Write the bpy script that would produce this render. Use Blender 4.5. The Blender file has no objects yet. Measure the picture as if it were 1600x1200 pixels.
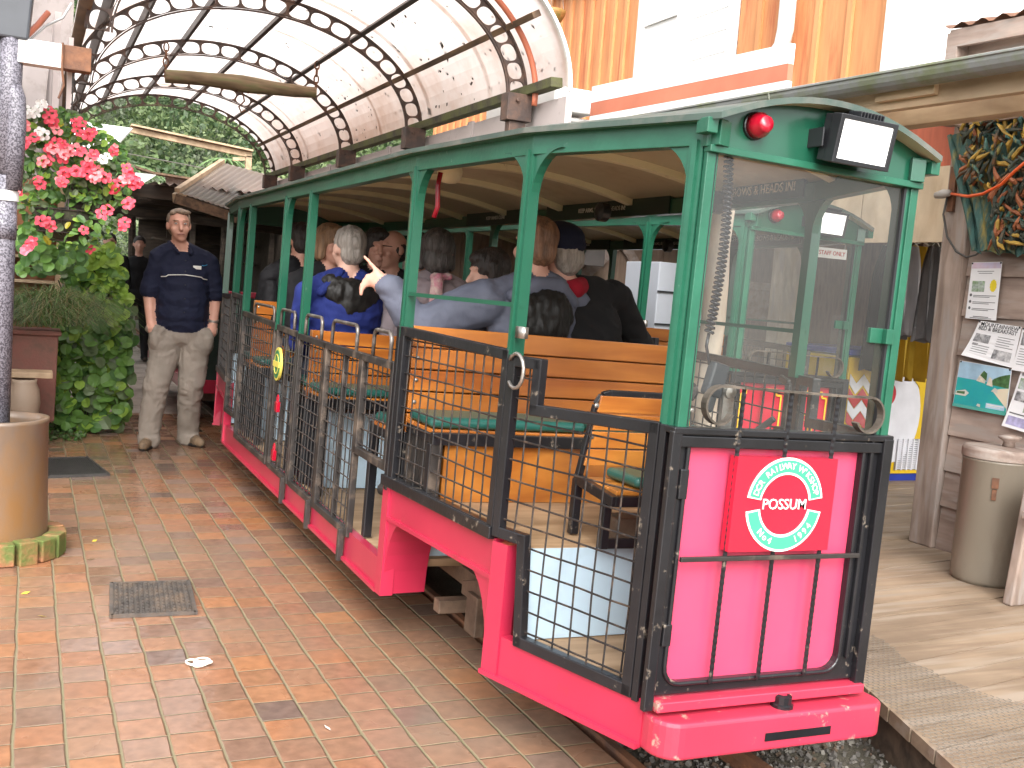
import bpy, bmesh, math, random
import numpy as np
from mathutils import Vector, Matrix, Euler, noise as mnoise
random.seed(7)
rng = np.random.default_rng(11)
PI = math.pi
sc = bpy.context.scene
COL = sc.collection

# ------------------------------------------------------------------ camera
F_PX, YAW, PITCH, ROLL, CAMZ = 1615.5, .4423, .0899, .0749, 1.38
_cy, _sy, _cp, _sp = math.cos(YAW), math.sin(YAW), math.cos(PITCH), math.sin(PITCH)
_fw = Vector((_sy*_cp, _cy*_cp, -_sp)); _r0 = Vector((_cy, -_sy, 0)); _u0 = _r0.cross(_fw)
_r = math.cos(ROLL)*_r0 + math.sin(ROLL)*_u0
_u = -math.sin(ROLL)*_r0 + math.cos(ROLL)*_u0
CP = Vector((0, 0, CAMZ))
cam = bpy.data.cameras.new('camera'); cam_o = bpy.data.objects.new('camera', cam); COL.objects.link(cam_o)
cam.sensor_width = 36; cam.lens = F_PX/1600*36; cam.clip_start = .05; cam.clip_end = 2000
M = Matrix((( _r.x, _u.x, -_fw.x, 0), (_r.y, _u.y, -_fw.y, 0), (_r.z, _u.z, -_fw.z, 0), (0, 0, 0, 1)))
cam_o.matrix_world = Matrix.Translation(CP) @ M
sc.camera = cam_o

def at(px, py, x=None, y=None, z=None):
    """survey helper: the point of a plane x=, y= or z= (metres) seen at a place of the 1600x1200 photograph"""
    d = _fw + _r*((px-800)/F_PX) + _u*((600-py)/F_PX)
    t = ((x-CP.x)/d.x) if x is not None else ((y-CP.y)/d.y) if y is not None else ((z-CP.z)/d.z)
    return CP + d*t

# ------------------------------------------------------------------ materials
def _nodes(name):
    m = bpy.data.materials.new(name); m.use_nodes = True
    nt = m.node_tree; b = nt.nodes['Principled BSDF']
    return m, nt, b
def _lnk(nt, a, b): nt.links.new(a, b)
def s2l(c):
    return tuple((v/12.92 if v <= .04045 else ((v+.055)/1.055)**2.4) for v in c)
def mat(name, col, rough=.5, metal=0., var=.12, scale=6., bump=0., bscale=60., stretch=(1, 1, 1), col2=None, thr=.6, soft=.12, dscale=3., spec=.5, trans=0., rvar=0., detail=6., coat=0.):
    """principled material: base colour with noise variation, optional second colour in patches (wear, dirt), bump"""
    m, nt, b = _nodes(name)
    tc = nt.nodes.new('ShaderNodeTexCoord'); mp = nt.nodes.new('ShaderNodeMapping'); mp.inputs['Scale'].default_value = stretch
    _lnk(nt, tc.outputs['Object'], mp.inputs['Vector'])
    n = nt.nodes.new('ShaderNodeTexNoise'); n.inputs['Scale'].default_value = scale; n.inputs['Detail'].default_value = detail
    _lnk(nt, mp.outputs['Vector'], n.inputs['Vector'])
    cr = nt.nodes.new('ShaderNodeValToRGB'); e = cr.color_ramp.elements
    e[0].position = .25; e[1].position = .75
    e[0].color = (*[max(0, c*(1-var)) for c in col], 1); e[1].color = (*[min(1, c*(1+var)) for c in col], 1)
    _lnk(nt, n.outputs['Fac'], cr.inputs['Fac'])
    out = cr.outputs['Color']
    if col2 is not None:
        n2 = nt.nodes.new('ShaderNodeTexNoise'); n2.inputs['Scale'].default_value = dscale; n2.inputs['Detail'].default_value = 8; n2.inputs['Roughness'].default_value = .65
        _lnk(nt, mp.outputs['Vector'], n2.inputs['Vector'])
        r2 = nt.nodes.new('ShaderNodeValToRGB'); r2.color_ramp.elements[0].position = thr-soft; r2.color_ramp.elements[1].position = thr+soft
        _lnk(nt, n2.outputs['Fac'], r2.inputs['Fac'])
        mx = nt.nodes.new('ShaderNodeMixRGB'); mx.inputs['Color2'].default_value = (*col2, 1)
        _lnk(nt, r2.outputs['Color'], mx.inputs['Fac']); _lnk(nt, out, mx.inputs['Color1']); out = mx.outputs['Color']
    _lnk(nt, out, b.inputs['Base Color'])
    b.inputs['Roughness'].default_value = rough; b.inputs['Metallic'].default_value = metal
    b.inputs['Specular IOR Level'].default_value = spec
    if coat: b.inputs['Coat Weight'].default_value = coat; b.inputs['Coat Roughness'].default_value = .12
    if rvar:
        mr = nt.nodes.new('ShaderNodeMapRange'); mr.inputs['From Min'].default_value = .3; mr.inputs['From Max'].default_value = .7
        mr.inputs['To Min'].default_value = max(.03, rough-rvar); mr.inputs['To Max'].default_value = min(1, rough+rvar)
        _lnk(nt, n.outputs['Fac'], mr.inputs['Value']); _lnk(nt, mr.outputs['Result'], b.inputs['Roughness'])
    if bump:
        nb = nt.nodes.new('ShaderNodeTexNoise'); nb.inputs['Scale'].default_value = bscale; nb.inputs['Detail'].default_value = 5
        _lnk(nt, mp.outputs['Vector'], nb.inputs['Vector'])
        bp = nt.nodes.new('ShaderNodeBump'); bp.inputs['Strength'].default_value = bump; bp.inputs['Distance'].default_value = .01
        _lnk(nt, nb.outputs['Fac'], bp.inputs['Height']); _lnk(nt, bp.outputs['Normal'], b.inputs['Normal'])
    if trans:
        tr = nt.nodes.new('ShaderNodeBsdfTranslucent'); _lnk(nt, out, tr.inputs['Color'])
        mxs = nt.nodes.new('ShaderNodeMixShader'); mxs.inputs['Fac'].default_value = trans
        _lnk(nt, b.outputs['BSDF'], mxs.inputs[1]); _lnk(nt, tr.outputs['BSDF'], mxs.inputs[2])
        _lnk(nt, mxs.outputs['Shader'], nt.nodes['Material Output'].inputs['Surface'])
    return m
def wood(name, col, dark, axis=0, rough=.55, scale=3., ring=18., bump=.15, knots=True, coat=0., grey=None):
    """timber with grain along one object axis"""
    m, nt, b = _nodes(name)
    st = [ring, ring, ring]; st[axis] = scale
    tc = nt.nodes.new('ShaderNodeTexCoord'); mp = nt.nodes.new('ShaderNodeMapping'); mp.inputs['Scale'].default_value = st
    _lnk(nt, tc.outputs['Object'], mp.inputs['Vector'])
    n = nt.nodes.new('ShaderNodeTexNoise'); n.inputs['Scale'].default_value = 1.0; n.inputs['Detail'].default_value = 8; n.inputs['Distortion'].default_value = .6
    _lnk(nt, mp.outputs['Vector'], n.inputs['Vector'])
    cr = nt.nodes.new('ShaderNodeValToRGB'); e = cr.color_ramp.elements
    e[0].position = .32; e[1].position = .66; e[0].color = (*dark, 1); e[1].color = (*col, 1)
    _lnk(nt, n.outputs['Fac'], cr.inputs['Fac']); out = cr.outputs['Color']
    nb = nt.nodes.new('ShaderNodeTexNoise'); nb.inputs['Scale'].default_value = 2.2; nb.inputs['Detail'].default_value = 6
    _lnk(nt, tc.outputs['Object'], nb.inputs['Vector'])
    r2 = nt.nodes.new('ShaderNodeValToRGB'); r2.color_ramp.elements[0].position = .38; r2.color_ramp.elements[1].position = .7
    r2.color_ramp.elements[0].color = (.62, .6, .58, 1); r2.color_ramp.elements[1].color = (1.12, 1.1, 1.08, 1)
    _lnk(nt, nb.outputs['Fac'], r2.inputs['Fac'])
    mx = nt.nodes.new('ShaderNodeMixRGB'); mx.blend_type = 'MULTIPLY'; mx.inputs['Fac'].default_value = .8
    _lnk(nt, out, mx.inputs['Color1']); _lnk(nt, r2.outputs['Color'], mx.inputs['Color2']); out = mx.outputs['Color']
    if grey is not None:
        ng = nt.nodes.new('ShaderNodeTexNoise'); ng.inputs['Scale'].default_value = 1.1; ng.inputs['Detail'].default_value = 7
        _lnk(nt, mp.outputs['Vector'], ng.inputs['Vector'])
        rg = nt.nodes.new('ShaderNodeValToRGB'); rg.color_ramp.elements[0].position = .5; rg.color_ramp.elements[1].position = .64
        _lnk(nt, ng.outputs['Fac'], rg.inputs['Fac'])
        m3 = nt.nodes.new('ShaderNodeMixRGB'); m3.inputs['Color2'].default_value = (*grey, 1)
        _lnk(nt, rg.outputs['Color'], m3.inputs['Fac']); _lnk(nt, out, m3.inputs['Color1']); out = m3.outputs['Color']
    _lnk(nt, out, b.inputs['Base Color']); b.inputs['Roughness'].default_value = rough
    if coat: b.inputs['Coat Weight'].default_value = coat; b.inputs['Coat Roughness'].default_value = .15
    bp = nt.nodes.new('ShaderNodeBump'); bp.inputs['Strength'].default_value = bump; bp.inputs['Distance'].default_value = .008
    _lnk(nt, n.outputs['Fac'], bp.inputs['Height']); _lnk(nt, bp.outputs['Normal'], b.inputs['Normal'])
    return m
def glass(name, tint=(.95, .97, .96), gloss=1.0, haze=.035):
    m = bpy.data.materials.new(name); m.use_nodes = True; nt = m.node_tree; nt.nodes.clear()
    o = nt.nodes.new('ShaderNodeOutputMaterial'); t = nt.nodes.new('ShaderNodeBsdfTransparent'); t.inputs['Color'].default_value = (*tint, 1)
    g = nt.nodes.new('ShaderNodeBsdfGlossy'); g.inputs['Roughness'].default_value = .03; g.inputs['Color'].default_value = (gloss, gloss, gloss, 1)
    fr = nt.nodes.new('ShaderNodeFresnel'); fr.inputs['IOR'].default_value = 1.5
    mx = nt.nodes.new('ShaderNodeMixShader'); _lnk(nt, fr.outputs['Fac'], mx.inputs['Fac']); _lnk(nt, t.outputs['BSDF'], mx.inputs[1]); _lnk(nt, g.outputs['BSDF'], mx.inputs[2])
    df = nt.nodes.new('ShaderNodeBsdfDiffuse'); df.inputs['Color'].default_value = (.8, .8, .78, 1); tl2 = nt.nodes.new('ShaderNodeTexNoise'); tl2.inputs['Scale'].default_value = 3; rp = nt.nodes.new('ShaderNodeMapRange'); rp.inputs['To Min'].default_value = haze*.5; rp.inputs['To Max'].default_value = haze*1.5  # thin white diffuse veil paints the reflection haze on the glass
    _lnk(nt, tl2.outputs['Fac'], rp.inputs['Value']); m2 = nt.nodes.new('ShaderNodeMixShader'); _lnk(nt, rp.outputs['Result'], m2.inputs['Fac']); _lnk(nt, mx.outputs['Shader'], m2.inputs[1]); _lnk(nt, df.outputs['BSDF'], m2.inputs[2])
    _lnk(nt, m2.outputs['Shader'], o.inputs['Surface']); return m

# ------------------------------------------------------------------ mesh builder
class MB:
    def __init__(s, T=None): s.v = []; s.f = []; s.mi = []; s.T = T; s.k = 0; s.sm = []; s.smooth = False
    def add(s, vs, fs):
        o = len(s.v)
        for p in vs:
            p = Vector(p); s.v.append(s.T @ p if s.T is not None else p)
        for f in fs: s.f.append([o+i for i in f]); s.mi.append(s.k); s.sm.append(s.smooth)
        return s
    def bx(s, x0, x1, y0, y1, z0, z1):
        return s.add([(x0, y0, z0), (x1, y0, z0), (x1, y1, z0), (x0, y1, z0), (x0, y0, z1), (x1, y0, z1), (x1, y1, z1), (x0, y1, z1)],
                     [(0, 3, 2, 1), (4, 5, 6, 7), (0, 1, 5, 4), (1, 2, 6, 5), (2, 3, 7, 6), (3, 0, 4, 7)])
    def box(s, c, size, R=None):
        c = Vector(c); h = [a/2 for a in size]; R = R or Matrix.Identity(3); vs = []
        for z in (-1, 1):
            for x, y in ((-1, -1), (1, -1), (1, 1), (-1, 1)): vs.append(c + R @ Vector((x*h[0], y*h[1], z*h[2])))
        return s.add(vs, [(0, 3, 2, 1), (4, 5, 6, 7), (0, 1, 5, 4), (1, 2, 6, 5), (2, 3, 7, 6), (3, 0, 4, 7)])
    def bar(s, p, q, w, h=None, up=(0, 0, 1)):
        """rectangular bar p->q; w across, h along up"""
        h = w if h is None else h; p, q = Vector(p), Vector(q); d = (q-p).normalized(); up = Vector(up)
        if abs(d.dot(up)) > .97: up = Vector((0, 1, 0)) if abs(d.y) < .9 else Vector((1, 0, 0))
        a = d.cross(up).normalized(); b = a.cross(d)
        vs = [c + a*(i*w/2) + b*(j*h/2) for c in (p, q) for i, j in ((-1, -1), (1, -1), (1, 1), (-1, 1))]
        return s.add(vs, [(0, 1, 2, 3), (7, 6, 5, 4), (0, 4, 5, 1), (1, 5, 6, 2), (2, 6, 7, 3), (3, 7, 4, 0)])
    def tube(s, pts, r, n=6, cap=True, closed=False):
        pts = [Vector(p) for p in pts]; N = len(pts); rs = r if isinstance(r, (list, tuple)) else [r]*N
        vs = []; prev = None
        for i, p in enumerate(pts):
            a = pts[(i-1) % N] if (i or closed) else p; b = pts[(i+1) % N] if (i < N-1 or closed) else p
            d = (b-a).normalized()
            if prev is None: prev = Vector((0, 0, 1)) if abs(d.z) < .9 else Vector((1, 0, 0))
            x = (prev - d*prev.dot(d)).normalized(); prev = x; y = d.cross(x)
            for k in range(n): vs.append(p + (x*math.cos(2*PI*k/n) + y*math.sin(2*PI*k/n))*rs[i])
        fs = []
        for i in range(N if closed else N-1):
            j = (i+1) % N
            for k in range(n): fs.append((i*n+k, i*n+(k+1) % n, j*n+(k+1) % n, j*n+k))
        if cap and not closed: fs += [tuple(range(n-1, -1, -1)), tuple((N-1)*n+k for k in range(n))]
        return s.add(vs, fs)
    def prism(s, poly, d):
        """polygon (3d points, planar) extruded by vector d"""
        n = len(poly); d = Vector(d); poly = [Vector(p) for p in poly]
        fs = [tuple(range(n-1, -1, -1)), tuple(range(n, 2*n))] + [(i, (i+1) % n, n+(i+1) % n, n+i) for i in range(n)]
        return s.add(poly+[p+d for p in poly], fs)
    def ring(s, outer, inner, d):
        """plate with one hole: two point loops of the same length, extruded by d"""
        n = len(outer); d = Vector(d); O = [Vector(p) for p in outer]; I = [Vector(p) for p in inner]
        fs = []
        for i in range(n):
            j = (i+1) % n
            fs += [(i, n+i, n+j, j), (2*n+i, 2*n+j, 3*n+j, 3*n+i), (i, j, 2*n+j, 2*n+i), (n+i, 3*n+i, 3*n+j, n+j)]
        return s.add(O+I+[p+d for p in O]+[p+d for p in I], fs)
    def lathe(s, prof, c, n=24, R=None, cap=True):
        c = Vector(c); R = R or Matrix.Identity(3); vs = [c + R @ Vector((r*math.cos(2*PI*k/n), r*math.sin(2*PI*k/n), z)) for r, z in prof for k in range(n)]
        m = len(prof); fs = [(i*n+k, i*n+(k+1) % n, (i+1)*n+(k+1) % n, (i+1)*n+k) for i in range(m-1) for k in range(n)]
        if cap: fs += [tuple(range(n-1, -1, -1)), tuple((m-1)*n+k for k in range(n))]
        return s.add(vs, fs)
    def ball(s, c, r, nu=14, nv=8, R=None):
        r = r if isinstance(r, (tuple, list)) else (r, r, r); c = Vector(c); R = R or Matrix.Identity(3); vs = [c + R @ Vector((0, 0, -r[2]))]
        for j in range(1, nv):
            t = -PI/2 + PI*j/nv
            for k in range(nu): vs.append(c + R @ Vector((r[0]*math.cos(t)*math.cos(2*PI*k/nu), r[1]*math.cos(t)*math.sin(2*PI*k/nu), r[2]*math.sin(t))))
        vs.append(c + R @ Vector((0, 0, r[2]))); fs = [(0, 1+(k+1) % nu, 1+k) for k in range(nu)]
        for j in range(nv-2): fs += [(1+j*nu+k, 1+j*nu+(k+1) % nu, 1+(j+1)*nu+(k+1) % nu, 1+(j+1)*nu+k) for k in range(nu)]
        L = len(vs)-1; fs += [(L, 1+(nv-2)*nu+k, 1+(nv-2)*nu+(k+1) % nu) for k in range(nu)]
        return s.add(vs, fs)
    def quad(s, a, b, c, d): return s.add([a, b, c, d], [(0, 1, 2, 3)])
    def text(s, txt, o, ax, ay, size, depth=.002, align='CENTER'):
        """raised lettering: o origin, ax reading direction, ay up"""
        vs, fs = glyphs(txt, align); ax = Vector(ax).normalized(); ay = Vector(ay).normalized(); n = ax.cross(ay); o = Vector(o)
        return s.add([o + ax*(p[0]*size) + ay*(p[1]*size) + n*(depth if p[2] > 0 else 0) for p in vs], fs)
    def build(s, name, mats, parent=None, bevel=0, origin=None, seg=2):
        me = bpy.data.meshes.new(name); mats = mats if isinstance(mats, (list, tuple)) else [mats]
        if parent is not None: L = WL[parent.name]
        elif origin is not None: L = Vector(origin)
        else:
            xs = [p.x for p in s.v]; ys = [p.y for p in s.v]; zs = [p.z for p in s.v]
            L = Vector(((min(xs)+max(xs))/2, (min(ys)+max(ys))/2, min(zs)))
        me.from_pydata([p-L for p in s.v], [], s.f); me.polygons.foreach_set('material_index', s.mi)
        me.polygons.foreach_set('use_smooth', s.sm)
        for m in mats: me.materials.append(m)
        me.update()
        o = bpy.data.objects.new(name, me); COL.objects.link(o); WL[o.name] = L
        if parent is not None: o.parent = parent
        else: o.location = L
        if bevel:
            bv = o.modifiers.new('edge', 'BEVEL'); bv.width = bevel; bv.segments = seg; bv.limit_method = 'ANGLE'; bv.angle_limit = .7
        return o
WL = {}
_gl = {}
def glyphs(txt, align):
    if (txt, align) in _gl: return _gl[(txt, align)]
    c = bpy.data.curves.new('lettering', 'FONT'); c.body = txt; c.size = 1; c.extrude = .5; c.offset = .004; c.align_x = align; c.align_y = 'CENTER'; c.resolution_u = 3
    o = bpy.data.objects.new('lettering', c); COL.objects.link(o)
    dg = bpy.context.evaluated_depsgraph_get(); me = bpy.data.meshes.new_from_object(o.evaluated_get(dg))
    vs = [tuple(v.co) for v in me.vertices]; fs = [tuple(p.vertices) for p in me.polygons]
    bpy.data.objects.remove(o); bpy.data.curves.remove(c); bpy.data.meshes.remove(me)
    _gl[(txt, align)] = (vs, fs); return vs, fs
def tag(o, label=None, cat=None, group=None, kind=None):
    if label: o['label'] = label
    if cat: o['category'] = cat
    if group: o['group'] = group
    if kind: o['kind'] = kind
    return o
def thing(name, label, cat, loc, group=None):
    o = bpy.data.objects.new(name, None); COL.objects.link(o); o.location = loc; o.empty_display_size = .1
    WL[o.name] = Vector(loc); return tag(o, label, cat, group)
def dup(o, parent=None):
    c = o.copy(); COL.objects.link(c); WL[c.name] = WL[o.name].copy()
    if parent is not None: c.parent = parent
    for ch in list(o.children): dup(ch, c)
    return c
def rotz(a): return Matrix.Rotation(a, 3, 'Z')
def smooth_all(mb): mb.sm = [True]*len(mb.f); return mb
# ------------------------------------------------------------------ light
w = bpy.data.worlds.new('World'); sc.world = w; w.use_nodes = True
nt = w.node_tree; bg = nt.nodes['Background']
sky = nt.nodes.new('ShaderNodeTexSky'); sky.sky_type = 'NISHITA'; sky.sun_disc = False
SUN_EL, SUN_AZ = math.radians(42), math.radians(200)      # direction towards the sun, azimuth from +Y clockwise
sky.sun_elevation = SUN_EL; sky.sun_rotation = SUN_AZ; sky.air_density = 1.0; sky.dust_density = 4.0; sky.ozone_density = 1.0
hs = nt.nodes.new('ShaderNodeHueSaturation'); hs.inputs['Saturation'].default_value = .16; hs.inputs['Value'].default_value = 1.25   # thin cloud: a white sky
nt.links.new(sky.outputs['Color'], hs.inputs['Color']); nt.links.new(hs.outputs['Color'], bg.inputs['Color']); bg.inputs['Strength'].default_value = .15
sun = bpy.data.lights.new('sun', 'SUN'); sun.energy = 1.0; sun.angle = math.radians(60); sun.color = (1, .95, .88)
so = bpy.data.objects.new('sun', sun); COL.objects.link(so)
sd = Vector((math.sin(SUN_AZ)*math.cos(SUN_EL), math.cos(SUN_AZ)*math.cos(SUN_EL), math.sin(SUN_EL)))
so.rotation_euler = sd.to_track_quat('Z', 'Y').to_euler(); so.location = (0, 0, 12)
sc.view_settings.view_transform = 'Standard'; sc.view_settings.look = 'None'; sc.view_settings.gamma = 1; sc.view_settings.exposure = 1.35
sc.cycles.max_bounces = 8; sc.cycles.transparent_max_bounces = 16; sc.cycles.use_denoising = True
sc.cycles.sample_clamp_indirect = 6; sc.cycles.caustics_reflective = False; sc.cycles.caustics_refractive = False

# ------------------------------------------------------------------ shared materials
m_green = mat('green_paint', (.011, .088, .050), .28, var=.12, scale=5, col2=(.10, .17, .13), thr=.72, soft=.03, dscale=14, bump=.04, bscale=30, coat=.3)
m_greenworn = mat('worn_green_paint', (.018, .112, .066), .3, var=.2, scale=9, col2=(.30, .36, .31), thr=.70, soft=.04, dscale=22, bump=.08)
m_roof = mat('roof_sheet', (.055, .085, .07), .45, var=.2, col2=(.16, .15, .13), thr=.6, dscale=5)
m_khaki = mat('khaki_ceiling', (.58, .53, .39), .4, var=.08, scale=3, col2=(.42, .37, .25), thr=.62, soft=.1, dscale=3)
m_cream = mat('cream_rib_paint', (.86, .83, .60), .4, var=.06, col2=(.3, .25, .13), thr=.7, soft=.04, dscale=16)
m_red = mat('red_paint', (.44, .022, .060), .30, var=.12, scale=3, col2=(.34, .026, .045), thr=.66, soft=.05, dscale=7, coat=.35, bump=.03, bscale=12)
m_redworn = mat('scuffed_red_paint', (.48, .036, .072), .33, var=.12, scale=4, col2=(.46, .26, .21), thr=.635, soft=.03, dscale=16, coat=.2, bump=.06, bscale=25)
m_reddark = mat('deep_red_paint', (.46, .012, .035), .3, var=.07, scale=4, coat=.35)
m_black = mat('black_enamel', (.012, .012, .014), .28, var=.3, scale=8, col2=(.20, .165, .13), thr=.66, soft=.04, dscale=20, bump=.12, bscale=35)
m_blackdust = mat('dusty_black_steel', (.030, .026, .024), .42, var=.35, scale=9, col2=(.16, .12, .09), thr=.62, soft=.1, dscale=9, bump=.1)
m_wire = mat('black_wire', (.018, .016, .016), .35, var=.3, scale=30, col2=(.12, .08, .055), thr=.62, dscale=30)
m_slat = wood('varnished_pine', (.56, .195, .032), (.34, .088, .013), axis=0, rough=.3, scale=1.0, ring=14, bump=.05, coat=.5)
m_pine = wood('orange_varnished_board', (.62, .25, .045), (.38, .115, .018), axis=0, rough=.3, scale=2.5, ring=11, bump=.05, coat=.4)
m_floor = wood('worn_floor_board', (.52, .36, .22), (.30, .19, .10), axis=0, rough=.6, scale=1.5, ring=14)
m_blue = mat('pale_blue_panel', (.44, .58, .68), .45, var=.06, scale=3, col2=(.33, .42, .48), thr=.62, dscale=3)
m_cush = mat('green_vinyl_cushion', (.018, .105, .085), .34, var=.12, bump=.05, bscale=20)
m_brown = mat('brown_bogie_steel', (.16, .105, .07), .6, var=.25, col2=(.07, .045, .03), thr=.55, dscale=8, bump=.2)
m_white = mat('white_lettering', (.75, .74, .70), .5, var=.05)
m_cream2 = mat('cream_lettering', (.80, .80, .62), .45, var=.05)
m_mint = mat('mint_green_enamel', (.055, .48, .22), .35, var=.06)
m_signboard = mat('dark_green_board', (.012, .03, .022), .4, var=.2)
m_glass = glass('clear_glass')
m_lens_red = mat('red_lamp_lens', (.36, .004, .02), .25, var=.1, coat=.3)
m_steel = mat('bare_steel', (.42, .40, .37), .35, metal=.85, var=.2, col2=(.2, .13, .09), thr=.62, dscale=10)
m_rust = mat('rusty_steel', (.20, .085, .04), .75, var=.35, col2=(.09, .045, .03), thr=.52, dscale=8, bump=.3)
m_darksteel = mat('dark_rusty_steel', (.055, .036, .030), .6, var=.3, col2=(.14, .075, .05), thr=.56, dscale=10, bump=.2)
m_rubber = mat('black_plastic', (.016, .017, .02), .4, var=.15)
m_steelworn = mat('worn_handrail', (.10, .085, .075), .32, metal=.4, var=.3, col2=(.32, .29, .26), thr=.6, dscale=18)
m_cord = mat('coiled_cord_plastic', (.028, .026, .032), .25, var=.1, coat=.2)
# ------------------------------------------------------------------ ground
def paver_mat():
    """brick pavers in columns along Y: own colour per brick, mossy joints, patches of wet"""
    m, nt, b = _nodes('brick_pavers'); N = nt.nodes.new
    def mth(op, a, bb=None, c=None):
        n = N('ShaderNodeMath'); n.operation = op
        for i, v in enumerate((a, bb, c)):
            if v is None: continue
            if isinstance(v, (int, float)): n.inputs[i].default_value = v
            else: _lnk(nt, v, n.inputs[i])
        return n.outputs[0]
    tc = N('ShaderNodeTexCoord'); nz = N('ShaderNodeTexNoise'); nz.inputs['Scale'].default_value = 5; nz.inputs['Detail'].default_value = 3
    _lnk(nt, tc.outputs['Object'], nz.inputs['Vector'])
    sx = N('ShaderNodeSeparateXYZ'); _lnk(nt, tc.outputs['Object'], sx.inputs[0])
    sn = N('ShaderNodeSeparateXYZ'); _lnk(nt, nz.outputs['Color'], sn.inputs[0])
    x = mth('ADD', sx.outputs[0], mth('MULTIPLY', mth('SUBTRACT', sn.outputs[0], .5), .014)); y = mth('ADD', sx.outputs[1], mth('MULTIPLY', mth('SUBTRACT', sn.outputs[1], .5), .016))
    BW, BL = .138, .142
    cx = mth('DIVIDE', x, BW); ci = mth('FLOOR', cx); cf = mth('FRACT', cx)
    wn0 = N('ShaderNodeTexWhiteNoise'); wn0.noise_dimensions = '1D'; _lnk(nt, ci, wn0.inputs['W'])
    ry = mth('ADD', mth('DIVIDE', y, BL), mth('MULTIPLY', wn0.outputs['Value'], .55)); ri = mth('FLOOR', ry); rf = mth('FRACT', ry)
    cv = N('ShaderNodeCombineXYZ'); _lnk(nt, ci, cv.inputs[0]); _lnk(nt, ri, cv.inputs[1])
    wn = N('ShaderNodeTexWhiteNoise'); wn.noise_dimensions = '2D'; _lnk(nt, cv.outputs[0], wn.inputs['Vector'])
    cr = N('ShaderNodeValToRGB'); cr.color_ramp.interpolation = 'LINEAR'; e = cr.color_ramp.elements
    stops = [(0, (.17, .115, .095)), (.02, (.22, .135, .10)), (.15, (.25, .142, .095)), (.32, (.285, .15, .092)), (.5, (.31, .15, .08)), (.66, (.29, .165, .105)), (.8, (.31, .142, .078)), (.93, (.36, .165, .075)), (1, (.23, .155, .125))]
    e[0].position, e[0].color = stops[0][0], (*stops[0][1], 1); e[1].position, e[1].color = stops[-1][0], (*stops[-1][1], 1)
    for p, c in stops[1:-1]: q = e.new(p); q.color = (*c, 1)
    _lnk(nt, wn.outputs['Value'], cr.inputs['Fac'])
    n2 = N('ShaderNodeTexNoise'); n2.inputs['Scale'].default_value = 26; n2.inputs['Detail'].default_value = 8; _lnk(nt, tc.outputs['Object'], n2.inputs['Vector'])
    r2 = N('ShaderNodeValToRGB'); r2.color_ramp.elements[0].position = .3; r2.color_ramp.elements[1].position = .75; r2.color_ramp.elements[0].color = (.68, .66, .64, 1); r2.color_ramp.elements[1].color = (1.15, 1.13, 1.1, 1)
    _lnk(nt, n2.outputs['Fac'], r2.inputs['Fac'])
    mx = N('ShaderNodeMixRGB'); mx.blend_type = 'MULTIPLY'; mx.inputs['Fac'].default_value = .85; _lnk(nt, cr.outputs['Color'], mx.inputs['Color1']); _lnk(nt, r2.outputs['Color'], mx.inputs['Color2'])
    n3 = N('ShaderNodeTexNoise'); n3.inputs['Scale'].default_value = 1.1; n3.inputs['Detail'].default_value = 5; _lnk(nt, tc.outputs['Object'], n3.inputs['Vector'])
    r3 = N('ShaderNodeValToRGB'); r3.color_ramp.elements[0].position = .46; r3.color_ramp.elements[1].position = .72
    _lnk(nt, n3.outputs['Fac'], r3.inputs['Fac'])
    mg = N('ShaderNodeMixRGB'); mg.inputs['Color2'].default_value = (.20, .165, .13, 1); _lnk(nt, mth('MULTIPLY', r3.outputs['Color'], .62), mg.inputs['Fac']); _lnk(nt, mx.outputs['Color'], mg.inputs['Color1'])
    n4b = N('ShaderNodeTexNoise'); n4b.inputs['Scale'].default_value = 9; n4b.inputs['Detail'].default_value = 4; _lnk(nt, tc.outputs['Object'], n4b.inputs['Vector'])
    # joints
    dx = mth('MULTIPLY', mth('MINIMUM', cf, mth('SUBTRACT', 1, cf)), BW); dy = mth('MULTIPLY', mth('MINIMUM', rf, mth('SUBTRACT', 1, rf)), BL)
    jw = mth('ADD', .0014, mth('MULTIPLY', n4b.outputs['Fac'], .0062))
    jx = N('ShaderNodeMapRange'); jx.interpolation_type = 'SMOOTHSTEP'; _lnk(nt, dx, jx.inputs['Value']); jx.inputs['From Min'].default_value = .001; _lnk(nt, mth('MULTIPLY', jw, 1.6), jx.inputs['From Max'])
    jy = N('ShaderNodeMapRange'); jy.interpolation_type = 'SMOOTHSTEP'; _lnk(nt, dy, jy.inputs['Value']); jy.inputs['From Min'].default_value = .0003; _lnk(nt, mth('MULTIPLY', jw, 1.0), jy.inputs['From Max'])
    jm = mth('MINIMUM', jx.outputs['Result'], jy.outputs['Result'])
    ms = N('ShaderNodeMixRGB'); ms.inputs['Color1'].default_value = (.24, .185, .125, 1); ms.inputs['Color2'].default_value = (.15, .155, .07, 1); _lnk(nt, n3.outputs['Fac'], ms.inputs['Fac'])
    mj = N('ShaderNodeMixRGB'); _lnk(nt, jm, mj.inputs['Fac']); _lnk(nt, ms.outputs['Color'], mj.inputs['Color1']); _lnk(nt, mg.outputs['Color'], mj.inputs['Color2'])
    _lnk(nt, mj.outputs['Color'], b.inputs['Base Color'])
    # wet: low roughness in patches and per brick
    rr = N('ShaderNodeMapRange'); rr.inputs['From Min'].default_value = .35; rr.inputs['From Max'].default_value = .65; rr.inputs['To Min'].default_value = .07; rr.inputs['To Max'].default_value = .38
    n4 = N('ShaderNodeTexNoise'); n4.inputs['Scale'].default_value = 2.3; n4.inputs['Detail'].default_value = 4; _lnk(nt, tc.outputs['Object'], n4.inputs['Vector'])
    _lnk(nt, mth('ADD', mth('MULTIPLY', n4.outputs['Fac'], .7), mth('MULTIPLY', wn.outputs['Value'], .3)), rr.inputs['Value'])
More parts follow.
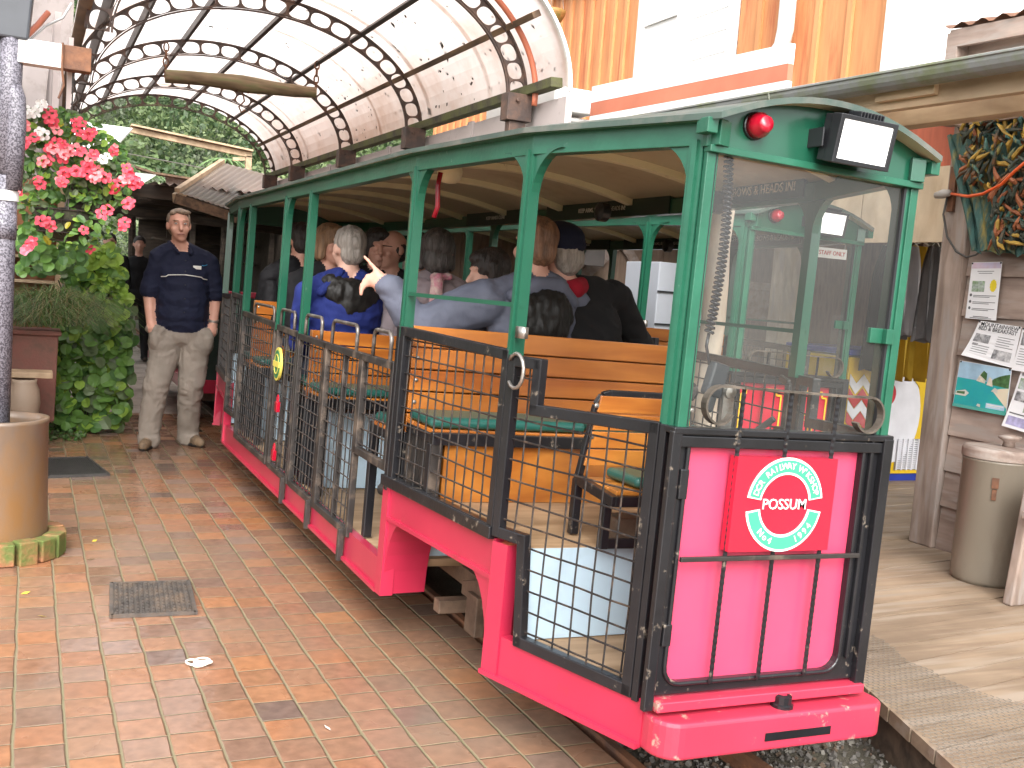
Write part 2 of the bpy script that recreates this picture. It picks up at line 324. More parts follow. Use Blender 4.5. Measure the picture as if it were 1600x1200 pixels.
    rj = N('ShaderNodeMixRGB'); _lnk(nt, jm, rj.inputs['Fac']); rj.inputs['Color1'].default_value = (.8, .8, .8, 1); _lnk(nt, rr.outputs['Result'], rj.inputs['Color2']); _lnk(nt, rj.outputs['Color'], b.inputs['Roughness'])
    hgt = mth('ADD', mth('ADD', mth('MULTIPLY', jm, .7), mth('MULTIPLY', wn.outputs['Value'], .35)), mth('MULTIPLY', n2.outputs['Fac'], .18))
    bp = N('ShaderNodeBump'); bp.inputs['Strength'].default_value = .8; bp.inputs['Distance'].default_value = .008; _lnk(nt, hgt, bp.inputs['Height']); _lnk(nt, bp.outputs['Normal'], b.inputs['Normal'])
    return m
m_paver = paver_mat()
m_gravel = mat('track_gravel', (.115, .10, .082), .85, var=.6, scale=90, bump=1.0, bscale=110, col2=(.06, .055, .035), thr=.55, dscale=2.2)
m_earth = mat('far_earth', (.13, .12, .08), .9, var=.4, scale=4)
m_conc = mat('wet_concrete', (.50, .44, .39), .42, var=.18, scale=5, col2=(.2, .17, .13), thr=.56, dscale=2.5, bump=.2, rvar=.15)
XC, Y0 = 1.869, 2.228                                # track centre, tram nose
mb = MB(); mb.quad((-250, -60, -.06), (250, -60, -.06), (250, 260, -.06), (-250, 260, -.06))
tag(mb.build('ground', m_earth, origin=(0, 0, -.06)), kind='structure')
mb = MB(); mb.quad((1.655, -6, -.05), (2.9, -6, -.05), (4.7, 30, -.05), (1.655, 30, -.05))
tag(mb.build('track_bed', m_gravel, origin=(0, 0, -.05)), kind='structure')
mb = MB()
for i in range(14): mb.bx(-4, 1.64, -4+i, -3+i, -.045, 0.0)
tag(mb.build('brick_pavement', m_paver, origin=(0, 0, 0)), kind='structure')
mb = MB(); mb.bx(-1.6, 1.60, 10, 30, -.045, .0); mb.bx(1.60, 1.655, 4.6, 30, -.05, .012)
tag(mb.build('concrete_path', m_conc, origin=(0, 10, 0)), kind='structure')
# loose stones of the track bed, near the camera
mb = MB()
for i in range(4200):
    x = random.uniform(1.66, 2.75); y = random.uniform(1.2, 3.1); s = random.uniform(.004, .011) * (1 if random.random() < .9 else 1.5)
    if abs(x-1.68) < .03 or abs(x-2.06) < .03: continue
    R = Euler((random.random()*6, random.random()*6, random.random()*6)).to_matrix(); mb.k = random.choice((0, 0, 1, 2))
    mb.box((x, y, -.048+s*.3), (s*1.6, s*1.2, s), R)
m_st = [mat('stone_grey', (.10, .092, .082), .8, var=.3), mat('stone_brown', (.10, .07, .048), .8, var=.3), mat('stone_pale', (.20, .185, .16), .8, var=.25)]
tag(mb.build('loose_gravel', m_st, origin=(2, 2, -.05)), 'loose grey and brown track gravel in front of the tram', 'gravel', kind='stuff')
# rails and sleepers
for sx in (-.19, .19):
    mb = MB(); x = XC+sx
    prof = [(-.03, -.045), (.03, -.045), (.03, -.036), (.006, -.028), (.006, -.006), (.014, -.002), (.014, .012), (-.014, .012), (-.014, -.002), (-.006, -.006), (-.006, -.028), (-.03, -.036)]
    mb.prism([(x+a, -5, z) for a, z in prof], (0, 33, 0))
    tag(mb.build('rail', m_rust, origin=(x, 2, -.045)), 'rusty narrow gauge rail beside the brick paving' if sx < 0 else 'rusty narrow gauge rail on the deck side of the track', 'rail', 'rails of the narrow gauge track')
m_sleeper = wood('sleeper_timber', (.13, .09, .06), (.05, .035, .025), axis=0, rough=.85)
for i in range(8):
    mb = MB(); y = 1.0+i*.42; mb.bx(XC-.38 if y > 9 else 1.66, 2.18, y, y+.13, -.055, -.044)
    tag(mb.build('sleeper', m_sleeper), 'wooden sleeper half sunk in the track gravel', 'sleeper', 'sleepers under the rails')
# timber deck on the right
m_deck = wood('deck_board', (.35, .265, .185), (.25, .18, .125), axis=0, rough=.6, scale=1.3, ring=17, bump=.3, grey=(.30, .24, .185))
m_deckm = mat('wire_netting', (.17, .15, .125), .6, var=.3, scale=60)
DZ = .15
def deck_x(y): return 2.39+(y-1.99)*.352
mb = MB(); dirx = Vector((.992, .125, 0)); y = .2; k = 0
while y < 8.4:
    wdt = random.uniform(.135, .15); x0 = deck_x(y) if y < 3.95 else 4.18
    mb.prism([(x0, y, DZ-.045), (x0+(.352*wdt if y < 3.95 else 0), y+wdt-.008, DZ-.045), (8.5, y+(8.5-x0)*.125+wdt-.008, DZ-.045), (8.5, y+(8.5-x0)*.125, DZ-.045)], (0, 0, .045+random.uniform(-.002, .002)))
    y += wdt
deck = mb.build('deck', m_deck, origin=(3.5, 3, 0)); tag(deck, kind='structure')
mb = MB()
for yy in (.3, 1.5, 2.7, 3.6): mb.bar((deck_x(yy)+.12, yy, DZ-.125), (4.6, yy+.3, DZ-.125), .09, .15)
mb.prism([(deck_x(.2)+.05, .2, -.05), (deck_x(3.9)+.05, 3.9, -.05), (deck_x(3.9)+.05, 3.9, DZ-.047), (deck_x(.2)+.05, .2, DZ-.047)], (.04, 0, 0))
tag(mb.build('deck_joist', m_sleeper, origin=(3, 2, 0)), kind='structure')
# wire netting tacked along the deck edge
mb = MB(); nu = 0
edge = [(at(px, py, z=DZ+.006).x, at(px, py, z=DZ+.006).y) for px, py in ((1352, 985), (1390, 1003), (1420, 1033), (1450, 1043), (1480, 1060), (1550, 1088), (1600, 1098))]
def net_far(y):
    pts = sorted((b, a) for a, b in edge)
    for (y1, x1), (y2, x2) in zip(pts, pts[1:]):
        if y1 <= y <= y2: return x1+(x2-x1)*(y-y1)/(y2-y1)
    return pts[0][1]+.1 if y < pts[0][0] else pts[-1][1]
sp = .0125; ys = np.arange(1.3, 3.05, sp*1.6)
for j, y in enumerate(ys):
    xa, xb = deck_x(y)+.012, net_far(y); x = xa; z = DZ+.006; prev = None; up = j % 2
    i = 0
    while x < xb:
        p = (x, y+(sp*.5 if (i+j) % 2 else 0), z); 
        if prev: mb.bar(prev, p, .0015, .0013)
        if (i+j) % 2 and True: mb.bar(p, (x, y+sp*1.6, z), .0015, .0013)
        prev = p; x += sp; i += 1
tag(mb.build('wire_netting_strip', m_deckm, origin=(2.6, 2.2, DZ)), 'strip of grey wire netting tacked over the deck boards along the edge', 'wire netting')
# drain covers, mat
m_iron = mat('cast_iron', (.075, .065, .058), .5, var=.4, scale=25, col2=(.14, .10, .07), thr=.58, dscale=14, bump=.3)
def ground_quad(pts): return [at(px, py, z=.0) for px, py in pts]
q = ground_quad([(178, 965), (307, 960), (288, 912), (175, 916)])
mb = MB(); c = sum(q, Vector())/4; fx = ((q[1]-q[0])+(q[2]-q[3])).normalized(); fy = Vector((-fx.y, fx.x, 0)); Rf = Matrix((fx, fy, (0, 0, 1))).transposed()
gw, gh = .315, .43
mb.box(c+Vector((0, 0, .004)), (gw, gh, .012), Rf)
for i in range(15):
    for j in range(20):
        p = c + fx*((i-7)*gw/16) + fy*((j-9.5)*gh/21) + Vector((0, 0, .012)); mb.box(p, (.013, .007, .008), Rf @ rotz(.6 if (i+j) % 2 else -.6))
for a in (-1, 1): mb.box(c+fx*a*gw*.5+Vector((0, 0, .008)), (.014, gh+.014, .014), Rf); mb.box(c+fy*a*gh*.5+Vector((0, 0, .008)), (gw, .014, .014), Rf)
tag(mb.build('drain_cover', m_iron), 'studded cast iron drain cover set in the brick paving, near a white curl', 'drain cover')
q = ground_quad([(63, 748), (157, 745), (146, 716), (60, 719)]); c = sum(q, Vector())/4; mb = MB()
fx = ((q[1]-q[0])+(q[2]-q[3])).normalized(); fy = Vector((-fx.y, fx.x, 0)); Rf = Matrix((fx, fy, (0, 0, 1))).transposed(); gw, gh = .36, .62
for a in (-1, 1): mb.box(c+fx*a*gw*.5+Vector((0, 0, .009)), (.016, gh+.016, .018), Rf); mb.box(c+fy*a*gh*.5+Vector((0, 0, .009)), (gw, .016, .018), Rf)
for i in range(30): mb.box(c+fx*((i-14.5)*gw/30)+Vector((0, 0, .008)), (.005, gh, .014), Rf)
for i in range(12): mb.box(c+fy*((i-5.5)*gh/12)+Vector((0, 0, .006)), (gw, .004, .010), Rf)
mb.box(c+Vector((0, 0, .0015)), (gw, gh, .003), Rf)
tag(mb.build('drain_grate', mat('grate_steel', (.05, .048, .046), .45, var=.3, scale=20)), 'flat grey slotted drain grate beside the leafy plant', 'drain grate')
# white wood shaving and fallen petals
m_shav = mat('white_shaving', (.78, .72, .62), .6, var=.06); c0 = at(312, 1040, z=.0)
mb = MB(); pts = []
for i in range(60):
    a = i/60*PI*7; rr = .012+.016*abs(math.sin(a*.37)); pts.append(c0+Vector((rr*math.cos(a)*1.2+(i-30)*.0006, rr*math.sin(a)+.012*math.sin(i*.2), .007+.006*abs(math.sin(a*.6)))))
mb.tube(pts, .0042, 5); smooth_all(mb)
tag(mb.build('wood_shaving', m_shav), 'curled white wood shaving lying on the bricks near the drain cover', 'wood shaving')
m_pet = mat('yellow_petal', (.70, .52, .05), .6, var=.1); m_petr = mat('pink_petal', (.62, .12, .10), .6); m_petd = mat('brown_leaf', (.13, .08, .04), .7)
for px, py, mm, lab in ((148, 846, m_pet, 'yellow fallen petal nearest the brick ring'), (66, 964, m_pet, 'yellow fallen petal in front of the brick ring'), (40, 928, m_pet, 'small yellow petal left of the studded drain cover'), (100, 866, m_petr, 'pink fallen petal beside the brick ring'), (512, 1139, m_shav, 'white fleck of wood lying alone on the bricks'), (142, 875, m_petd, 'brown curled leaf between the brick ring and the drain cover')):
    p = at(px, py, z=.0); mb = MB(); a = random.random()*3; ca, sa = math.cos(a), math.sin(a)
    mb.add([p+Vector((ca*u-sa*v, sa*u+ca*v, z)) for u, v, z in ((-.02, 0, .003), (0, -.007, .002), (.02, .002, .006), (0, .009, .007), (0, 0, .003))], [(0, 1, 4), (1, 2, 4), (2, 3, 4), (3, 0, 4)])
    tag(mb.build('fallen_petal', mm), lab, 'petal', 'bits fallen on the bricks')
# ------------------------------------------------------------------ the tram (local: s across, t back from the nose, z up)
CANT = .023; TL = 6.37
TM = Matrix.Translation((XC, Y0, 0)) @ Matrix.Rotation(CANT, 4, 'Y')
def hw(t):
    t = min(t, TL-t)
    if t < 0: return .366+t*.329
    if t < .598: return .366+(.5625-.366)*t/.598
    if t < 1.416: return .5625+(.638-.5625)*(t-.598)/.818
    return .638
def sp(sd, t, z, off=0.): return Vector((sd*(hw(t)+off), t, z))
def snorm(sd, t):
    e = .02; d = sp(sd, t+e, 0)-sp(sd, t-e, 0); return (Vector((d.y, -d.x, 0))*sd).normalized()
def sidepoly(mb, sd, pts, depth=.03, off=0.):
    """a plate lying in the body side: pts (t, z)"""
    ps = [sp(sd, t, z, off) for t, z in pts]; tm = sum(p[0] for p in pts)/len(pts); mb.prism(ps, -snorm(sd, tm)*depth)
def sidebar(mb, sd, pts, w=.028, off=0., closed=False):
    ps = [sp(sd, t, z, off) for t, z in pts]; n = len(ps)
    for i in range(n if closed else n-1):
        a, b = ps[i], ps[(i+1) % n]; d = (b-a).normalized(); mb.bar(a-d*w*.48, b+d*w*.48, w, w*.9, up=snorm(sd, (pts[i][0]+pts[(i+1) % n][0])/2))
def scan(poly, val, axis):
    xs = []; n = len(poly)
    for i in range(n):
        a, b = poly[i], poly[(i+1) % n]
        if (a[axis] <= val < b[axis]) or (b[axis] <= val < a[axis]):
            k = (val-a[axis])/(b[axis]-a[axis]); xs.append(a[1-axis]+k*(b[1-axis]-a[1-axis]))
    xs.sort(); return list(zip(xs[::2], xs[1::2]))
def meshgrid(mb, sd, poly, dt=.063, dz=.0625, r=.0031, off=-.012):
    t0, t1 = min(p[0] for p in poly), max(p[0] for p in poly); z0, z1 = min(p[1] for p in poly), max(p[1] for p in poly)
    t = t0+dt*.6
    while t < t1:
        for a, b in scan(poly, t, 0):
            n = 3; mb.tube([sp(sd, t+random.uniform(-.0025, .0025), a+(b-a)*i/n, off+random.uniform(-.002, .002)) for i in range(n+1)], r, 5, cap=False)
        t += dt
    z = z0+dz*.5
    while z < z1:
        for a, b in scan(poly, z, 1):
            n = 4; mb.tube([sp(sd, a+(b-a)*i/n, z+random.uniform(-.002, .002), off+.005+random.uniform(-.002, .002)) for i in range(n+1)], r, 5, cap=False)
        z += dz
def mir(pts): return [(TL-t, z) for t, z in pts]

ZR = 1.845
def roofz(s, t): h = hw(t)+.03; return ZR-.012+.088*(1-min(1, abs(s)/h)**2)
def build_tram(label, front=True):
    T = thing('tram', label, 'tram', TM @ Vector((0, 2.5, 0)))
    def B(): return MB(TM)
    # -------- chassis
    mb = B()
    for sd in (-1, 1):
        for fl in (False, True):
            f = mir if fl else (lambda p: p)
            sidepoly(mb, sd, f([(0, .188), (.535, .188), (.535, .318), (0, .318)]), .04)
            sidepoly(mb, sd, f([(0, .183), (.60, .183), (.60, .197), (0, .197)]), .06, .014)
            sidepoly(mb, sd, f([(.535, .186), (.60, .186), (.60, .60), (.535, .60)]), .05, .006)
            arc = [(.60, .19)]+[(.60+.15*(1-math.cos(a)), .19+.29*math.sin(a)) for a in np.linspace(.05, PI/2, 7)]+[(.75, .50), (.60, .50)]
            sidepoly(mb, sd, f(arc), .16, -.002)
            sidepoly(mb, sd, f([(.60, .485), (1.40, .485), (1.40, .606), (.60, .606)]), .03, -.004)
            sidepoly(mb, sd, f([(.60, .478), (1.40, .478), (1.40, .492), (.60, .492)]), .07, .006)
            arc = [(1.40, .19)]+[(1.40-.11*(1-math.cos(a)), .19+.29*math.sin(a)) for a in np.linspace(.05, PI/2, 7)]+[(1.29, .50), (1.40, .50)]
            sidepoly(mb, sd, f(arc), .18, -.002)
            sidepoly(mb, sd, f([(1.395, .186), (1.455, .186), (1.455, .60), (1.395, .60)]), .05, .006)
        sidepoly(mb, sd, [(1.455, .19), (TL-1.455, .19), (TL-1.455, .312), (1.455, .312)], .035, -.006)
        sidepoly(mb, sd, [(1.455, .184), (TL-1.455, .184), (TL-1.455, .198), (1.455, .198)], .06, .008)
    mb.build('chassis', m_red, T, bevel=.003)
    # -------- bumper
    for t0, sg in ((0, -1), (TL, 1)):
        mb = B(); pl = []
        w0 = .41; wl = .362
        for cx, a0 in ((w0-.05, -PI/2), (-wl+.07, PI)):
            for a in np.linspace(a0, a0+PI/2, 7) if cx > 0 else np.linspace(a0, a0+PI/2, 7):
                r_ = .05 if cx > 0 else .07
                pl.append((cx+r_*math.cos(a), (-.10+r_)+r_*math.sin(a)))
        pl = pl[:7]+[(w0, .02), (-wl, .02)]+pl[7:]
        mb.prism([(s, t0-sg*t if sg > 0 else t0+t, .186) for s, t in pl], (0, 0, .100))
        bo = mb.build('bumper', m_redworn, T, bevel=.010, seg=3)
        mb = B(); mb.bx(-.03, .20, t0+sg*.098-.004, t0+sg*.098+.004, .215, .238); mb.build('coupling_slot', m_black, bo)
        mb = B(); mb.lathe([(.032, .286), (.032, .294), (.026, .297), (.026, .318), (.016, .322), (.014, .312)], (.06, t0+sg*.05, 0), 12); mb.build('pin', m_black, bo)
    # -------- floor, risers
    mb = B()
    def slab(ta, tb, z, th=.03):
        ts = [ta]+[q for q in (.598, 1.416, TL-1.416, TL-.598) if ta < q < tb]+[tb]
        for a, b in zip(ts, ts[1:]): mb.prism([(-hw(a)+.045, a, z-th), (hw(a)-.045, a, z-th), (hw(b)-.045, b, z-th), (-hw(b)+.045, b, z-th)], (0, 0, th))
    slab(.012, .5, .318); slab(.49, 1.44, .605); slab(1.442, TL-1.442, .312); slab(TL-1.44, TL-.49, .605); slab(TL-.5, TL-.012, .318)
    mb.build('floor', m_floor, T)
    for t in (.484, 1.449, TL-1.449, TL-.484): mb = B(); mb.bx(-hw(t)+.03, hw(t)-.03, t, t+.012, .322, .603 if t in (.484, TL-.484) else .80); mb.build('riser', m_blue, T)
    mb = B()
    for t in (.08, 3.1, TL-.1): mb.bx(-.34, .34, t-.03, t+.03, .19, .28)
    mb.bx(-.30, -.25, .05, TL-.05, .215, .283); mb.bx(.25, .30, .05, TL-.05, .215, .283)
    mb.build('underframe', m_brown, T)
    # -------- wheels and bogies
    for t in (.78, 1.20, TL-1.20, TL-.78):
        for s in (-.19, .19):
            mb = B(); R = Matrix.Rotation(PI/2, 3, 'Y') if s > 0 else Matrix.Rotation(-PI/2, 3, 'Y')
            mb.lathe([(.03, .06), (.035, .06), (.04, .03), (.10, .022), (.115, .03), (.13, .03), (.13, -.01), (.145, -.014), (.145, -.026), (.04, -.03)], (s, t, .142), 24, R); smooth_all(mb)
            mb.build('wheel', m_brown, T, bevel=0)
    for tc_ in (.99, TL-.99):
        mb = B()
        for s in (-1, 1):
            mb.prism([(s*.30, tc_-.36, .20), (s*.30, tc_+.36, .20), (s*.30, tc_+.36, .25), (s*.30, tc_+.1, .33), (s*.30, tc_-.1, .33), (s*.30, tc_-.36, .25)], (s*.03, 0, 0))
            for t in (-.21, .21): mb.bx(s*.33-.02, s*.33+.02, tc_+t-.05, tc_+t+.05, .09, .24)
        mb.bx(-.33, .33, tc_-.05, tc_+.05, .30, .37); mb.bx(-.40, .40, tc_-.40, tc_-.34, .10, .15); mb.bx(-.44, .44, tc_+.30, tc_+.36, .14, .19); mb.bx(-.5, .5, tc_-.3, tc_+.3, .44, .47)
        for t in (-.21, .21): mb.bar((-.30, tc_+t, .142), (.30, tc_+t, .142), .04, .04)
        mb.build('bogie', m_brown, T, bevel=.004)
    # -------- posts
    def post(sd, t, z0, z1, w=.055, d=.045, brk=(1, 1), mat_=m_green):
        mb = B(); n = snorm(sd, t); a = (sp(sd, t+.05, 0)-sp(sd, t-.05, 0)).normalized()
        p0, p1 = sp(sd, t, z0)-n*d*.5, sp(sd, t, z1)-n*d*.5
        mb.bar(p0, p1, w, d, up=n); mb.bar(p0+n*(d*.5+.004), p1+n*(d*.5+.004), w*.35, .008, up=n)
        for sg, on in ((-1, brk[0]), (1, brk[1])):
            if not on: continue
            R_ = .13; pts = [(w*.4, 0), (w*.4, -R_)]+[(w*.5+R_*(1-math.cos(q)), -R_+R_*math.sin(q)) for q in np.linspace(0.05, PI/2-.05, 8)]+[(w*.5+R_, 0)]
            mb.prism([sp(sd, t, z1)-n*.008+a*(sg*x)+Vector((0, 0, z)) for x, z in pts], -n*.028)
        return mb.build('post', mat_, T, bevel=.003)
    for sd in (-1, 1):
        post(sd, .024, 1.045, 1.79, .044, .040, (0, 1), m_greenworn if sd < 0 else m_green)
        mb = B(); 
        for t, b in ((.615, (1, 1)), (1.415, (1, 1)), (2.97, (0, 1)), (3.52, (1, 0)), (4.53, (0, 1)), (4.93, (1, 1)), (TL-.595, (1, 1)), (TL-.028, (1, 0))):
            post(sd, t, 1.165 if t in (.615, 1.415) else 1.05, 1.79, .042, .036, b)
    # front corner posts have a second face on the windscreen side
    for t0, sg in ((0, 1), (TL, -1)):
        for s in (-1, 1):
            mb = B(); mb.bx(s*.350-.014, s*.350+.014, min(t0, t0-sg*.016), max(t0, t0-sg*.016), 1.05, 1.79); mb.bx(s*.331-.006, s*.331+.006, min(t0-sg*.002, t0-sg*.010), max(t0-sg*.002, t0-sg*.010), 1.05, 1.77)
            mb.build('post', m_greenworn, T, bevel=.002)
    # -------- roof
    ts = [-.075, .0, .3, .598, 1.0, 1.416, 2.2, 3.0, 3.8, TL-1.416, TL-1.0, TL-.598, TL-.3, TL, TL+.075]; NS = 14
    mb = B(); rows = []
    for t in ts: rows.append([(k/NS*2-1)*(hw(t)+.035) for k in range(NS+1)])
    for (ta, ra), (tb, rb) in zip(zip(ts, rows), zip(ts[1:], rows[1:])):
        for k in range(NS):
            a = [(ra[k], ta), (ra[k+1], ta), (rb[k+1], tb), (rb[k], tb)]
            up = [(s, t, roofz(s, t)+.016) for s, t in a]; dn = [(s, t, roofz(s, t)) for s, t in a]
            mb.k = 0; mb.quad(*up); mb.k = 1; mb.quad(*dn[::-1])
    mb.k = 0
    for (ta, ra), (tb, rb) in zip(zip(ts, rows), zip(ts[1:], rows[1:])):
        for k in (0, NS): mb.quad((ra[k], ta, roofz(ra[k], ta)), (rb[k], tb, roofz(rb[k], tb)), (rb[k], tb, roofz(rb[k], tb)+.016), (ra[k], ta, roofz(ra[k], ta)+.016))
    for t, r in ((ts[0], rows[0]), (ts[-1], rows[-1])):
        for k in range(NS): mb.quad((r[k], t, roofz(r[k], t)), (r[k+1], t, roofz(r[k+1], t)), (r[k+1], t, roofz(r[k+1], t)+.016), (r[k], t, roofz(r[k], t)+.016))
    roof = mb.build('roof', [m_roof, m_khaki], T)
    for t in (.47, 1.22, 1.93, 2.62, 3.32, 4.02, 4.72, 5.5):
        mb = B(); n = 16; pts = [(k/n*2-1)*(hw(t)-.03) for k in range(n+1)]
        lo = [(s, t-.024, roofz(s, t)-.028) for s in pts]; hi = [(s, t-.024, roofz(s, t)-.001) for s in pts]
        for k in range(n): mb.prism([lo[k], lo[k+1], hi[k+1], hi[k]], (0, .048, 0))
        mb.build('roof_rib', m_cream, roof)
    for sd in (-1, 1):
        mb = B(); q = [-.045, .598, 1.416, TL-1.416, TL-.598, TL+.045]
        for a, b in zip(q, q[1:]):
            ps = [sp(sd, a, 1.775), sp(sd, b, 1.775), sp(sd, b, 1.838), sp(sd, a, 1.838)]; mb.prism(ps, -snorm(sd, (a+b)/2)*.042)
            ps = [sp(sd, a, 1.832, .022), sp(sd, b, 1.832, .022), sp(sd, b, 1.842, .022), sp(sd, a, 1.842, .022)]; mb.prism(ps, -snorm(sd, (a+b)/2)*.06)
        mb.build('roof_beam', m_greenworn if sd < 0 else m_green, T, bevel=.002)
    # -------- end valance with lamps
    for t0, sg in ((0, 1), (TL, -1)):
        mb = B(); n = 16; ss = [(k/n*2-1)*.372 for k in range(n+1)]
        for a, b in zip(ss, ss[1:]): mb.prism([(a, t0-sg*.018, 1.772), (b, t0-sg*.018, 1.772), (b, t0-sg*.018, roofz(b, t0)+.002), (a, t0-sg*.018, roofz(a, t0)+.002)], (0, sg*.02, 0))
        va = mb.build('valance', m_green, T)
        mb = B(); mb.bx(-.366, .366, min(t0-sg*.03, t0), max(t0-sg*.03, t0), 1.758, 1.776); mb.build('valance_trim', m_greenworn, va, bevel=.002)
        mb = B(); 
        for s_ in (-.38, .383): mb = B(); mb.bx(s_-.016, s_+.016, min(t0-sg*.05, t0), max(t0-sg*.05, t0), 1.80, 1.838); mb.build('valance_bracket', m_greenworn, va, bevel=.002)
    Rm = Matrix.Rotation(PI/2, 3, 'X')
    mb = B(); mb.lathe([(.036, .0), (.036, .010), (.031, .012)], (-.232, -.016, 1.842), 24, Rm); lamp = mb.build('warning_lamp', m_black, T)
    mb = B(); mb.lathe([(.033, .009), (.032, .032), (.026, .040), (.022, .050), (.020, .056), (.0, .058)], (-.232, -.016, 1.842), 24, Rm); smooth_all(mb); mb.build('lens', m_lens_red, lamp)
    # floodlight
    Rt = Matrix.Rotation(.16, 3, 'X'); c = Vector((.058, -.085, 1.838))
    mb = B(); mb.ring([c+Rt @ Vector(p) for p in ((-.098, -.03, -.062), (.098, -.03, -.062), (.098, -.03, .062), (-.098, -.03, .062))], [c+Rt @ Vector(p) for p in ((-.084, -.03, -.05), (.084, -.03, -.05), (.084, -.03, .05), (-.084, -.03, .05))], Rt @ Vector((0, .035, 0)))
    mb.prism([c+Rt @ Vector(p) for p in ((-.095, .005, -.06), (.095, .005, -.06), (.095, .005, .06), (-.095, .005, .06))], Rt @ Vector((0, .03, 0)))
    mb.bx(.0, .115, -.05, -.02, 1.90, 1.91)
    for k in range(8): mb.box(c+Rt @ Vector((-.03+k*.011, 0, .069)), (.004, .05, .016), Rt)
    mb.bar(c+Vector((-.108, .01, .0)), c+Vector((-.108, .07, .0)), .006, .05); mb.bar(c+Vector((.104, .01, .0)), c+Vector((.104, .07, .0)), .006, .05)
    fl = mb.build('floodlight', m_rubber, T, bevel=.002)
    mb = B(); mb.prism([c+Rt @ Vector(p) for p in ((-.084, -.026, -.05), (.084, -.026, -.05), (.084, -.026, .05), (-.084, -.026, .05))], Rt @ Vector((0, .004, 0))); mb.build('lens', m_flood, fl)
    # -------- windscreen
    mb = B(); mb.quad((-.34, -.003, 1.048), (.34, -.003, 1.048), (.34, -.003, 1.77), (-.34, -.003, 1.77)); mb.build('windscreen', m_glass, T)
    
    for s_ in (.318, -.335): mb = B(); mb.bar((s_, -.007, 1.05), (s_, -.007, 1.77), .008, .010); mb.build('windscreen_seal', m_rubber, T)
    mb = B(); mb.bx(.255, .325, -.012, .004, 1.315, 1.358); mb.bx(.298, .325, -.03, -.012, 1.315, 1.358); mb.build('mirror_bracket', m_greenworn, T, bevel=.002)
    # -------- front panel and frame
    def rrect(x0, x1, z0, z1, r, n=6):
        o = []
        for cx, cz, a in ((x1-r, z0+r, -PI/2), (x1-.012, z1-.012, 0), (x0+.012, z1-.012, PI/2), (x0+r, z0+r, PI)):
            rr = r if cz < (z0+z1)/2 else .012
            o += [(cx+rr*math.cos(q), cz+rr*math.sin(q)) for q in np.linspace(a, a+PI/2, n)]
        return o
    inner = rrect(-.322, .272, .368, 1.012, .05)
    mb = B(); mb.prism([(s, .006, z) for s, z in rrect(-.335, .30, .36, 1.02, .05)], (0, -.006, 0)); pan = mb.build('front_panel', m_pink, T)
    outer = []
    for s, z in inner:
        cs, cz = (s+.025)/.297, (z-.69)/.322; k = max(abs(cs), abs(cz)); outer.append((-.368 if False else (-.0+cs/k*.366), .69+cz/k*.355))
    mb = B(); mb.ring([(s, -.016, z) for s, z in outer], [(s, -.016, z) for s, z in inner], (0, .018, 0)); fr = mb.build('front_frame', m_black, T, bevel=.002)
    mb = B(); mb.tube([(s, -.020, z) for s, z in rrect(-.326, .276, .364, 1.016, .05)][12:]+[(s, -.020, z) for s, z in rrect(-.326, .276, .364, 1.016, .05)][:12], .007, 6, closed=True)
    mb.bar((-.372, -.024, .30), (-.372, -.024, 1.045), .030, .020); mb.bar((.352, -.026, .318), (.352, -.026, 1.045), .036, .022); mb.bar((.302, -.022, .40), (.302, -.022, 1.04), .012, .014)
    mb.bar((-.385, -.012, 1.046), (.37, -.012, 1.046), .045, .018); mb.bar((-.385, -.022, 1.018), (.37, -.022, 1.018), .016, .03)
    mb.bx(-.345, -.318, -.026, -.014, .865, .945); mb.bx(-.345, -.318, -.026, -.014, .47, .53); mb.build('frame_iron', m_black, fr, bevel=.003)
    mb = B(); mb.bx(-.355, .36, -.05, .01, .30, .327); mb.build('frame_sill', m_redworn, fr, bevel=.003)
    # guard bars of ribbed rod
    for s in (-.178, -.018, .146):
        mb = B(); pts, rs = [], []; z = .362
        while z < 1.17: pts.append((s+.012*(z-.7)*.3, -.030, z)); rs.append(.0058 if len(pts) % 2 else .0070); z += .009
        mb.tube(pts, rs, 6); mb.build('guard_bar', m_black, T)
    mb = B(); mb.bar((-.325, -.036, .708), (.288, -.036, .708), .011, .013); mb.build('guard_bar', m_blackdust, T, bevel=.002)
    # curl-ended hand rail across the windscreen
    mb = B(); pts = []
    cl, cr_ = Vector((-.250, -.032, 1.118)), Vector((.262, -.032, 1.118)); R_ = .050
    for a in np.linspace(-.15*PI, -1.5*PI, 18): pts.append(cl+Vector((R_*math.cos(a)*(1 if a < -PI/2 else .8), 0, R_*math.sin(a))))
    for k in range(1, 8): pts.append(Vector((-.250+.512*k/8, -.032, 1.168-.001*k)))
    for a in np.linspace(PI/2, -.85*PI, 18): pts.append(cr_+Vector((R_*math.cos(a), 0, R_*math.sin(a)-.006)))
    for a, b in zip(pts, pts[1:]): mb.bar(a, b+(b-a)*.06, .024, .006, up=Vector((b-a).cross(Vector((0, 1, 0))).normalized()))
    mb.build('hand_rail', m_curl, T)
    return T, pan, B, post
m_pink = mat('pink_red_paint', (.60, .064, .138), .32, var=.08, scale=2, col2=(.52, .05, .11), thr=.62, soft=.15, dscale=1.5, coat=.3)
m_flood = mat('floodlight_glass', (.85, .85, .84), .2, var=.1, scale=40, bump=.5, bscale=50); _b = m_flood.node_tree.nodes['Principled BSDF']; _b.inputs['Emission Color'].default_value = (1, .98, .95, 1); _b.inputs['Emission Strength'].default_value = .45  # weak emission stands in for glare reflected off the lens, not a lit lamp
m_curl = mat('worn_strap_iron', (.20, .17, .14), .4, metal=.5, var=.3, col2=(.07, .06, .05), thr=.52, dscale=9)
tram, pan, B, post = build_tram('green and pink-red open tram with wire mesh sides, full of passengers')

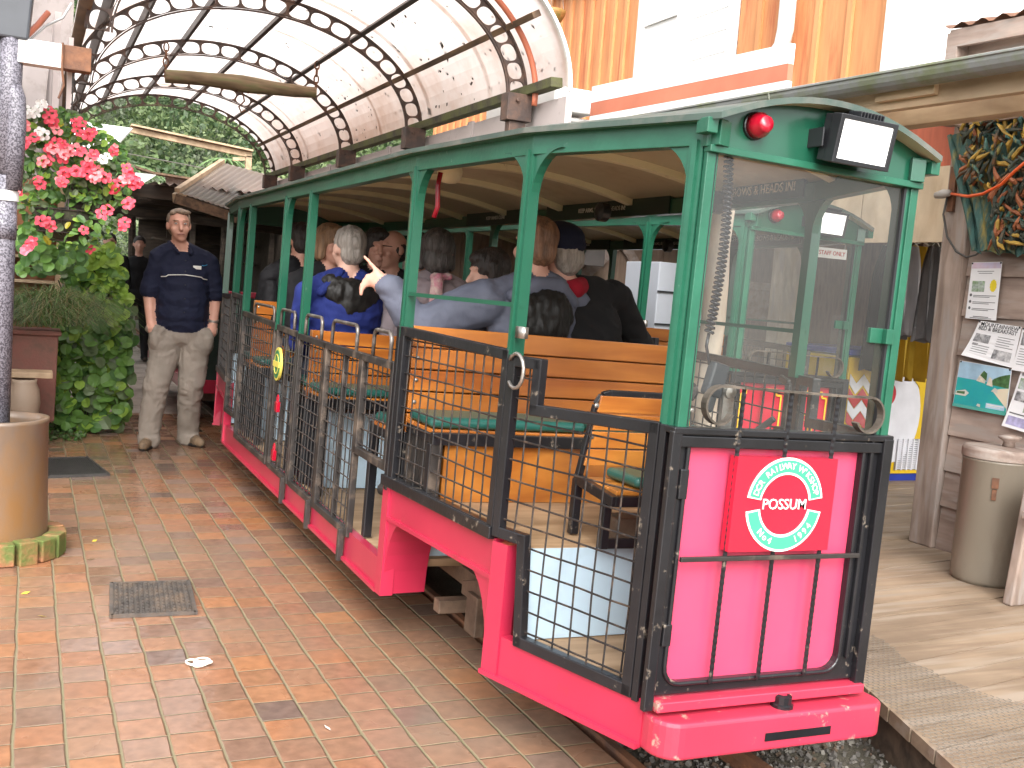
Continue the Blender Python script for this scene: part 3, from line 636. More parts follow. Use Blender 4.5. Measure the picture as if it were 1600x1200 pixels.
# -------- side gates with wire mesh
G1 = [(.592, .632), (.592, 1.158), (.488, 1.158), (.488, 1.022), (.055, 1.04), (.055, .328), (.462, .328), (.485, .632)]
G2 = [(.628, .628), (.628, 1.172), (1.39, 1.188), (1.39, .628)]
G3 = [(1.47, .665), (1.47, 1.05), (1.86, 1.05), (1.86, .665)]
G4 = [(1.885, .305), (1.885, 1.05), (2.43, 1.05), (2.43, .305)]
G5 = [(2.455, .305), (2.455, 1.05), (2.96, 1.055), (2.96, .305)]
G6 = [(3.0, .305), (3.0, 1.06), (3.47, 1.07), (3.47, .305)]
G7 = [(3.55, .305), (3.55, 1.075), (4.50, 1.095), (4.50, .305)]
G8 = [(4.56, .42), (4.56, 1.19), (4.915, 1.20), (4.915, .42)]
G9 = [(TL-t, z) for t, z in G1[::-1]]; G2m = [(TL-t, z) for t, z in G2[::-1]]
for sd in (-1, 1):
    for nm, G in (('gate', G1), ('mesh_panel', G2), ('mesh_panel', G3), ('gate', G4), ('gate', G5), ('gate', G6), ('mesh_panel', G7), ('mesh_panel', G8), ('mesh_panel', G2m), ('gate', G9)):
        mb = B(); sidebar(mb, sd, G, .034 if G in (G1, G2) else .030, -.005, True)
        if G is G1:
            sidebar(mb, sd, [(.592, .64), (.62, .64)], .03, -.005); sidebar(mb, sd, [(.025, .318), (.025, 1.045)], .022, .0)
        if G in (G2,): sidebar(mb, sd, [(.628, .622), (1.44, .622)], .04, .0); sidebar(mb, sd, [(1.43, .60), (1.43, 1.19)], .03, -.004)
        if G is G2m: sidebar(mb, sd, [(TL-.628, .622), (TL-1.44, .622)], .04, .0)
        if G in (G4, G5, G6): sidebar(mb, sd, [(G[0][0]+.05, .30), (G[0][0]+.05, .19)], .028, .012)
        if G in (G4, G6): sidebar(mb, sd, [(G[0][0]+.27, .305), (G[0][0]+.27, 1.05)], .022, -.01)
        g = mb.build(nm, m_black if G in (G1, G2) else m_blackdust, tram, bevel=.003)
        mb = B(); far = sd > 0; meshgrid(mb, sd, G, .063 if not far else .068, .0625); mb.build('wire_mesh', m_wire, g)
        if sd < 0 and G is G6:
            mb = B(); c = sp(sd, 3.36, .875, .018); n_ = snorm(sd, 3.3); ay = Vector((0, 1, 0))
            def oval(a, b, off): return [c+Vector((0, a*math.cos(q), b*math.sin(q)))+n_*off for q in np.linspace(0, 2*PI, 29)[:-1]]
            mb.prism(oval(.085, .090, 0), -n_*.012); mb.k = 1; mb.prism(oval(.072, .076, .003), -n_*.006); mb.k = 0; mb.ring(oval(.052, .055, .006), oval(.047, .050, .006), -n_*.006)
            mb.bar(c+n_*.004+Vector((0, -.074, 0)), c+n_*.004+Vector((0, .074, 0)), .03, .006, up=n_)
            mb.build('oval_badge', [mat('badge_yellow', (.62, .52, .10), .45), mat('badge_green', (.04, .17, .07), .4)], g)
            for z in (.66, .40):
                mb = B(); p = sp(sd, 3.22, z, .03); mb.box(p, (.02, .045, .055)); mb.tube([p+Vector((0, -.016, .02)), p+Vector((0, -.016, .05)), p+Vector((0, 0, .062)), p+Vector((0, .016, .05)), p+Vector((0, .016, .02))], .005, 6)
                mb.build('padlock', m_lens_red, g, bevel=.003)
        if sd < 0 and G is G1:
            mb = B(); c = sp(sd, .565, 1.14, .022); pts = [c+Vector((0, .055*math.cos(a)-.02, .052*math.sin(a)-.01)) for a in np.linspace(.2*PI, 1.75*PI, 14)]; mb.tube(pts, .006, 6); mb.box(sp(sd, .555, 1.245, .012), (.02, .05, .035)); smooth_all(mb)
            mb.build('latch', m_steel, g)
    # hand hoops above the low gates
    for ta, tb in ((1.52, 1.74), (1.97, 2.36), (2.55, 2.86), (3.10, 3.42), (3.60, 4.15)):
        mb = B(); r_ = .035; z1 = 1.172; pts = [sp(sd, ta, 1.05), sp(sd, ta, z1-r_)]+[sp(sd, ta+r_*(1-math.cos(a)), z1-r_+r_*math.sin(a)) for a in (.4, .8, 1.2)]+[sp(sd, ta+r_, z1), sp(sd, tb-r_, z1)]+[sp(sd, tb-r_*(1-math.cos(a)), z1-r_+r_*math.sin(a)) for a in (1.2, .8, .4)]+[sp(sd, tb, z1-r_), sp(sd, tb, 1.05)]
        mb.tube(pts, .0085, 8); smooth_all(mb); mb.build('hand_hoop', m_steelworn, tram)
    mb = B(); sidebar(mb, sd, [(.60, 1.325), (1.39, 1.325)], .014, -.01); mb.build('window_bar', m_green, tram)
# -------- benches
def bench(T, t, zs, zb, deep, sgn, s0=-.60, s1=.60, base=True, zf=.605, cush=((-.60, .02), (.06, .58))):
    """slatted bench: back at t, seat reaching sgn*deep"""
    mb = B(); n = 5; hgt = (zb-zs+.06)/n
    for i in range(n):
        z = zs-.06+i*hgt; mb.bx(s0, s1, t-.011, t+.011, z+.002, z+hgt-.004)
    mb.k = 1
    for s in (s0+.025, s1-.025):
        for i in range(n): mb.lathe([(.009, 0), (.007, .005), (0, .006)], (s, t+sgn*.011, zs-.06+(i+.5)*hgt), 8, Matrix.Rotation(PI/2*(-sgn if sgn > 0 else 1), 3, 'X'))
    o = mb.build('bench_back', [m_slat, m_steel], T, bevel=.003)
    mb = B()
    for i in range(4): a = t+sgn*(.02+i*deep/4); b = a+sgn*(deep/4-.006); mb.bx(s0, s1, min(a, b), max(a, b), zs-.022, zs)
    st = mb.build('bench_seat', m_slat, T, bevel=.003)
    mb = B(); a = t+sgn*(deep+.012); mb.bx(s0-.005, s1+.005, min(a, a+sgn*.028), max(a, a+sgn*.028), zs-.052, zs-.008)
    for s in (s0+.01, s1-.01): mb.bar((s, t+sgn*.02, zs-.03), (s, a, zs-.03), .025, .035); mb.bar((s, a, zs-.05), (s, a, zf), .035, .035); mb.bar((s, t, zs-.05), (s, t, zf), .03, .03)
    mb.build('bench_frame', m_black, T, bevel=.003)
    for c0, c1 in cush:
        mb = B(); a, b = t+sgn*.03, t+sgn*(deep+.005); mb.bx(c0, c1, min(a, b), max(a, b), zs+.002, zs+.042); mb.build('seat_cushion', m_cush, st, bevel=.018, seg=4)
    return o, st
bench(tram, 1.398, .865, 1.215, .27, -1)
mb = B(); mb.bx(-.545, .545, 1.118, 1.136, .607, .812); mb.build('bench_box', m_pine, tram)
for sd in (-1, 1):
    mb = B()
    for k in range(8): mb.bx(sd*.585-.008, sd*.585+.008, 1.13+k*.034, 1.13+k*.034+.028, .64, .83)
    mb.bx(sd*.585-.02, sd*.585+.02, 1.09, 1.122, .61, .835); mb.bx(sd*.585-.01, sd*.585+.01, 1.12, 1.40, .632, .66)
    mb.build('bench_side_grille', m_blackdust, tram)
bench(tram, 1.465, .80, 1.14, .30, 1, zf=.32)
for t in (2.90, 4.38):
    bench(tram, t-.012, .80, 1.10 if t < 4 else 1.19, .30, -1, zf=.32); bench(tram, t+.012, .80, 1.10 if t < 4 else 1.19, .30, 1, zf=.32)
    mb = B(); mb.bx(-.50, .50, t-.14, t+.14, .32, .70); mb.build('bench_box', m_blue, tram)
    mb = B()
    for q in (-.22, -.05, .22): mb.bar((-.57, t+q, .33), (-.57, t+q*.8, .76), .035, .035)
    mb.bar((-.57, t-.3, .34), (-.57, t+.3, .34), .03, .03); mb.build('bench_frame', m_black, tram)
# -------- driver's chair
mb = B(); cs = -.055; sl = [(cs-.215, .79), (cs-.175, 1.03), (cs-.155, 1.062), (cs-.13, 1.070), (cs+.13, 1.070), (cs+.155, 1.062), (cs+.175, 1.03), (cs+.215, .79)]
for a, b in zip(sl, sl[1:]): mb.bar((a[0], .640, a[1]), (b[0], .640, b[1]), .022, .022, up=(0, 1, 0))
for sg in (-1, 1):
    s = cs+sg*.215; mb.bar((s, .65, .79), (s, .40, .765), .026, .032); mb.bar((s, .64, .79), (s, .64, .61), .028, .028); mb.bar((s, .45, .765), (s, .45, .61), .028, .028)
mb.bar((cs-.215, .41, .765), (cs+.215, .41, .765), .026, .032); mb.bar((cs-.215, .45, .625), (cs+.215, .45, .625), .02, .03)
ch = mb.build('driver_chair', m_black, tram, bevel=.003)
mb = B()
for i in range(4):
    z = .835+i*.058; x_ = .207-.035*i/4*1.1; x2 = .207-.035*(i+1)/4*1.1
    mb.prism([(cs-x_, .636, z), (cs+x_, .636, z), (cs+x2, .636, z+.053), (cs-x2, .636, z+.053)], (0, -.014, 0))
mb.k = 1
for sg in (-1, 1):
    for z in (1.03, .93): mb.lathe([(.010, 0), (.008, .004), (0, .005)], (cs+sg*(.20-.07*(z-.8)), .622, z), 8, Matrix.Rotation(PI/2, 3, 'X'))
mb.build('chair_back', [m_pine, m_steel], ch, bevel=.003)
mb = B()
for i in range(4): mb.bx(cs-.205, cs+.205, .415+i*.056, .415+i*.056+.051, .782, .797)
mb.build('chair_seat', m_pine, ch, bevel=.003)
mb = B(); mb.bx(cs-.13, cs+.19, .425, .62, .80, .835); mb.build('seat_cushion', m_cush, ch, bevel=.016, seg=4)
mb = B(); mb.bx(cs-.14, cs+.16, .50, .60, .607, .69); mb.build('chair_pedestal', m_brown, ch, bevel=.01)
# -------- dash shelf behind the windscreen, control stand
mb = B(); mb.bx(-.30, .30, .02, .09, 1.005, 1.02); mb.build('dash_shelf', m_blue, tram)
mb = B(); mb.bar((.10, .30, .32), (.10, .30, 1.00), .035, .035); mb.bar((.10, .30, .98), (.16, .24, 1.06), .02, .02)
for a, b in (((.165, .20, 1.03), (.165, .20, 1.17)), ((.165, .20, 1.17), (.20, .28, 1.18)), ((.165, .20, 1.03), (.20, .28, 1.02))): mb.bar(a, b, .014, .022)
mb.lathe([(.03, -.02), (.03, .02), (.02, .03)], (-.20, .20, 1.13), 12, Matrix.Rotation(PI/2, 3, 'X'))
mb.build('control_stand', m_blackdust, tram, bevel=.004)
# -------- warning boards with lettering along the far roof beam
for ta, tb, z, txt, size in ((.66, 1.46, 1.832, 'KEEP ARMS, ELBOWS & HEADS IN!', .047), (1.60, 2.78, 1.815, 'KEEP ARMS, ELBOWS & HEADS IN!', .03), (3.0, 3.9, 1.815, 'KEEP HANDS CLEAR', .03)):
    mb = B(); x = .585 if ta > 1 else None
    pa, pb = (sp(1, ta, z, -.05), sp(1, tb, z, -.05)); d = (pb-pa).normalized(); n_ = Vector((-1, 0, 0)); n_ = (n_ - d*n_.dot(d)).normalized()
    mb.prism([pa+Vector((0, 0, -.04)), pb+Vector((0, 0, -.04)), pb+Vector((0, 0, .04)), pa+Vector((0, 0, .04))], -n_*.012)
    mb.k = 1; mb.text(txt, (pa+pb)/2+n_*.0005, -d, (0, 0, 1), size, .0015); mb.build('warning_board', [m_signboard, m_white], tram)
for t in (1.12, 2.05):
    mb = B(); p = sp(1, t, 1.79, -.12); mb.lathe([(.02, -.03), (.045, -.02), (.045, .02), (.03, .03)], p, 14, Matrix.Rotation(PI/2, 3, 'Y')); mb.build('ceiling_speaker', m_rubber, tram)
mb = B(); p = Vector((-.30, 1.95, 1.86)); mb.lathe([(.05, .03), (.055, .0), (.05, -.03), (.03, -.05), (.0, -.055)], p, 18); smooth_all(mb); mb.build('ceiling_lamp', m_cream, tram)
mb = B(); mb.tube([(-.52, 1.47, 1.79), (-.525, 1.475, 1.74), (-.52, 1.47, 1.66), (-.528, 1.48, 1.62)], .010, 6); smooth_all(mb); mb.build('hanging_strap', m_lens_red, tram)
# -------- the second tram: the same kind of vehicle on the siding
tram2 = dup(tram); tram2.location = tram.location + Vector((1.67, 1.97, 0))
tag(tram2, 'empty green tram with yellow-lined red front standing beyond the first tram', 'tram')
# -------- radio microphone on its coiled cord (front tram only)
mb = B(); pts = []; top, bot = Vector((-.195, .13, 1.80)), Vector((-.215, .10, 1.30)); n = 420
for i in range(n+1):
    k = i/n; c = top.lerp(bot, k)+Vector((.018*math.sin(k*PI), 0, 0)); a = k*2*PI*38; r_ = .011; pts.append(c+Vector((r_*math.cos(a), r_*math.sin(a), 0)))
mb.tube(pts, .0042, 5); mb.tube([bot, bot+Vector((-.004, 0, -.035)), bot+Vector((.012, 0, -.085))], .005, 6); smooth_all(mb)
mic = mb.build('microphone_cord', m_cord, tram)
mb = B(); Rk = Matrix.Rotation(.22, 3, 'Y'); c = bot+Vector((.03, -.01, -.125)); mb.box(c, (.056, .034, .095), Rk); mb.box(c+Vector((-.012, .0, -.065)), (.03, .026, .05), Rk); mb.build('microphone', mat('microphone_grey', (.022, .030, .040), .35), mic, bevel=.008)
mb = B(); p = c+Vector((.035, -.02, -.03)); mb.lathe([(.02, 0), (.018, .012), (0, .016)], p, 12, Matrix.Rotation(PI/2, 3, 'X')); mb.bx(p.x-.018, p.x+.018, p.y-.004, p.y+.01, p.z-.10, p.z+.02); mb.build('microphone_clip', m_steel, mic)
# yellow lining on the second tram's panel
pan2 = [c for c in tram2.children if c.name.startswith('front_panel')][0]
pan2.data = pan2.data.copy(); pan2.data.materials[0] = m_reddark
m_line = mat('yellow_lining', (.78, .52, .03), .4)
mb = B(); mb.T = TM
def lining(x0, x1, z0, z1, y=-.006, k=.03, w=.009):
    pts = [(x0+k, z1), (x1-k, z1), (x1-k, z1-k), (x1, z1-k), (x1, z0+k), (x1-k, z0+k), (x1-k, z0), (x0+k, z0), (x0+k, z0+k), (x0, z0+k), (x0, z1-k), (x0+k, z1-k)]
    for a, b in zip(pts, pts[1:]+pts[:1]): mb.bar((a[0], y, a[1]), (b[0], y, b[1]), .003, w, up=(0, 0, 1) if a[1] == b[1] else (1, 0, 0))
lining(-.30, -.045, .42, .975); lining(-.005, .255, .42, .975)
for r_ in (.05, .075):
    pts = [Vector((.105+r_*math.cos(a), -.006, .78+r_*math.sin(a))) for a in np.linspace(0, 2*PI, 25)]
    for a, b in zip(pts, pts[1:]): mb.bar(a, b, .003, .008, up=(0, 1, 0))
ln = mb.build('panel_lining', m_line, tram); ln.parent = pan2
# -------- emblem plate on the front panel
mb = B(); mb.k = 0; mb.bx(-.183, .160, -.046, -.012, .728, .985)
ec = Vector((-.012, -.0465, .857)); N_ = 40
def ringseg(mb, r0, r1, a0, a1, y, n=26):
    for k in range(n):
        p, q = a0+(a1-a0)*k/n, a0+(a1-a0)*(k+1)/n
        mb.prism([ec+Vector((r*math.cos(a), y, r*math.sin(a))) for r, a in ((r0, p), (r1, p), (r1, q), (r0, q))][::1], (0, .002, 0))
for s0 in (1, -1):
    lim = .125; mb.k = 1; ringseg(mb, .083, .130, math.asin(.016/.106)*1 if s0 > 0 else PI+.15, PI-.15 if s0 > 0 else 2*PI-.15, -.0022)
    mb.k = 2; ringseg(mb, .090, .123, .19 if s0 > 0 else PI+.19, PI-.19 if s0 > 0 else 2*PI-.19, -.0036)
mb.k = 3
def arctext(txt, rad, a0, a1, size, inside=False):
    n = len(txt)
    for i, ch in enumerate(txt):
        if ch == ' ': continue
        a = a0+(a1-a0)*i/(n-1); o = ec+Vector((rad*math.cos(a), -.0036, rad*math.sin(a)))
        ay = Vector((math.cos(a), 0, math.sin(a)))*(-1 if inside else 1); ax = ay.cross(Vector((0, 1, 0)))*-1
        ax = Vector((0, 1, 0)).cross(ay)*1.0
        mb.text(ch, o, ax, ay, size, .0018)
mb.k = 4
arctext("DCR RAILWAY W'KSHOP", .1065, PI-.32, .32, .0245)
arctext("No4", .1065, PI+.80, PI+1.18, .026, True); arctext("1994", .1065, 2*PI-1.10, 2*PI-.58, .026, True)
mb.k = 3; mb.text('POSSUM', ec+Vector((0, .0, 0)), (1, 0, 0), (0, 0, 1), .041, .0022)
mb.build('emblem_plate', [m_reddark, m_white, m_mint, m_white, m_cream2], pan)
# ------------------------------------------------------------------ people
def fabric(name, col, rough=.85, var=.18, wr=.5, col2=None):
    m = mat(name, col, rough, var=var, scale=9, bump=wr, bscale=22, stretch=(1, 1, .55), spec=.25, col2=col2, thr=.6, dscale=4); return m
m_skin = mat('skin', (.60, .33, .245), .5, var=.10, scale=14, bump=.12, bscale=120, col2=(.60, .29, .22), thr=.62, soft=.2, dscale=9)
m_skinp = mat('pale_skin', (.66, .40, .31), .5, var=.08, scale=14, bump=.1, bscale=120)
def hairmat(name, col, var=.45): return mat(name, col, .5, var=var, scale=16, bump=.9, bscale=38, stretch=(3.2, 3.2, .5), detail=8)
class Fig:
    """body from overlapping tapered limbs, fused into one surface by a voxel remesh; each region keeps its cloth"""
    def __init__(s): s.p = []
    def cap(s, a, b, ra, rb, m, fl=None): s.p.append(('c', Vector(a), Vector(b), ra, rb, m)); return s
    def ell(s, c, r, m, R=None): s.p.append(('e', Vector(c), r, R or Matrix.Identity(3), m)); return s
    def build(s, name, mats, T, parent=None, vox=.011, smooth=3, origin=None, noise=0., cloth=()):
        mb = MB()
        for q in s.p:
            if q[0] == 'e': mb.ball(q[1], q[2], 18, 12, q[3])
            else:
                a, b, ra, rb = q[1:5]; d = (b-a).normalized(); L = (b-a).length; R = d.to_track_quat('Z', 'Y').to_matrix()
                prof = [(ra*math.cos(t), ra*math.sin(t)) for t in np.linspace(-PI/2+.05, 0, 6)]+[(rb*math.cos(t), L+rb*math.sin(t)) for t in np.linspace(0, PI/2-.05, 6)]
                mb.lathe(prof, a, 16, R)
        me = bpy.data.meshes.new('tmp'); me.from_pydata(mb.v, [], mb.f); o = bpy.data.objects.new('tmp', me); COL.objects.link(o)
        r = o.modifiers.new('r', 'REMESH'); r.mode = 'VOXEL'; r.voxel_size = vox
        if smooth: sm = o.modifiers.new('s', 'SMOOTH'); sm.factor = .5; sm.iterations = smooth
        dg = bpy.context.evaluated_depsgraph_get(); m2 = bpy.data.meshes.new_from_object(o.evaluated_get(dg)); bpy.data.objects.remove(o); bpy.data.meshes.remove(me)
        n = len(m2.vertices); co = np.empty(n*3); m2.vertices.foreach_get('co', co); co = co.reshape(-1, 3)
        pc = np.empty(len(m2.polygons)*3); m2.polygons.foreach_get('center', pc); pc = pc.reshape(-1, 3)
        best = np.full(len(pc), 9.); mi = np.zeros(len(pc), int)
        for q in s.p:
            if q[0] == 'e':
                Ri = np.array(q[3].transposed()); l = (pc-np.array(q[1])) @ Ri.T; rr = np.array(q[2]); dist = (np.linalg.norm(l/rr, axis=1)-1)*rr.min(); m = q[4]
            else:
                a, b = np.array(q[1]), np.array(q[2]); ab = b-a; t = np.clip(((pc-a) @ ab)/(ab @ ab), 0, 1); dist = np.linalg.norm(pc-(a+t[:, None]*ab), axis=1)-(q[3]+(q[4]-q[3])*t); m = q[5]
            k = dist < best; best[k] = dist[k]; mi[k] = m
        if noise:
            nrm = np.empty(n*3); m2.vertices.foreach_get('normal', nrm); nrm = nrm.reshape(-1, 3)
            for i in range(n):
                v = Vector(co[i]); co[i] += nrm[i]*noise*(mnoise.noise(Vector((v.x*22, v.y*22, v.z*9)))+.7*mnoise.noise(Vector((v.x*70, v.y*70, v.z*16))))
        if cloth:
            fl = np.zeros(n, bool)
            for pl_, k_ in zip(m2.polygons, mi):
                if k_ in cloth: fl[list(pl_.vertices)] = True
            nrm = np.empty(n*3); m2.vertices.foreach_get('normal', nrm); nrm = nrm.reshape(-1, 3); sd0 = float(len(co) % 97)
            for i in np.nonzero(fl)[0]:
                v = Vector(co[i]); wv = Vector((mnoise.noise(v*5), mnoise.noise(v*5+Vector((7, 3, 1))), mnoise.noise(v*5+Vector((1, 9, 4)))))*.10; q_ = v+wv
                r1 = 1-2*abs(mnoise.noise(Vector((q_.x*6+sd0, q_.y*6, q_.z*11)))); r2 = 1-2*abs(mnoise.noise(Vector((q_.x*15, q_.y*15+sd0, q_.z*21)))); co[i] += nrm[i]*(.0085*(r1-.4)+.0042*(r2-.4))
        L = WL[parent.name] if parent is not None else Vector(origin)
        out = np.array([T @ Vector(c) - L for c in co]) if T is not None else co-np.array(L)
        m2.vertices.foreach_set('co', out.ravel()); m2.polygons.foreach_set('material_index', mi.astype(np.int32)); m2.polygons.foreach_set('use_smooth', np.ones(len(pc), bool))
        for m in mats: m2.materials.append(m)
        m2.update(); m2.name = name
        ob = bpy.data.objects.new(name, m2); COL.objects.link(ob); WL[ob.name] = L
        if parent is not None: ob.parent = parent
        else: ob.location = L
        return ob

def head_prims(f, c, k, m, R, neck_to=None, mn=None):
    """head centred on c, size factor k, orientation R (its +y is where the face looks)"""
    P = lambda x, y, z: c + R @ Vector((x*k, y*k, z*k))
    f.ell(P(0, -.012, .022), (.076*k, .094*k, .092*k), m, R); f.ell(P(0, .026, -.040), (.060*k, .066*k, .078*k), m, R); f.ell(P(0, .052, -.092), (.034*k, .030*k, .026*k), m, R)
    f.cap(P(0, .088, .012), P(0, .112, -.028), .010*k, .017*k, m); f.ell(P(0, .080, .030), (.052*k, .014*k, .012*k), m, R)
    f.ell(P(0, .086, -.064), (.026*k, .012*k, .012*k), m, R)
    for sx in (-1, 1): f.ell(P(sx*.078, -.008, -.004), (.012*k, .022*k, .032*k), m, R); f.ell(P(sx*.040, .060, -.030), (.026*k, .022*k, .026*k), m, R)
def hair_prims(f, c, k, R, style, m=0):
    P = lambda x, y, z: c + R @ Vector((x*k, y*k, z*k))
    if style == 'short':
        f.ell(P(0, -.020, .036), (.083*k, .097*k, .092*k), m, R); f.ell(P(0, -.052, -.018), (.070*k, .058*k, .070*k), m, R); f.ell(P(0, .038, .084), (.056*k, .036*k, .026*k), m, R)
        for sx in (-1, 1): f.ell(P(sx*.068, -.010, .030), (.016*k, .034*k, .046*k), m, R)
    elif style == 'bob':
        f.ell(P(0, -.020, .038), (.092*k, .104*k, .096*k), m, R); f.ell(P(0, -.050, -.040), (.086*k, .062*k, .085*k), m, R); f.ell(P(0, .050, .080), (.060*k, .042*k, .034*k), m, R)
        for sx in (-1, 1): f.cap(P(sx*.074, .010, .04), P(sx*.078, .005, -.075), .030*k, .024*k, m)
    elif style == 'bald':
        f.ell(P(0, -.055, -.010), (.078*k, .050*k, .062*k), m, R)
        for sx in (-1, 1): f.ell(P(sx*.070, -.020, .0), (.014*k, .045*k, .040*k), m, R)

def seated(pos, yaw, label, mats, hair, hmat, k=1.0, head_yaw=0., head_pitch=0., lean=0., roll=0., arms=None, skinmat=None, extra=None, wide=1., legs=True, armr=1.):
    """seated figure; pos = seat point under the hips (world); yaw 0 looks along +Y; mats = (skin, jacket, trousers)"""
    T = Matrix.Translation(pos) @ Matrix.Rotation(yaw, 4, 'Z') @ Matrix.Scale(k, 4)
    root = thing('person', label, 'person', (pos[0], pos[1], .32))
    Rl = Matrix.Rotation(-lean, 4, 'X') @ Matrix.Rotation(roll, 4, 'Y')
    U = lambda x, y, z: Rl @ Vector((x, y, z))
    f = Fig(); w_ = wide
    f.ell((0, 0, .10), (.175*w_, .135, .125), 2); f.ell(U(0, .005, .26), (.165*w_, .125, .17), 1); f.ell(U(0, -.012, .40), (.185*w_, .125, .17), 1); f.ell(U(0, -.03, .47), (.17*w_, .095, .10), 1)
    for sx in (-1, 1): f.cap(U(sx*.06, -.01, .565), U(sx*.185*w_, -.005, .50), .066, .066, 1)
    A = arms or {}; ar = armr
    for sx, nm in ((-1, 'L'), (1, 'R')):
        sh = U(sx*.205*w_, 0, .485); el, wr = A.get(nm, (U(sx*.225*w_, .07, .215), Vector((sx*.13, .32, .15))))
        el, wr = Vector(el), Vector(wr)
        q_ = ar if nm in A else 1.; f.cap(sh, el, .064*q_, .054*q_, 1); f.cap(el, wr, .053*q_, .040*q_, 1)
        if nm+'hand' not in A:
            d = (wr-el).normalized(); f.cap(wr, wr+d*.05, .030, .034, 0)
            sd_ = d.cross(Vector((0, 0, 1))).normalized() if abs(d.z) < .9 else Vector((1, 0, 0))
            for q in range(4): b0 = wr+d*.07+sd_*(q-1.5)*.017; f.cap(b0, b0+d*(.050-.004*abs(q-1.3))+Vector((0, 0, -.016)), .0095, .0085, 0)
            f.cap(wr+d*.03+sd_*.03*-sx, wr+d*.085+sd_*.048*-sx, .012, .009, 0)
    if legs:
        for sx in (-1, 1):
            f.cap((sx*.095, .02, .075), (sx*.11, .38, .075), .088, .066, 2); f.cap((sx*.11, .38, .075), (sx*.115, .33, -.34), .062, .045, 2); f.cap((sx*.115, .33, -.39), (sx*.12, .47, -.41), .042, .036, 3)
    nk = U(0, .0, .565); hc = nk + Matrix.Rotation(-lean*.3, 3, 'X') @ Vector((0, .025, .175)); hc = U(0, .02, .735) if lean < .2 else U(0, .05, .72)
    f.cap(nk, hc+Vector((0, -.015, -.06)), .058, .052, 0)
    HR = Euler((head_pitch, roll*.5, head_yaw)).to_matrix(); head_prims(f, hc, 1.0, 0, HR)
    if extra: extra(f, U)
    body = f.build('body', list(mats)+[m_boot], T, root, vox=.0095, cloth=(1, 2))
    if hair:
        h = Fig(); hair_prims(h, hc, 1.0, HR, hair); h.build('hair', [hmat], T, root, vox=.0065, smooth=1, noise=.006)
    return root, T, U, hc, HR, body
m_boot = mat('dark_boot', (.05, .04, .035), .6, var=.2)
m_jeans = fabric('dark_trousers', (.03, .035, .05))
m_hgrey = hairmat('grey_hair', (.30, .27, .24)); m_hdgrey = hairmat('dark_grey_hair', (.075, .068, .065), .7); m_hbrown = hairmat('brown_hair', (.20, .105, .06), .7); m_hdark = hairmat('dark_hair', (.03, .024, .022)); m_hlight = hairmat('light_brown_hair', (.24, .14, .075))
m_bluej = fabric('blue_jacket', (.014, .024, .135)); m_greyj = fabric('slate_grey_jacket', (.10, .108, .145), .65); m_fleece = fabric('black_fleece', (.012, .0115, .012), .95, wr=.25); m_lilac = fabric('lilac_grey_fleece', (.27, .225, .24)); m_blackj = fabric('black_jacket', (.010, .010, .012), .7)
m_hood = fabric('black_hood_lining', (.012, .011, .010), .45, wr=.9)
def addpart(name, prims, m, T, root, vox=.009, smooth=2, noise=.0):
    f = Fig()
    for q in prims:
        (f.cap if len(q) == 5 else f.ell)(*q[:-1] if False else q)
    return f.build(name, [m] if not isinstance(m, list) else m, T, root, vox, smooth, None, noise)
SEAT = .835
# man with grey hair in the blue jacket
p = at(549, 352, y=5.36); r_, T, U, hc, HR, _ = seated((p.x, 5.36, p.z-.86), .05, 'grey-haired passenger seen from behind in a bright blue jacket with black hood', (m_skinp, m_bluej, m_jeans), 'short', m_hgrey, 1.0, .1, wide=1.08, arms={'L': ((-.215, .10, .22), (-.10, .32, .16))})
addpart('hood', [(U(0, -.085, .50), (.155, .060, .085), 0), (U(-.10, -.04, .555), (.075, .055, .045), 0), (U(.10, -.04, .555), (.075, .055, .045), 0), (U(0, -.10, .44), (.10, .045, .07), 0)], m_hood, T, r_, noise=.008)
addpart('hood_rim', [(U(-.17, -.085, .50), U(-.06, -.055, .61), .024, .020, 0), (U(.17, -.085, .50), U(.06, -.055, .61), .024, .020, 0)], m_bluej, T, r_)
# woman with dark grey bob, lilac hood and pink scarf
p = at(686, 362, y=5.25); r_, T, U, hc, HR, _ = seated((p.x, 5.25, p.z-.845), -.12, 'passenger with a dark grey bob in a lilac-grey hooded fleece with a pink scarf', (m_skinp, m_lilac, m_jeans), 'bob', m_hdgrey, 1.0, -.1)
addpart('hood', [(U(0, -.09, .50), (.150, .065, .085), 0), (U(-.09, -.05, .555), (.07, .05, .04), 0), (U(.09, -.05, .555), (.07, .05, .04), 0)], m_lilac, T, r_, noise=.008)
m_scarf = mat('pink_scarf', (.55, .17, .26), .8, var=.4, scale=30, col2=(.70, .55, .50), thr=.5, dscale=22, bump=.4)
addpart('scarf', [(U(-.03, -.155, .585), U(-.035, -.165, .40), .034, .040, 0), (U(-.04, -.12, .60), U(.05, -.10, .61), .025, .02, 0)], m_scarf, T, r_, noise=.008)
# balding man, face turned to the left
p = at(620, 362, y=5.85); r_, T, U, hc, HR, _ = seated((p.x, 5.95, p.z-.84), PI, 'balding passenger facing left between the blue jacket and the lilac fleece', (m_skin, m_blackj, m_jeans), 'bald', m_hdark, 1.0, -1.15)
addpart('glasses', [(hc+HR @ Vector((.03, .096, .018)), hc+HR @ Vector((.078, .0, .014)), .003, .003, 0), (hc+HR @ Vector((-.03, .096, .018)), hc+HR @ Vector((-.078, .0, .014)), .003, .003, 0)], m_black, T, r_, vox=.003, smooth=0)
# dark haired woman in profile
p = at(772, 388, y=4.62); r_, T, U, hc, HR, _ = seated((p.x, 4.62, p.z-.835), .75, 'dark-haired passenger in a slate jacket, face in profile to the left', (m_skinp, m_greyj, m_jeans), 'bob', m_hdark, .97, .85, -.15)
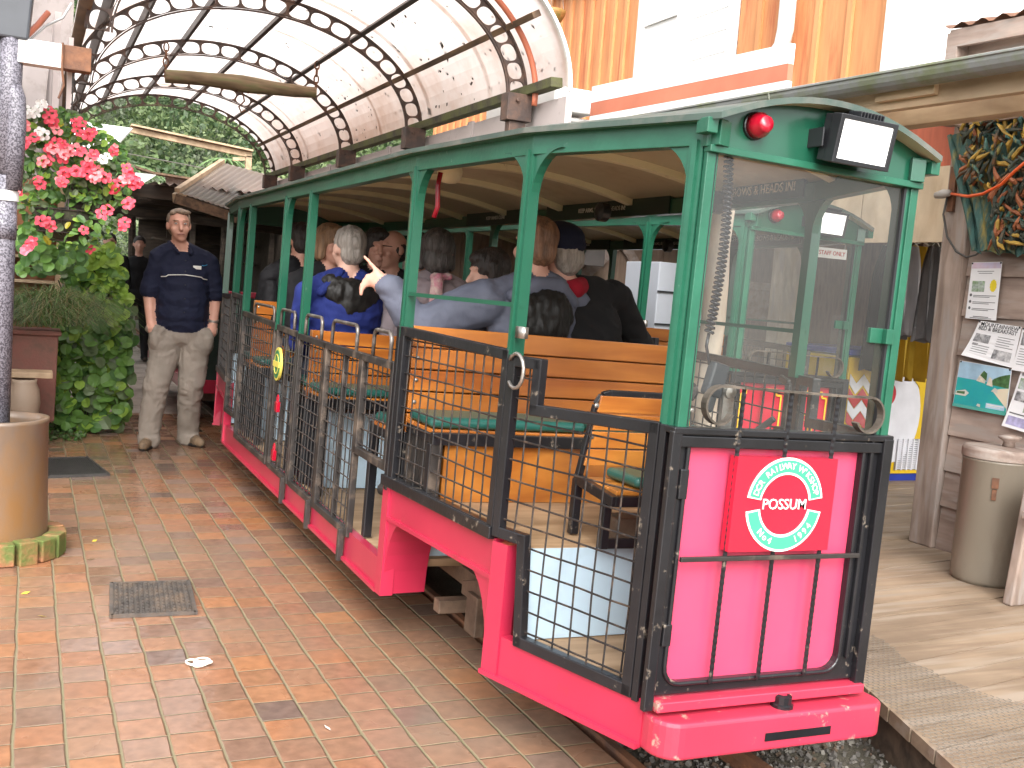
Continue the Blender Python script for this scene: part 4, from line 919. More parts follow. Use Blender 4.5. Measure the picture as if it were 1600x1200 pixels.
# man in black fleece, navy cap, red collar
p = at(876, 358, y=3.98); r_, T, U, hc, HR, _ = seated((p.x+.24, 4.02, p.z-.86), .18, 'passenger in a black fleece and navy cap with a red collar, leaning to the left', (m_skin, m_fleece, m_jeans), 'short', m_hgrey, 1.08, .25, 0, 0, roll=-.30, wide=1.25, arms={'R': ((.37, .02, .20), (.46, .22, .08))})
addpart('cap', [(hc+HR @ Vector((0, -.015, .062)), (.094, .106, .066), 0), (hc+HR @ Vector((0, .10, .062)), (.068, .060, .012), 0), (hc+HR @ Vector((0, -.035, .035)), (.090, .086, .05), 0)], fabric('navy_cap', (.010, .013, .030), wr=.1), T, r_)
addpart('collar', [(hc+Vector((-.095, -.03, -.175)), hc+Vector((.02, -.100, -.140)), .042, .042, 0), (hc+Vector((.02, -.100, -.140)), hc+Vector((.125, -.03, -.115)), .042, .034, 0)], fabric('red_collar', (.26, .008, .02)), T, r_)
# pointing person with brown hair
p = at(838, 360, y=3.95); base = Vector((p.x, 3.93, p.z-.80)); Ti = (Matrix.Translation(base) @ Matrix.Rotation(.05, 4, 'Z')).inverted()
el = Ti @ at(655, 512, y=4.02); wr = Ti @ at(606, 446, y=4.08); tip = Ti @ at(562, 399, y=4.14)
def hand(f, U):
    d = (wr-el).normalized(); fd = (tip-wr).normalized(); dn = Vector((0, 0, -1)); dn = (dn-fd*dn.dot(fd)).normalized(); bk = fd.cross(dn)
    pa = wr+fd*.010; f.cap(wr-d*.03, pa, .029, .030, 0)
    pc_ = wr+fd*.058; f.cap(pa+dn*.006, pc_+dn*.002, .029, .025, 0); f.cap(pa+dn*.026, pc_+dn*.030, .026, .022, 0)
    i0 = pc_+fd*.012-dn*.010; f.cap(i0, i0+fd*.036, .0115, .0105, 0); f.cap(i0+fd*.036, i0+fd*.062-dn*.001, .0105, .0098, 0); f.cap(i0+fd*.062-dn*.001, i0+fd*.084-dn*.001, .0098, .0085, 0)
    for q, (ln, o) in enumerate(((.046, .012), (.044, .032), (.036, .051))):
        b0 = pc_+fd*(.008-q*.006)+dn*o; b1 = b0+fd*.022+dn*.026*.9; b2 = b1+dn*ln*.55-fd*.010; b3 = b2+dn*ln*.35-fd*.018+bk*.004
        f.cap(b0, b1, .0115, .0105, 0); f.cap(b1, b2, .0105, .0098, 0); f.cap(b2, b3, .0098, .0085, 0)
    t0 = pa+fd*.012-dn*.006-bk*.024; t1 = t0+fd*.030-bk*.010+dn*.012; t2 = t1+fd*.024+dn*.014; f.cap(t0, t1, .014, .0115, 0); f.cap(t1, t2, .0115, .0095, 0)
r_, T, U, hc, HR, _ = seated(tuple(base), .05, 'passenger with brown hair and grey jacket, one arm stretched out pointing', (m_skin, m_greyj, m_jeans), 'short', m_hbrown, 1.0, .15, wide=1.12, arms={'L': (el, wr-(wr-el).normalized()*.02), 'Lhand': 1}, extra=hand, armr=1.5)
addpart('hood', [(U(.0, -.115, .455), (.135, .060, .105), 0), (U(0, -.145, .40), (.105, .040, .085), 0)], m_hood, T, r_, noise=.012)
addpart('hood_rim', [(U(-.14, -.08, .52), U(-.04, -.10, .575), .030, .034, 0), (U(-.04, -.10, .575), U(.06, -.10, .575), .034, .034, 0), (U(.06, -.10, .575), U(.15, -.07, .51), .034, .030, 0), (U(-.04, -.10, .535), U(.06, -.10, .535), .03, .03, 0)], m_greyj, T, r_)
# the others further back
for px, py, y, yaw, lab, jm, hs, hm, hy in ((512, 385, 6.0, PI, 'light-haired passenger half hidden behind the blue jacket', m_blackj, 'bob', m_hlight, .4), (590, 375, 5.98, PI-.2, 'dark-haired passenger behind the pointing hand', m_blackj, 'bob', m_hdark, .1),
        (468, 350, 6.72, .05, 'passenger in black at the third bench, nearest the open side', m_blackj, 'short', m_hdark, 0), (424, 360, 6.78, PI+.3, 'passenger in a dark jacket and hat at the far end of the tram', m_blackj, 'short', m_hdark, .5),
        (655, 398, 5.95, PI, 'grey-clad passenger sitting behind the lilac fleece', m_greyj, 'short', m_hdgrey, .2), (735, 375, 5.9, PI, 'passenger in black in the tram corner by the far posts', m_blackj, 'short', m_hbrown, 0)):
    p = at(px, py, y=y); x = min(max(p.x, 1.60), 2.22); seated((x, y, SEAT+(.02 if y < 6.5 else .05)), yaw, lab, (m_skin, jm, m_jeans), hs, hm, .97, hy)
# -------- the standing guide
MH = 1.80; gx, gy = .99, 8.12
root = thing('person', 'man standing in a navy shirt and beige trousers, hands in his pockets', 'person', (gx, gy, 0))
T = Matrix.Translation((gx, gy, 0)) @ Matrix.Rotation(PI-.05, 4, 'Z')     # +y is where he looks, towards the camera; +x is his right... mirrored below
f = Fig(); SK, SH, TR, BT, SO = 0, 1, 2, 3, 4
# x positive = his right hand side seen on the left of the photograph
lf, rf = Vector((.125, .03, 0)), Vector((-.17, -.18, 0))
for hx, kn, ft, out in ((.095, Vector((.135, .075, .50)), Vector((.13, .02, .09)), .30), (-.095, Vector((-.115, .045, .50)), Vector((-.165, -.14, .09)), -.55)):
    f.cap((hx, .0, .84), kn, .120, .094, TR); f.cap(kn, ft, .094, .076, TR); f.cap(ft+Vector((0, 0, .03)), ft+Vector((0, .006, -.020)), .077, .082, TR)
    d = Vector((math.sin(out), math.cos(out), 0)); f.cap(ft+Vector((0, 0, -.035))-d*.02, ft+d*.12+Vector((0, 0, -.048)), .045, .037, BT); f.cap(ft+d*.12+Vector((0, 0, -.045)), ft+d*.16+Vector((0, 0, -.050)), .042, .034, BT)
    f.cap(ft-d*.045+Vector((0, 0, -.073)), ft+d*.17+Vector((0, 0, -.073)), .018, .018, SO); f.cap(ft-d*.02+Vector((.022, 0, -.073)), ft+d*.14+Vector((.022, 0, -.073)), .018, .018, SO); f.cap(ft-d*.02+Vector((-.022, 0, -.073)), ft+d*.14+Vector((-.022, 0, -.073)), .018, .018, SO)
f.ell((0, .01, .875), (.225, .135, .12), TR); f.ell((.12, .02, .80), (.115, .125, .14), TR); f.ell((-.12, .02, .80), (.115, .125, .14), TR)
for zz, rx, ry, oy in ((.955, .190, .150, .018), (1.03, .192, .158, .03), (1.12, .188, .155, .03), (1.21, .188, .142, .015), (1.30, .190, .130, .0), (1.38, .182, .112, -.01)): f.ell((0, oy, zz), (rx, ry, .13), SH)
for sx in (-1, 1): f.cap((sx*.10, .02, .945), (sx*.12, .0, 1.36), .082, .072, SH)
for sx in (-1, 1):
    f.cap((sx*.05, -.005, 1.50), (sx*.160, -.005, 1.445), .055, .062, SH); sh = Vector((sx*.182, -.005, 1.425)); el = Vector((sx*.240, -.03, 1.155)); f.cap(sh, sh.lerp(el, .90), .066, .072, SH)
    wr = Vector((sx*.222, .055, .945)); f.cap(sh.lerp(el, .85), el, .050, .046, SK); f.cap(el, wr, .045, .034, SK); f.cap(wr, (sx*.205, .072, .90), .034, .040, SK); f.ell((sx*.175, .085, .83), (.055, .06, .085), TR); f.cap((sx*.22, .055, .905), (sx*.15, .11, .885), .040, .036, TR)
f.cap((0, .0, 1.49), (0, .02, 1.575), .058, .054, SK); hc = Vector((0, .035, 1.675)); HR = Euler((0, .05, .08)).to_matrix(); head_prims(f, hc, 1.02, SK, HR)
m_navy = fabric('navy_shirt', (.011, .014, .034), .8, wr=.6); m_beige = fabric('beige_trousers', (.265, .23, .195), .85, wr=.7); m_shoe = mat('tan_walking_shoe', (.22, .15, .09), .7, var=.3, scale=20, col2=(.08, .055, .035), thr=.55, dscale=18); m_sole = mat('black_sole', (.015, .014, .013), .7)
body = f.build('body', [m_skin, m_navy, m_beige, m_shoe, m_sole], T, root, vox=.0085, smooth=3, cloth=(1, 2))
h = Fig(); h.ell(hc+Vector((0, -.036, .042)), (.086, .090, .088), 0); h.ell(hc+Vector((0, -.055, -.02)), (.072, .055, .07), 0); h.ell(hc+Vector((-.018, .040, .098)), (.058, .034, .020), 0); h.ell(hc+Vector((.05, .035, .088)), (.026, .026, .020), 0); [h.ell(hc+Vector((sx*.074, -.005, .035)), (.012, .030, .045), 0) for sx in (-1, 1)]; h.build('hair', [hairmat('greying_brown_hair', (.21, .155, .11), .6)], T, root, vox=.006, smooth=1, noise=.005)
addpart('collar', [(Vector((-.075, -.01, 1.535)), Vector((-.045, .085, 1.475)), .020, .017, 0), (Vector((.075, -.01, 1.535)), Vector((.045, .085, 1.475)), .020, .017, 0), (Vector((-.07, -.02, 1.54)), Vector((.07, -.02, 1.54)), .024, .024, 0)], m_navy, T, root)
def Wp(*v): return T @ Vector(v)
surf = lambda x, z: .134+.02*(1-abs(x)*4) if z > 1.2 else .18
from mathutils.bvhtree import BVHTree
bv = BVHTree.FromPolygons([v.co+WL[body.name] for v in body.data.vertices], [tuple(p.vertices) for p in body.data.polygons])
def skinpt(x, z, off=.003):
    o = Wp(x, .6, z); d = (Wp(x, 0, z)-o).normalized(); hit = bv.ray_cast(o, d); return (hit[0]-d*off) if hit[0] else Wp(x, .15, z)
mb = MB(); pts = [skinpt(x, 1.315-.16*abs(x)**1.3+(.0 if abs(x) < .13 else -.01)) for x in np.linspace(-.165, .165, 22)]; mb.tube(pts, .0035, 5); mb.build('shirt_piping', m_white, root)
mb = MB(); c = skinpt(-.085, 1.375, .005); mb.box(c, (.06, .006, .026)); mb.build('name_badge', m_white, root, bevel=.002)
mb = MB(); mb.tube([skinpt(x, 1.40+.008*math.sin(x*60)) for x in np.linspace(-.16, -.12, 7)], .003, 5); mb.build('shirt_motif', mat('blue_motif', (.02, .22, .42), .5), root)
for z in (1.42, 1.34, 1.24, 1.14, 1.04):
    mb = MB(); mb.ball(skinpt(0, z, .001), .0055, 8, 6); mb.build('button', m_rubber, root)
mb = MB(); mb.lathe([(.036, -.012), (.040, -.008), (.040, .008), (.036, .012)], Wp(-.226, .045, .985), 16, Matrix.Rotation(.35, 3, 'X')); mb.build('wrist_watch', m_steel, root)
eyem = mat('eye_white', (.6, .56, .52), .3, var=.05)
for sx in (-1, 1):
    mb = MB(); e0 = T @ (hc+HR @ Vector((sx*.033, .082, .012))); mb.ball(e0, (.012, .009, .007), 10, 7); mb.k = 1; mb.ball(e0+Vector((0, -.006, 0)), (.005, .005, .005), 8, 6); smooth_all(mb); mb.build('eye', [eyem, m_rubber], root)
    mb = MB(); mb.tube([T @ (hc+HR @ Vector((sx*q, .094-.012*(q/.05)**2, .030+.004*math.sin(q*50)))) for q in (.014, .028, .042, .054)], [.003, .0045, .0045, .002], 6); smooth_all(mb); mb.build('eyebrow', m_hlight, root)
mb = MB(); mb.tube([T @ (hc+HR @ Vector((q, .100-.05*abs(q), -.064-.03*abs(q)))) for q in (-.026, -.012, 0, .012, .026)], [.0022, .0038, .0042, .0038, .0022], 6); smooth_all(mb); mb.build('mouth', mat('lips', (.33, .12, .10), .5), root)
# he stands with his weight on one leg: hips and chest carried sideways over it
def _s(a, b, z): k = min(1, max(0, (z-a)/(b-a))); return k*k*(3-2*k)
for o in root.children:
    for v in o.data.vertices: v.co.x += .068*_s(.05, .85, v.co.z)*(1-.80*_s(1.42, 1.62, v.co.z))
    o.data.update()
# ------------------------------------------------------------------ the glazed canopy over the walk
AX, AA, AZ, AB = 1.36, 1.155, 2.455, .75
def earc(a, d=0.): return (AX+(AA-d)*math.cos(a), AZ+(AB-d)*math.sin(a))
ARCH_Y = (5.40, 7.13, 8.87, 10.70, 12.0)
can = thing('canopy', 'arched rusty iron canopy with white translucent sheets over the brick walk', 'canopy', (AX, 8.7, 2.3))
m_sheet = mat('translucent_sheet', (.84, .79, .76), .55, var=.06, scale=2, col2=(.58, .42, .33), thr=.62, soft=.16, dscale=1.3, trans=.80, bump=.03)
NA = 22
for y in ARCH_Y:
    mb = MB(); th = .014; dw = .125; n = 80
    for k in range(n):                                  # outer and inner rims
        a, b = PI*k/n, PI*(k+1)/n
        for d0, d1, tt in ((0, .013, .026), (dw-.009, dw, .020)):
            p = [earc(a, d0), earc(b, d0), earc(b, d1), earc(a, d1)]; mb.prism([(x, y-tt/2, z) for x, z in p], (0, tt, 0))
    for k in range(NA):                                 # web plate with a row of rounded holes
        a, b = PI*k/NA, PI*(k+1)/NA; out, inn = [], []
        for q in range(24):
            t = 2*PI*q/24+PI/4; c_, s_ = math.cos(t), math.sin(t); m_ = max(abs(c_), abs(s_)); u, v = c_/m_, s_/m_
            e = 2/2.7; hu, hv = math.copysign(abs(c_)**e, c_)*.90, math.copysign(abs(s_)**e, s_)*.92
            for L_, (uu, vv) in ((out, (u, v)), (inn, (hu, hv))):
                ang = (a+b)/2+(b-a)/2*uu; d = dw/2-(dw/2-.014)*vv; x, z = earc(ang, d); L_.append((x, y-th/2, z))
        mb.ring(out, inn, (0, th, 0))
    ar = mb.build('arch', m_darksteel, can)
    for sx in (1,):
        mb = MB(); x = AX+sx*(AA-.06); mb.bx(x-.075, x+.075, y-.05, y+.05, AZ-.13, AZ+.02); mb.bx(x-.05, x+.05, y-.03, y+.03, AZ-.22, AZ-.13)
        mb.tube([(x-.02, y-.056, AZ-.02), (x-.02, y-.07, AZ-.02)], .012, 6); mb.build('bracket', m_darksteel, ar, bevel=.004)
m_moss = mat('mossy_timber', (.075, .065, .042), .8, var=.4, col2=(.10, .11, .03), thr=.5, dscale=6, bump=.3)
m_purl = wood('purlin_timber', (.22, .135, .075), (.09, .055, .035), axis=1, rough=.7)
m_tubes = mat('dark_purlin', (.05, .037, .032), .5, var=.3)
for a, sz, mm in ((PI*.02, .075, m_moss), (PI*.165, .05, m_purl), (PI*.30, .045, m_tubes), (PI*.44, .045, m_tubes), (PI*.575, .045, m_tubes), (PI*.70, .045, m_tubes), (PI*.82, .055, m_tubes), (PI*.955, .06, m_purl)):
    x, z = earc(a, -.012); mb = MB(); mb.bar((x, 5.05, z), (x, 12.35, z), sz*.7, sz, up=(math.cos(a), 0, math.sin(a))); mb.build('purlin', mm, can, bevel=.004)
# sheets with leaf litter lying on them
mb = MB(); ns = 36; ya = [5.02, 6.0, 7.05, 8.2, 9.4, 10.6, 11.6, 12.4]
for y0, y1 in zip(ya, ya[1:]):
    for k in range(ns):
        a, b = PI*(.01+.98*k/ns), PI*(.01+.98*(k+1)/ns); e = .002*(ya.index(y0) % 2)
        p = [earc(a, -.045-e), earc(b, -.045-e)]; mb.quad((p[0][0], y0-.03, p[0][1]), (p[0][0], y1+.03, p[0][1]), (p[1][0], y1+.03, p[1][1]), (p[1][0], y0-.03, p[1][1]))
smooth_all(mb); mb.build('sheet', m_sheet, can)
mb = MB(); m_lit = mat('leaf_litter', (.05, .035, .025), .8, var=.4)
for i in range(420):
    a = PI*(.05+.9*random.random()**1.5); y = random.uniform(5.1, 12.2); s = random.uniform(.004, .013)*(2.2 if random.random() < .08 else 1); x, z = earc(a, -.046)
    nx, nz = math.cos(a), math.sin(a); th_ = random.random()*3; t1 = Vector((-nz*math.cos(th_), math.sin(th_), nx*math.cos(th_))); t2 = Vector((nx, 0, nz)).cross(t1); c = Vector((x, y, z))
    mb.add([c+t1*s*1.8, c+t2*s, c-t1*s*1.8, c-t2*s], [(0, 1, 2, 3)])
o = mb.build('leaf_litter', m_lit, can); tag(o, kind='stuff')
# closing strips: front edge roll, pipe on the front arch, side panels, box gutter
m_pipe = mat('salmon_pipe', (.52, .15, .08), .4, var=.15)
m_wpaint = mat('white_paint', (.78, .77, .75), .55, var=.05, scale=4, col2=(.42, .40, .38), thr=.70, soft=.04, dscale=9, bump=.08)
m_pinkgrey = mat('pinkish_grey_panel', (.50, .435, .42), .55, var=.08, scale=3, col2=(.24, .19, .17), thr=.66, soft=.06, dscale=4)
mb = MB(); mb.tube([(earc(a, -.005)[0], 5.30, earc(a, -.005)[1]) for a in np.linspace(-.06, PI*.6, 40)]+[], .017, 8); smooth_all(mb); mb.build('conduit', m_pipe, can)
mb = MB(); P_ = [earc(a, -.05) for a in np.linspace(0, PI*.98, 50)]; Q_ = [earc(a, -.068) for a in np.linspace(0, PI*.98, 50)]
for i in range(49): mb.prism([(P_[i][0], 4.98, P_[i][1]), (P_[i+1][0], 4.98, P_[i+1][1]), (Q_[i+1][0], 4.98, Q_[i+1][1]), (Q_[i][0], 4.98, Q_[i][1])], (0, .03, 0))
mb.build('end_trim', m_wpaint, can)
mb = MB(); mb.bx(2.56, 2.60, 5.0, 12.3, 2.10, 2.43); mb.bx(2.60, 2.76, 5.0, 12.3, 2.10, 2.13)
for y in (6.3, 8.0, 9.8, 11.4): mb.bx(2.545, 2.565, y-.04, y+.04, 2.09, 2.44)
mb.build('box_gutter', m_pinkgrey, can)
mb = MB(); mb.bx(.08, .11, 5.6, 12.0, 1.95, 2.55)
for y in ARCH_Y: mb.prism([(.135, y-.22, 2.36), (.135, y+.02, 2.36), (.135, y-.10, 2.06)], (.02, 0, 0))
mb.build('side_panel', m_pinkgrey, can)
# old wooden yoke hung on two chains
yk = at(316, 130, y=8.3); y_l, y_r = at(258, 119, y=8.3), at(493, 145, y=8.3)
m_yoke = wood('weathered_yoke_wood', (.36, .26, .16), (.17, .12, .07), axis=0, rough=.85, ring=22, grey=(.20, .19, .09))
mb = MB(); pts, rs = [], []
for k in range(15):
    t = k/14; p = y_l.lerp(y_r, t)+Vector((0, 0, .006*math.sin(t*PI*2)+.006*math.sin(t*PI))); pts.append(p); rs.append(.050+.016*math.exp(-((t-.5)/.16)**2)-.006*(t > .9))
mb.tube(pts, rs, 10); smooth_all(mb)
yo = mb.build('yoke', m_yoke); tag(yo, 'old wooden ox yoke hanging on two rusty chains under the canopy', 'yoke')
mb = MB(); c = y_l.lerp(y_r, .5); R90 = Matrix.Rotation(PI/2, 3, 'Y')
for s in (-.045, .045): mb.tube([c+Vector((s, -.05*math.cos(a), .055*math.sin(a))) for a in np.linspace(0, 2*PI, 15)][:-1], .007, 5, closed=True)
mb.tube([c+Vector((.0, 0, -.05)), c+Vector((.02, 0, -.12)), c+Vector((-.02, 0, -.17)), c+Vector((.0, 0, -.21)), c+Vector((.03, 0, -.19))], .007, 5)
for k in range(5): mb.bx(c.x-.09+k*.04, c.x-.07+k*.04, c.y-.02, c.y+.02, c.z+.045, c.z+.062)
mb.build('yoke_iron', m_rust, yo)
for p, lab in ((y_l, 'rusty chain holding the left end of the yoke'), (y_r, 'rusty chain holding the right end of the yoke')):
    mb = MB(); z = p.z+.03; i = 0; zt = 3.02 if p is y_l else 3.03
    while z < zt:
        h_, w_ = .034, .018; a = i % 2
        mb.tube([Vector((p.x+(w_*math.cos(t) if a else 0), p.y+(0 if a else w_*math.cos(t)), z+.02+h_*math.sin(t))) for t in np.linspace(0, 2*PI, 11)][:-1], .0062, 5, closed=True); z += .054; i += 1
    mb.bx(p.x-.008, p.x+.008, p.y-.006, p.y+.006, p.z-.01, p.z+.035)
    tag(mb.build('chain', m_rust), lab, 'chain')
# ------------------------------------------------------------------ the house and shop on the right
WX = 4.56
m_orange = mat('orange_stained_board', (.62, .27, .11), .6, var=.22, scale=3, stretch=(6, 6, .7), col2=(.46, .12, .05), thr=.62, soft=.12, dscale=2.2, bump=.12)
m_orange2 = mat('orange_batten', (.66, .30, .125), .6, var=.15, stretch=(6, 6, .7), bump=.1)
m_chalk = mat('white_house_paint', (.82, .81, .79), .6, var=.03, scale=3, col2=(.52, .50, .47), thr=.72, soft=.03, dscale=6, stretch=(1, 1, 2.5), bump=.1)
m_wthr = wood('weathered_board', (.46, .365, .315), (.30, .225, .19), axis=1, rough=.75, ring=20, bump=.25, grey=(.36, .305, .27))
m_wpost = wood('weathered_post', (.44, .35, .30), (.27, .205, .17), axis=2, rough=.75, ring=20, bump=.25, grey=(.35, .30, .27))
m_newwood = wood('pale_new_timber', (.66, .50, .33), (.46, .32, .20), axis=1, rough=.65, ring=9, bump=.1)
m_ply = wood('pale_plywood', (.74, .62, .46), (.58, .45, .31), axis=2, rough=.65, ring=8, bump=.08)
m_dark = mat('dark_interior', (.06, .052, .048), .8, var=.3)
m_brownw = mat('brown_interior_board', (.20, .13, .095), .7, var=.25, stretch=(1, 6, 1))
house = thing('house', 'two-storey house of orange vertical boards with a white-painted bay above the shop', 'house', (WX+.5, 8, 0))
# upper wall: boards and battens in runs along Y
def boards(y0, y1, z0, z1, mboard, mbat, step=.185, x=WX):
    mb = MB(); mb.bx(x, x+.05, y0, y1, z0, z1); mb.k = 1; y = y0+.03
    while y < y1-.02: mb.bx(x-.022, x, y-.022, y+.022, z0, z1); y += step
    return mb.build('wall', [mboard, mbat], house)
Z0U, Z1U = 2.62, 6.4
boards(7.65, 12.5, Z0U, Z1U, m_orange, m_orange2, .205)
boards(4.80, 6.28, Z0U, Z1U, m_orange, m_orange2, .30)
mb = MB(); mb.bx(WX-.01, WX+.05, 6.30, 7.63, Z0U, Z1U)
for y in (6.33, 7.0, 7.60): mb.bx(WX-.035, WX-.008, y-.05, y+.05, Z0U, Z1U)
for z in np.arange(2.75, 4.4, .16): mb.bx(WX-.014, WX-.009, 6.4, 6.95, z, z+.15)
mb.bx(WX-.03, WX-.01, 7.08, 7.55, 3.62, 3.70); mb.build('white_bay', m_chalk, house)
mb = MB(); mb.bx(WX-.06, WX+.05, 4.60, 4.78, Z0U, Z1U); mb.build('corner_board', m_chalk, house)
for y0, y1, z0, z1 in ((10.9, 12.2, 4.25, 5.6), (8.2, 9.2, 4.28, 5.5)):
    mb = MB(); w_ = .07
    mb.bx(WX-.05, WX-.004, y0, y1, z0, z0+w_); mb.bx(WX-.05, WX-.004, y0, y1, z1-w_, z1); mb.bx(WX-.05, WX-.004, y0, y0+w_, z0+w_, z1-w_); mb.bx(WX-.05, WX-.004, y1-w_, y1, z0+w_, z1-w_)
    mb.bx(WX-.045, WX-.006, (y0+y1)/2-.03, (y0+y1)/2+.03, z0+w_, z1-w_); mb.bx(WX-.042, WX-.008, y0+w_, y1-w_, (z0+z1)/2-.02, (z0+z1)/2+.02); wi = mb.build('window', m_wpaint, house)
    mb = MB(); mb.quad((WX-.02, y0+.02, z0+.02), (WX-.02, y1-.02, z0+.02), (WX-.02, y1-.02, z1-.02), (WX-.02, y0+.02, z1-.02)); mb.build('pane', mat('window_glass', (.10, .11, .12), .08, var=.2), wi)
    mb = MB(); mb.bx(WX-.10, WX-.004, y0-.06, y1+.06, z0-.05, z0-.002); mb.build('sill', wood('sill_wood', (.25, .18, .12), (.12, .08, .05), axis=1), wi)
mb = MB(); mb.bx(WX+.06, 9.5, 4.60, 4.66, 2.3, Z1U); mb.bx(WX+.06, 9.5, 12.44, 12.5, 0, Z1U); mb.bx(9.4, 9.46, 4.66, 12.44, 0, Z1U); mb.build('side_wall', m_chalk, house)
mb = MB(); mb.prism([(WX-.5, 4.3, Z1U), (9.9, 4.3, Z1U), (7.1, 4.3, Z1U+1.6)], (0, 8.6, 0)); mb.build('roof', m_roof, house)
# lower storey: shop opening with lintel boards, dark room behind
mb = MB(); mb.bx(WX, WX+.03, 4.14, 6.2, 2.24, 2.618); mb.build('red_lintel_board', mat('faded_red_board', (.46, .115, .06), .65, var=.2, stretch=(1, 5, .6)), house)
mb = MB(); y = 4.20
for wd in (.33, .31, .30, .36, .34, .4): mb.bx(WX-.03, WX-.004, y, y+wd-.006, 1.82+random.uniform(-.012, .012), 2.236); y += wd
mb.build('plywood_lintel', m_ply, house)
mb = MB(); mb.bx(WX, WX+.05, 8.6, 12.4, DZ, 2.6); mb.bx(6.9, 6.95, 6.6, 12.4, DZ, 2.6); mb.bx(WX, 9.4, 12.3, 12.35, DZ, 2.6); mb.build('shop_back_wall', m_brownw, house)
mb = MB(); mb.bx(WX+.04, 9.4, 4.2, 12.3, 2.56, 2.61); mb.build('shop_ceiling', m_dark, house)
# weatherboard wall and post
wall = thing('weatherboard_wall', 'wall of weathered horizontal boards hung with posters and a carving', 'wall', (WX+.05, 2.6, DZ))
zs = [DZ, .39, .585, .78, 1.0, 1.215, 1.425, 1.64, 1.85, 2.07, 2.30, 2.56]
mb = MB()
for a, b in zip(zs, zs[1:]): mb.prism([(WX-.022, .6, a), (WX-.004, .6, b+.012), (WX+.012, .6, b+.012), (WX+.012, .6, a)], (0, 3.425, 0))
mb.build('board', m_wthr, wall)
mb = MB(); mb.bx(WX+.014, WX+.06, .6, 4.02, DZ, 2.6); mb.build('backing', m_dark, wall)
mb = MB(); mb.bx(WX-.05, WX+.10, 4.03, 4.19, DZ, 2.56)
tag(mb.build('timber_post', m_wpost, bevel=.008), 'thick weathered post between the poster wall and the shop opening', 'post')
# veranda roof: gutter, fascia, beams
g0, g1 = Vector((3.40, 1.4, 2.385)), Vector((2.84, 5.35, 2.33))
def gp(t, dx=0, dz=0): return g0.lerp(g1, t)+Vector((dx, 0, dz))
ver = thing('veranda_roof', 'lean-to veranda roof with a mossy grey half-round gutter and timber beams', 'roof', (3.6, 3, 2.2))
m_gut = mat('mossy_grey_gutter', (.23, .235, .23), .45, var=.2, scale=4, col2=(.165, .19, .09), thr=.56, soft=.1, dscale=5, bump=.1)
mb = MB(); R_ = .062
for d in (0, .004):
    for a, b in zip(np.linspace(PI, 2*PI, 11), np.linspace(PI, 2*PI, 11)[1:]):
        mb.quad(g0+Vector(((R_-d)*math.cos(a), 0, (R_-d)*math.sin(a))), g1+Vector(((R_-d)*math.cos(a), 0, (R_-d)*math.sin(a))), g1+Vector(((R_-d)*math.cos(b), 0, (R_-d)*math.sin(b))), g0+Vector(((R_-d)*math.cos(b), 0, (R_-d)*math.sin(b))))
smooth_all(mb); mb.smooth = False
mb.tube([gp(0, -R_, .0), gp(1, -R_, .0)], .007, 6)
for t in (.3, .62): mb.tube([gp(t, (R_+.003)*math.cos(a), (R_+.003)*math.sin(a)) for a in np.linspace(PI, 2*PI, 9)], .005, 5)
mb.build('gutter', m_gut, ver)
mb = MB(); A_, B_ = gp(0, .075, 0), gp(1, .075, 0); A2, B2 = Vector((WX, A_.y, 2.60)), Vector((WX, B_.y, 2.60)); n = 60
for k in range(n*2):
    t0, t1 = k/(n*2), (k+1)/(n*2); h0, h1 = .008*math.cos(t0*n*2*PI*.5), .008*math.cos(t1*n*2*PI*.5)
    a, b, c, d = A_.lerp(B_, t0)+Vector((-.01, 0, .018+h0)), A_.lerp(B_, t1)+Vector((-.01, 0, .018+h1)), A2.lerp(B2, t1)+Vector((0, 0, .045+h1)), A2.lerp(B2, t0)+Vector((0, 0, .045+h0)); mb.quad(a, d, c, b)
mb.build('corrugated_sheet', mat('clear_corrugated_sheet', (.88, .87, .84), .5, var=.05, trans=.8), ver)  # made translucent to let daylight down onto wall, posters and deck
mb = MB(); mb.bar(gp(0, .10, -.055), gp(.97, .10, -.055), .045, .13); mb.build('fascia', m_newwood, ver, bevel=.003)
mb = MB(); mb.bar(gp(0, .38, -.08), gp(.95, .42, -.08), .09, .10); mb.bar(gp(.43, .06, -.05), gp(.50, .06, -.05), .03, .075); mb.build('beam', m_newwood, ver, bevel=.003)
mb = MB()
for t in (.08, .24, .40, .56, .72, .88): p = gp(t, .10, -.01); mb.bar(p, Vector((WX-.06, p.y+.05, 2.52)), .05, .10)
mb.build('rafter', m_newwood, ver, bevel=.003)
mb = MB(); 
for dz, k, z0, z1 in ((0, 0, 2.475, 2.565), (0, 1, 2.40, 2.474), (0, 2, 2.345, 2.399)):
    mb.k = k; a, b = gp(.985, .02), gp(.62, .03); b2 = b.copy(); mb.prism([(a.x, a.y, z0), (b.x, b.y, z0+.02), (b.x, b.y, z1+.02), (a.x, a.y, z1)], (.03, 0, 0))
mb.build('end_fascia', [m_chalk, mat('faded_red_paint', (.52, .17, .10), .6, var=.15), m_chalk], ver)
mb = MB(); c = at(850, 160, y=5.6); mb.box(c+Vector((.1, .3, 0)), (.26, 1.0, .14)); mb.box(c+Vector((.16, .35, -.10)), (.30, 1.0, .03)); mb.build('box_gutter_end', m_wpaint, ver, bevel=.03, seg=3)
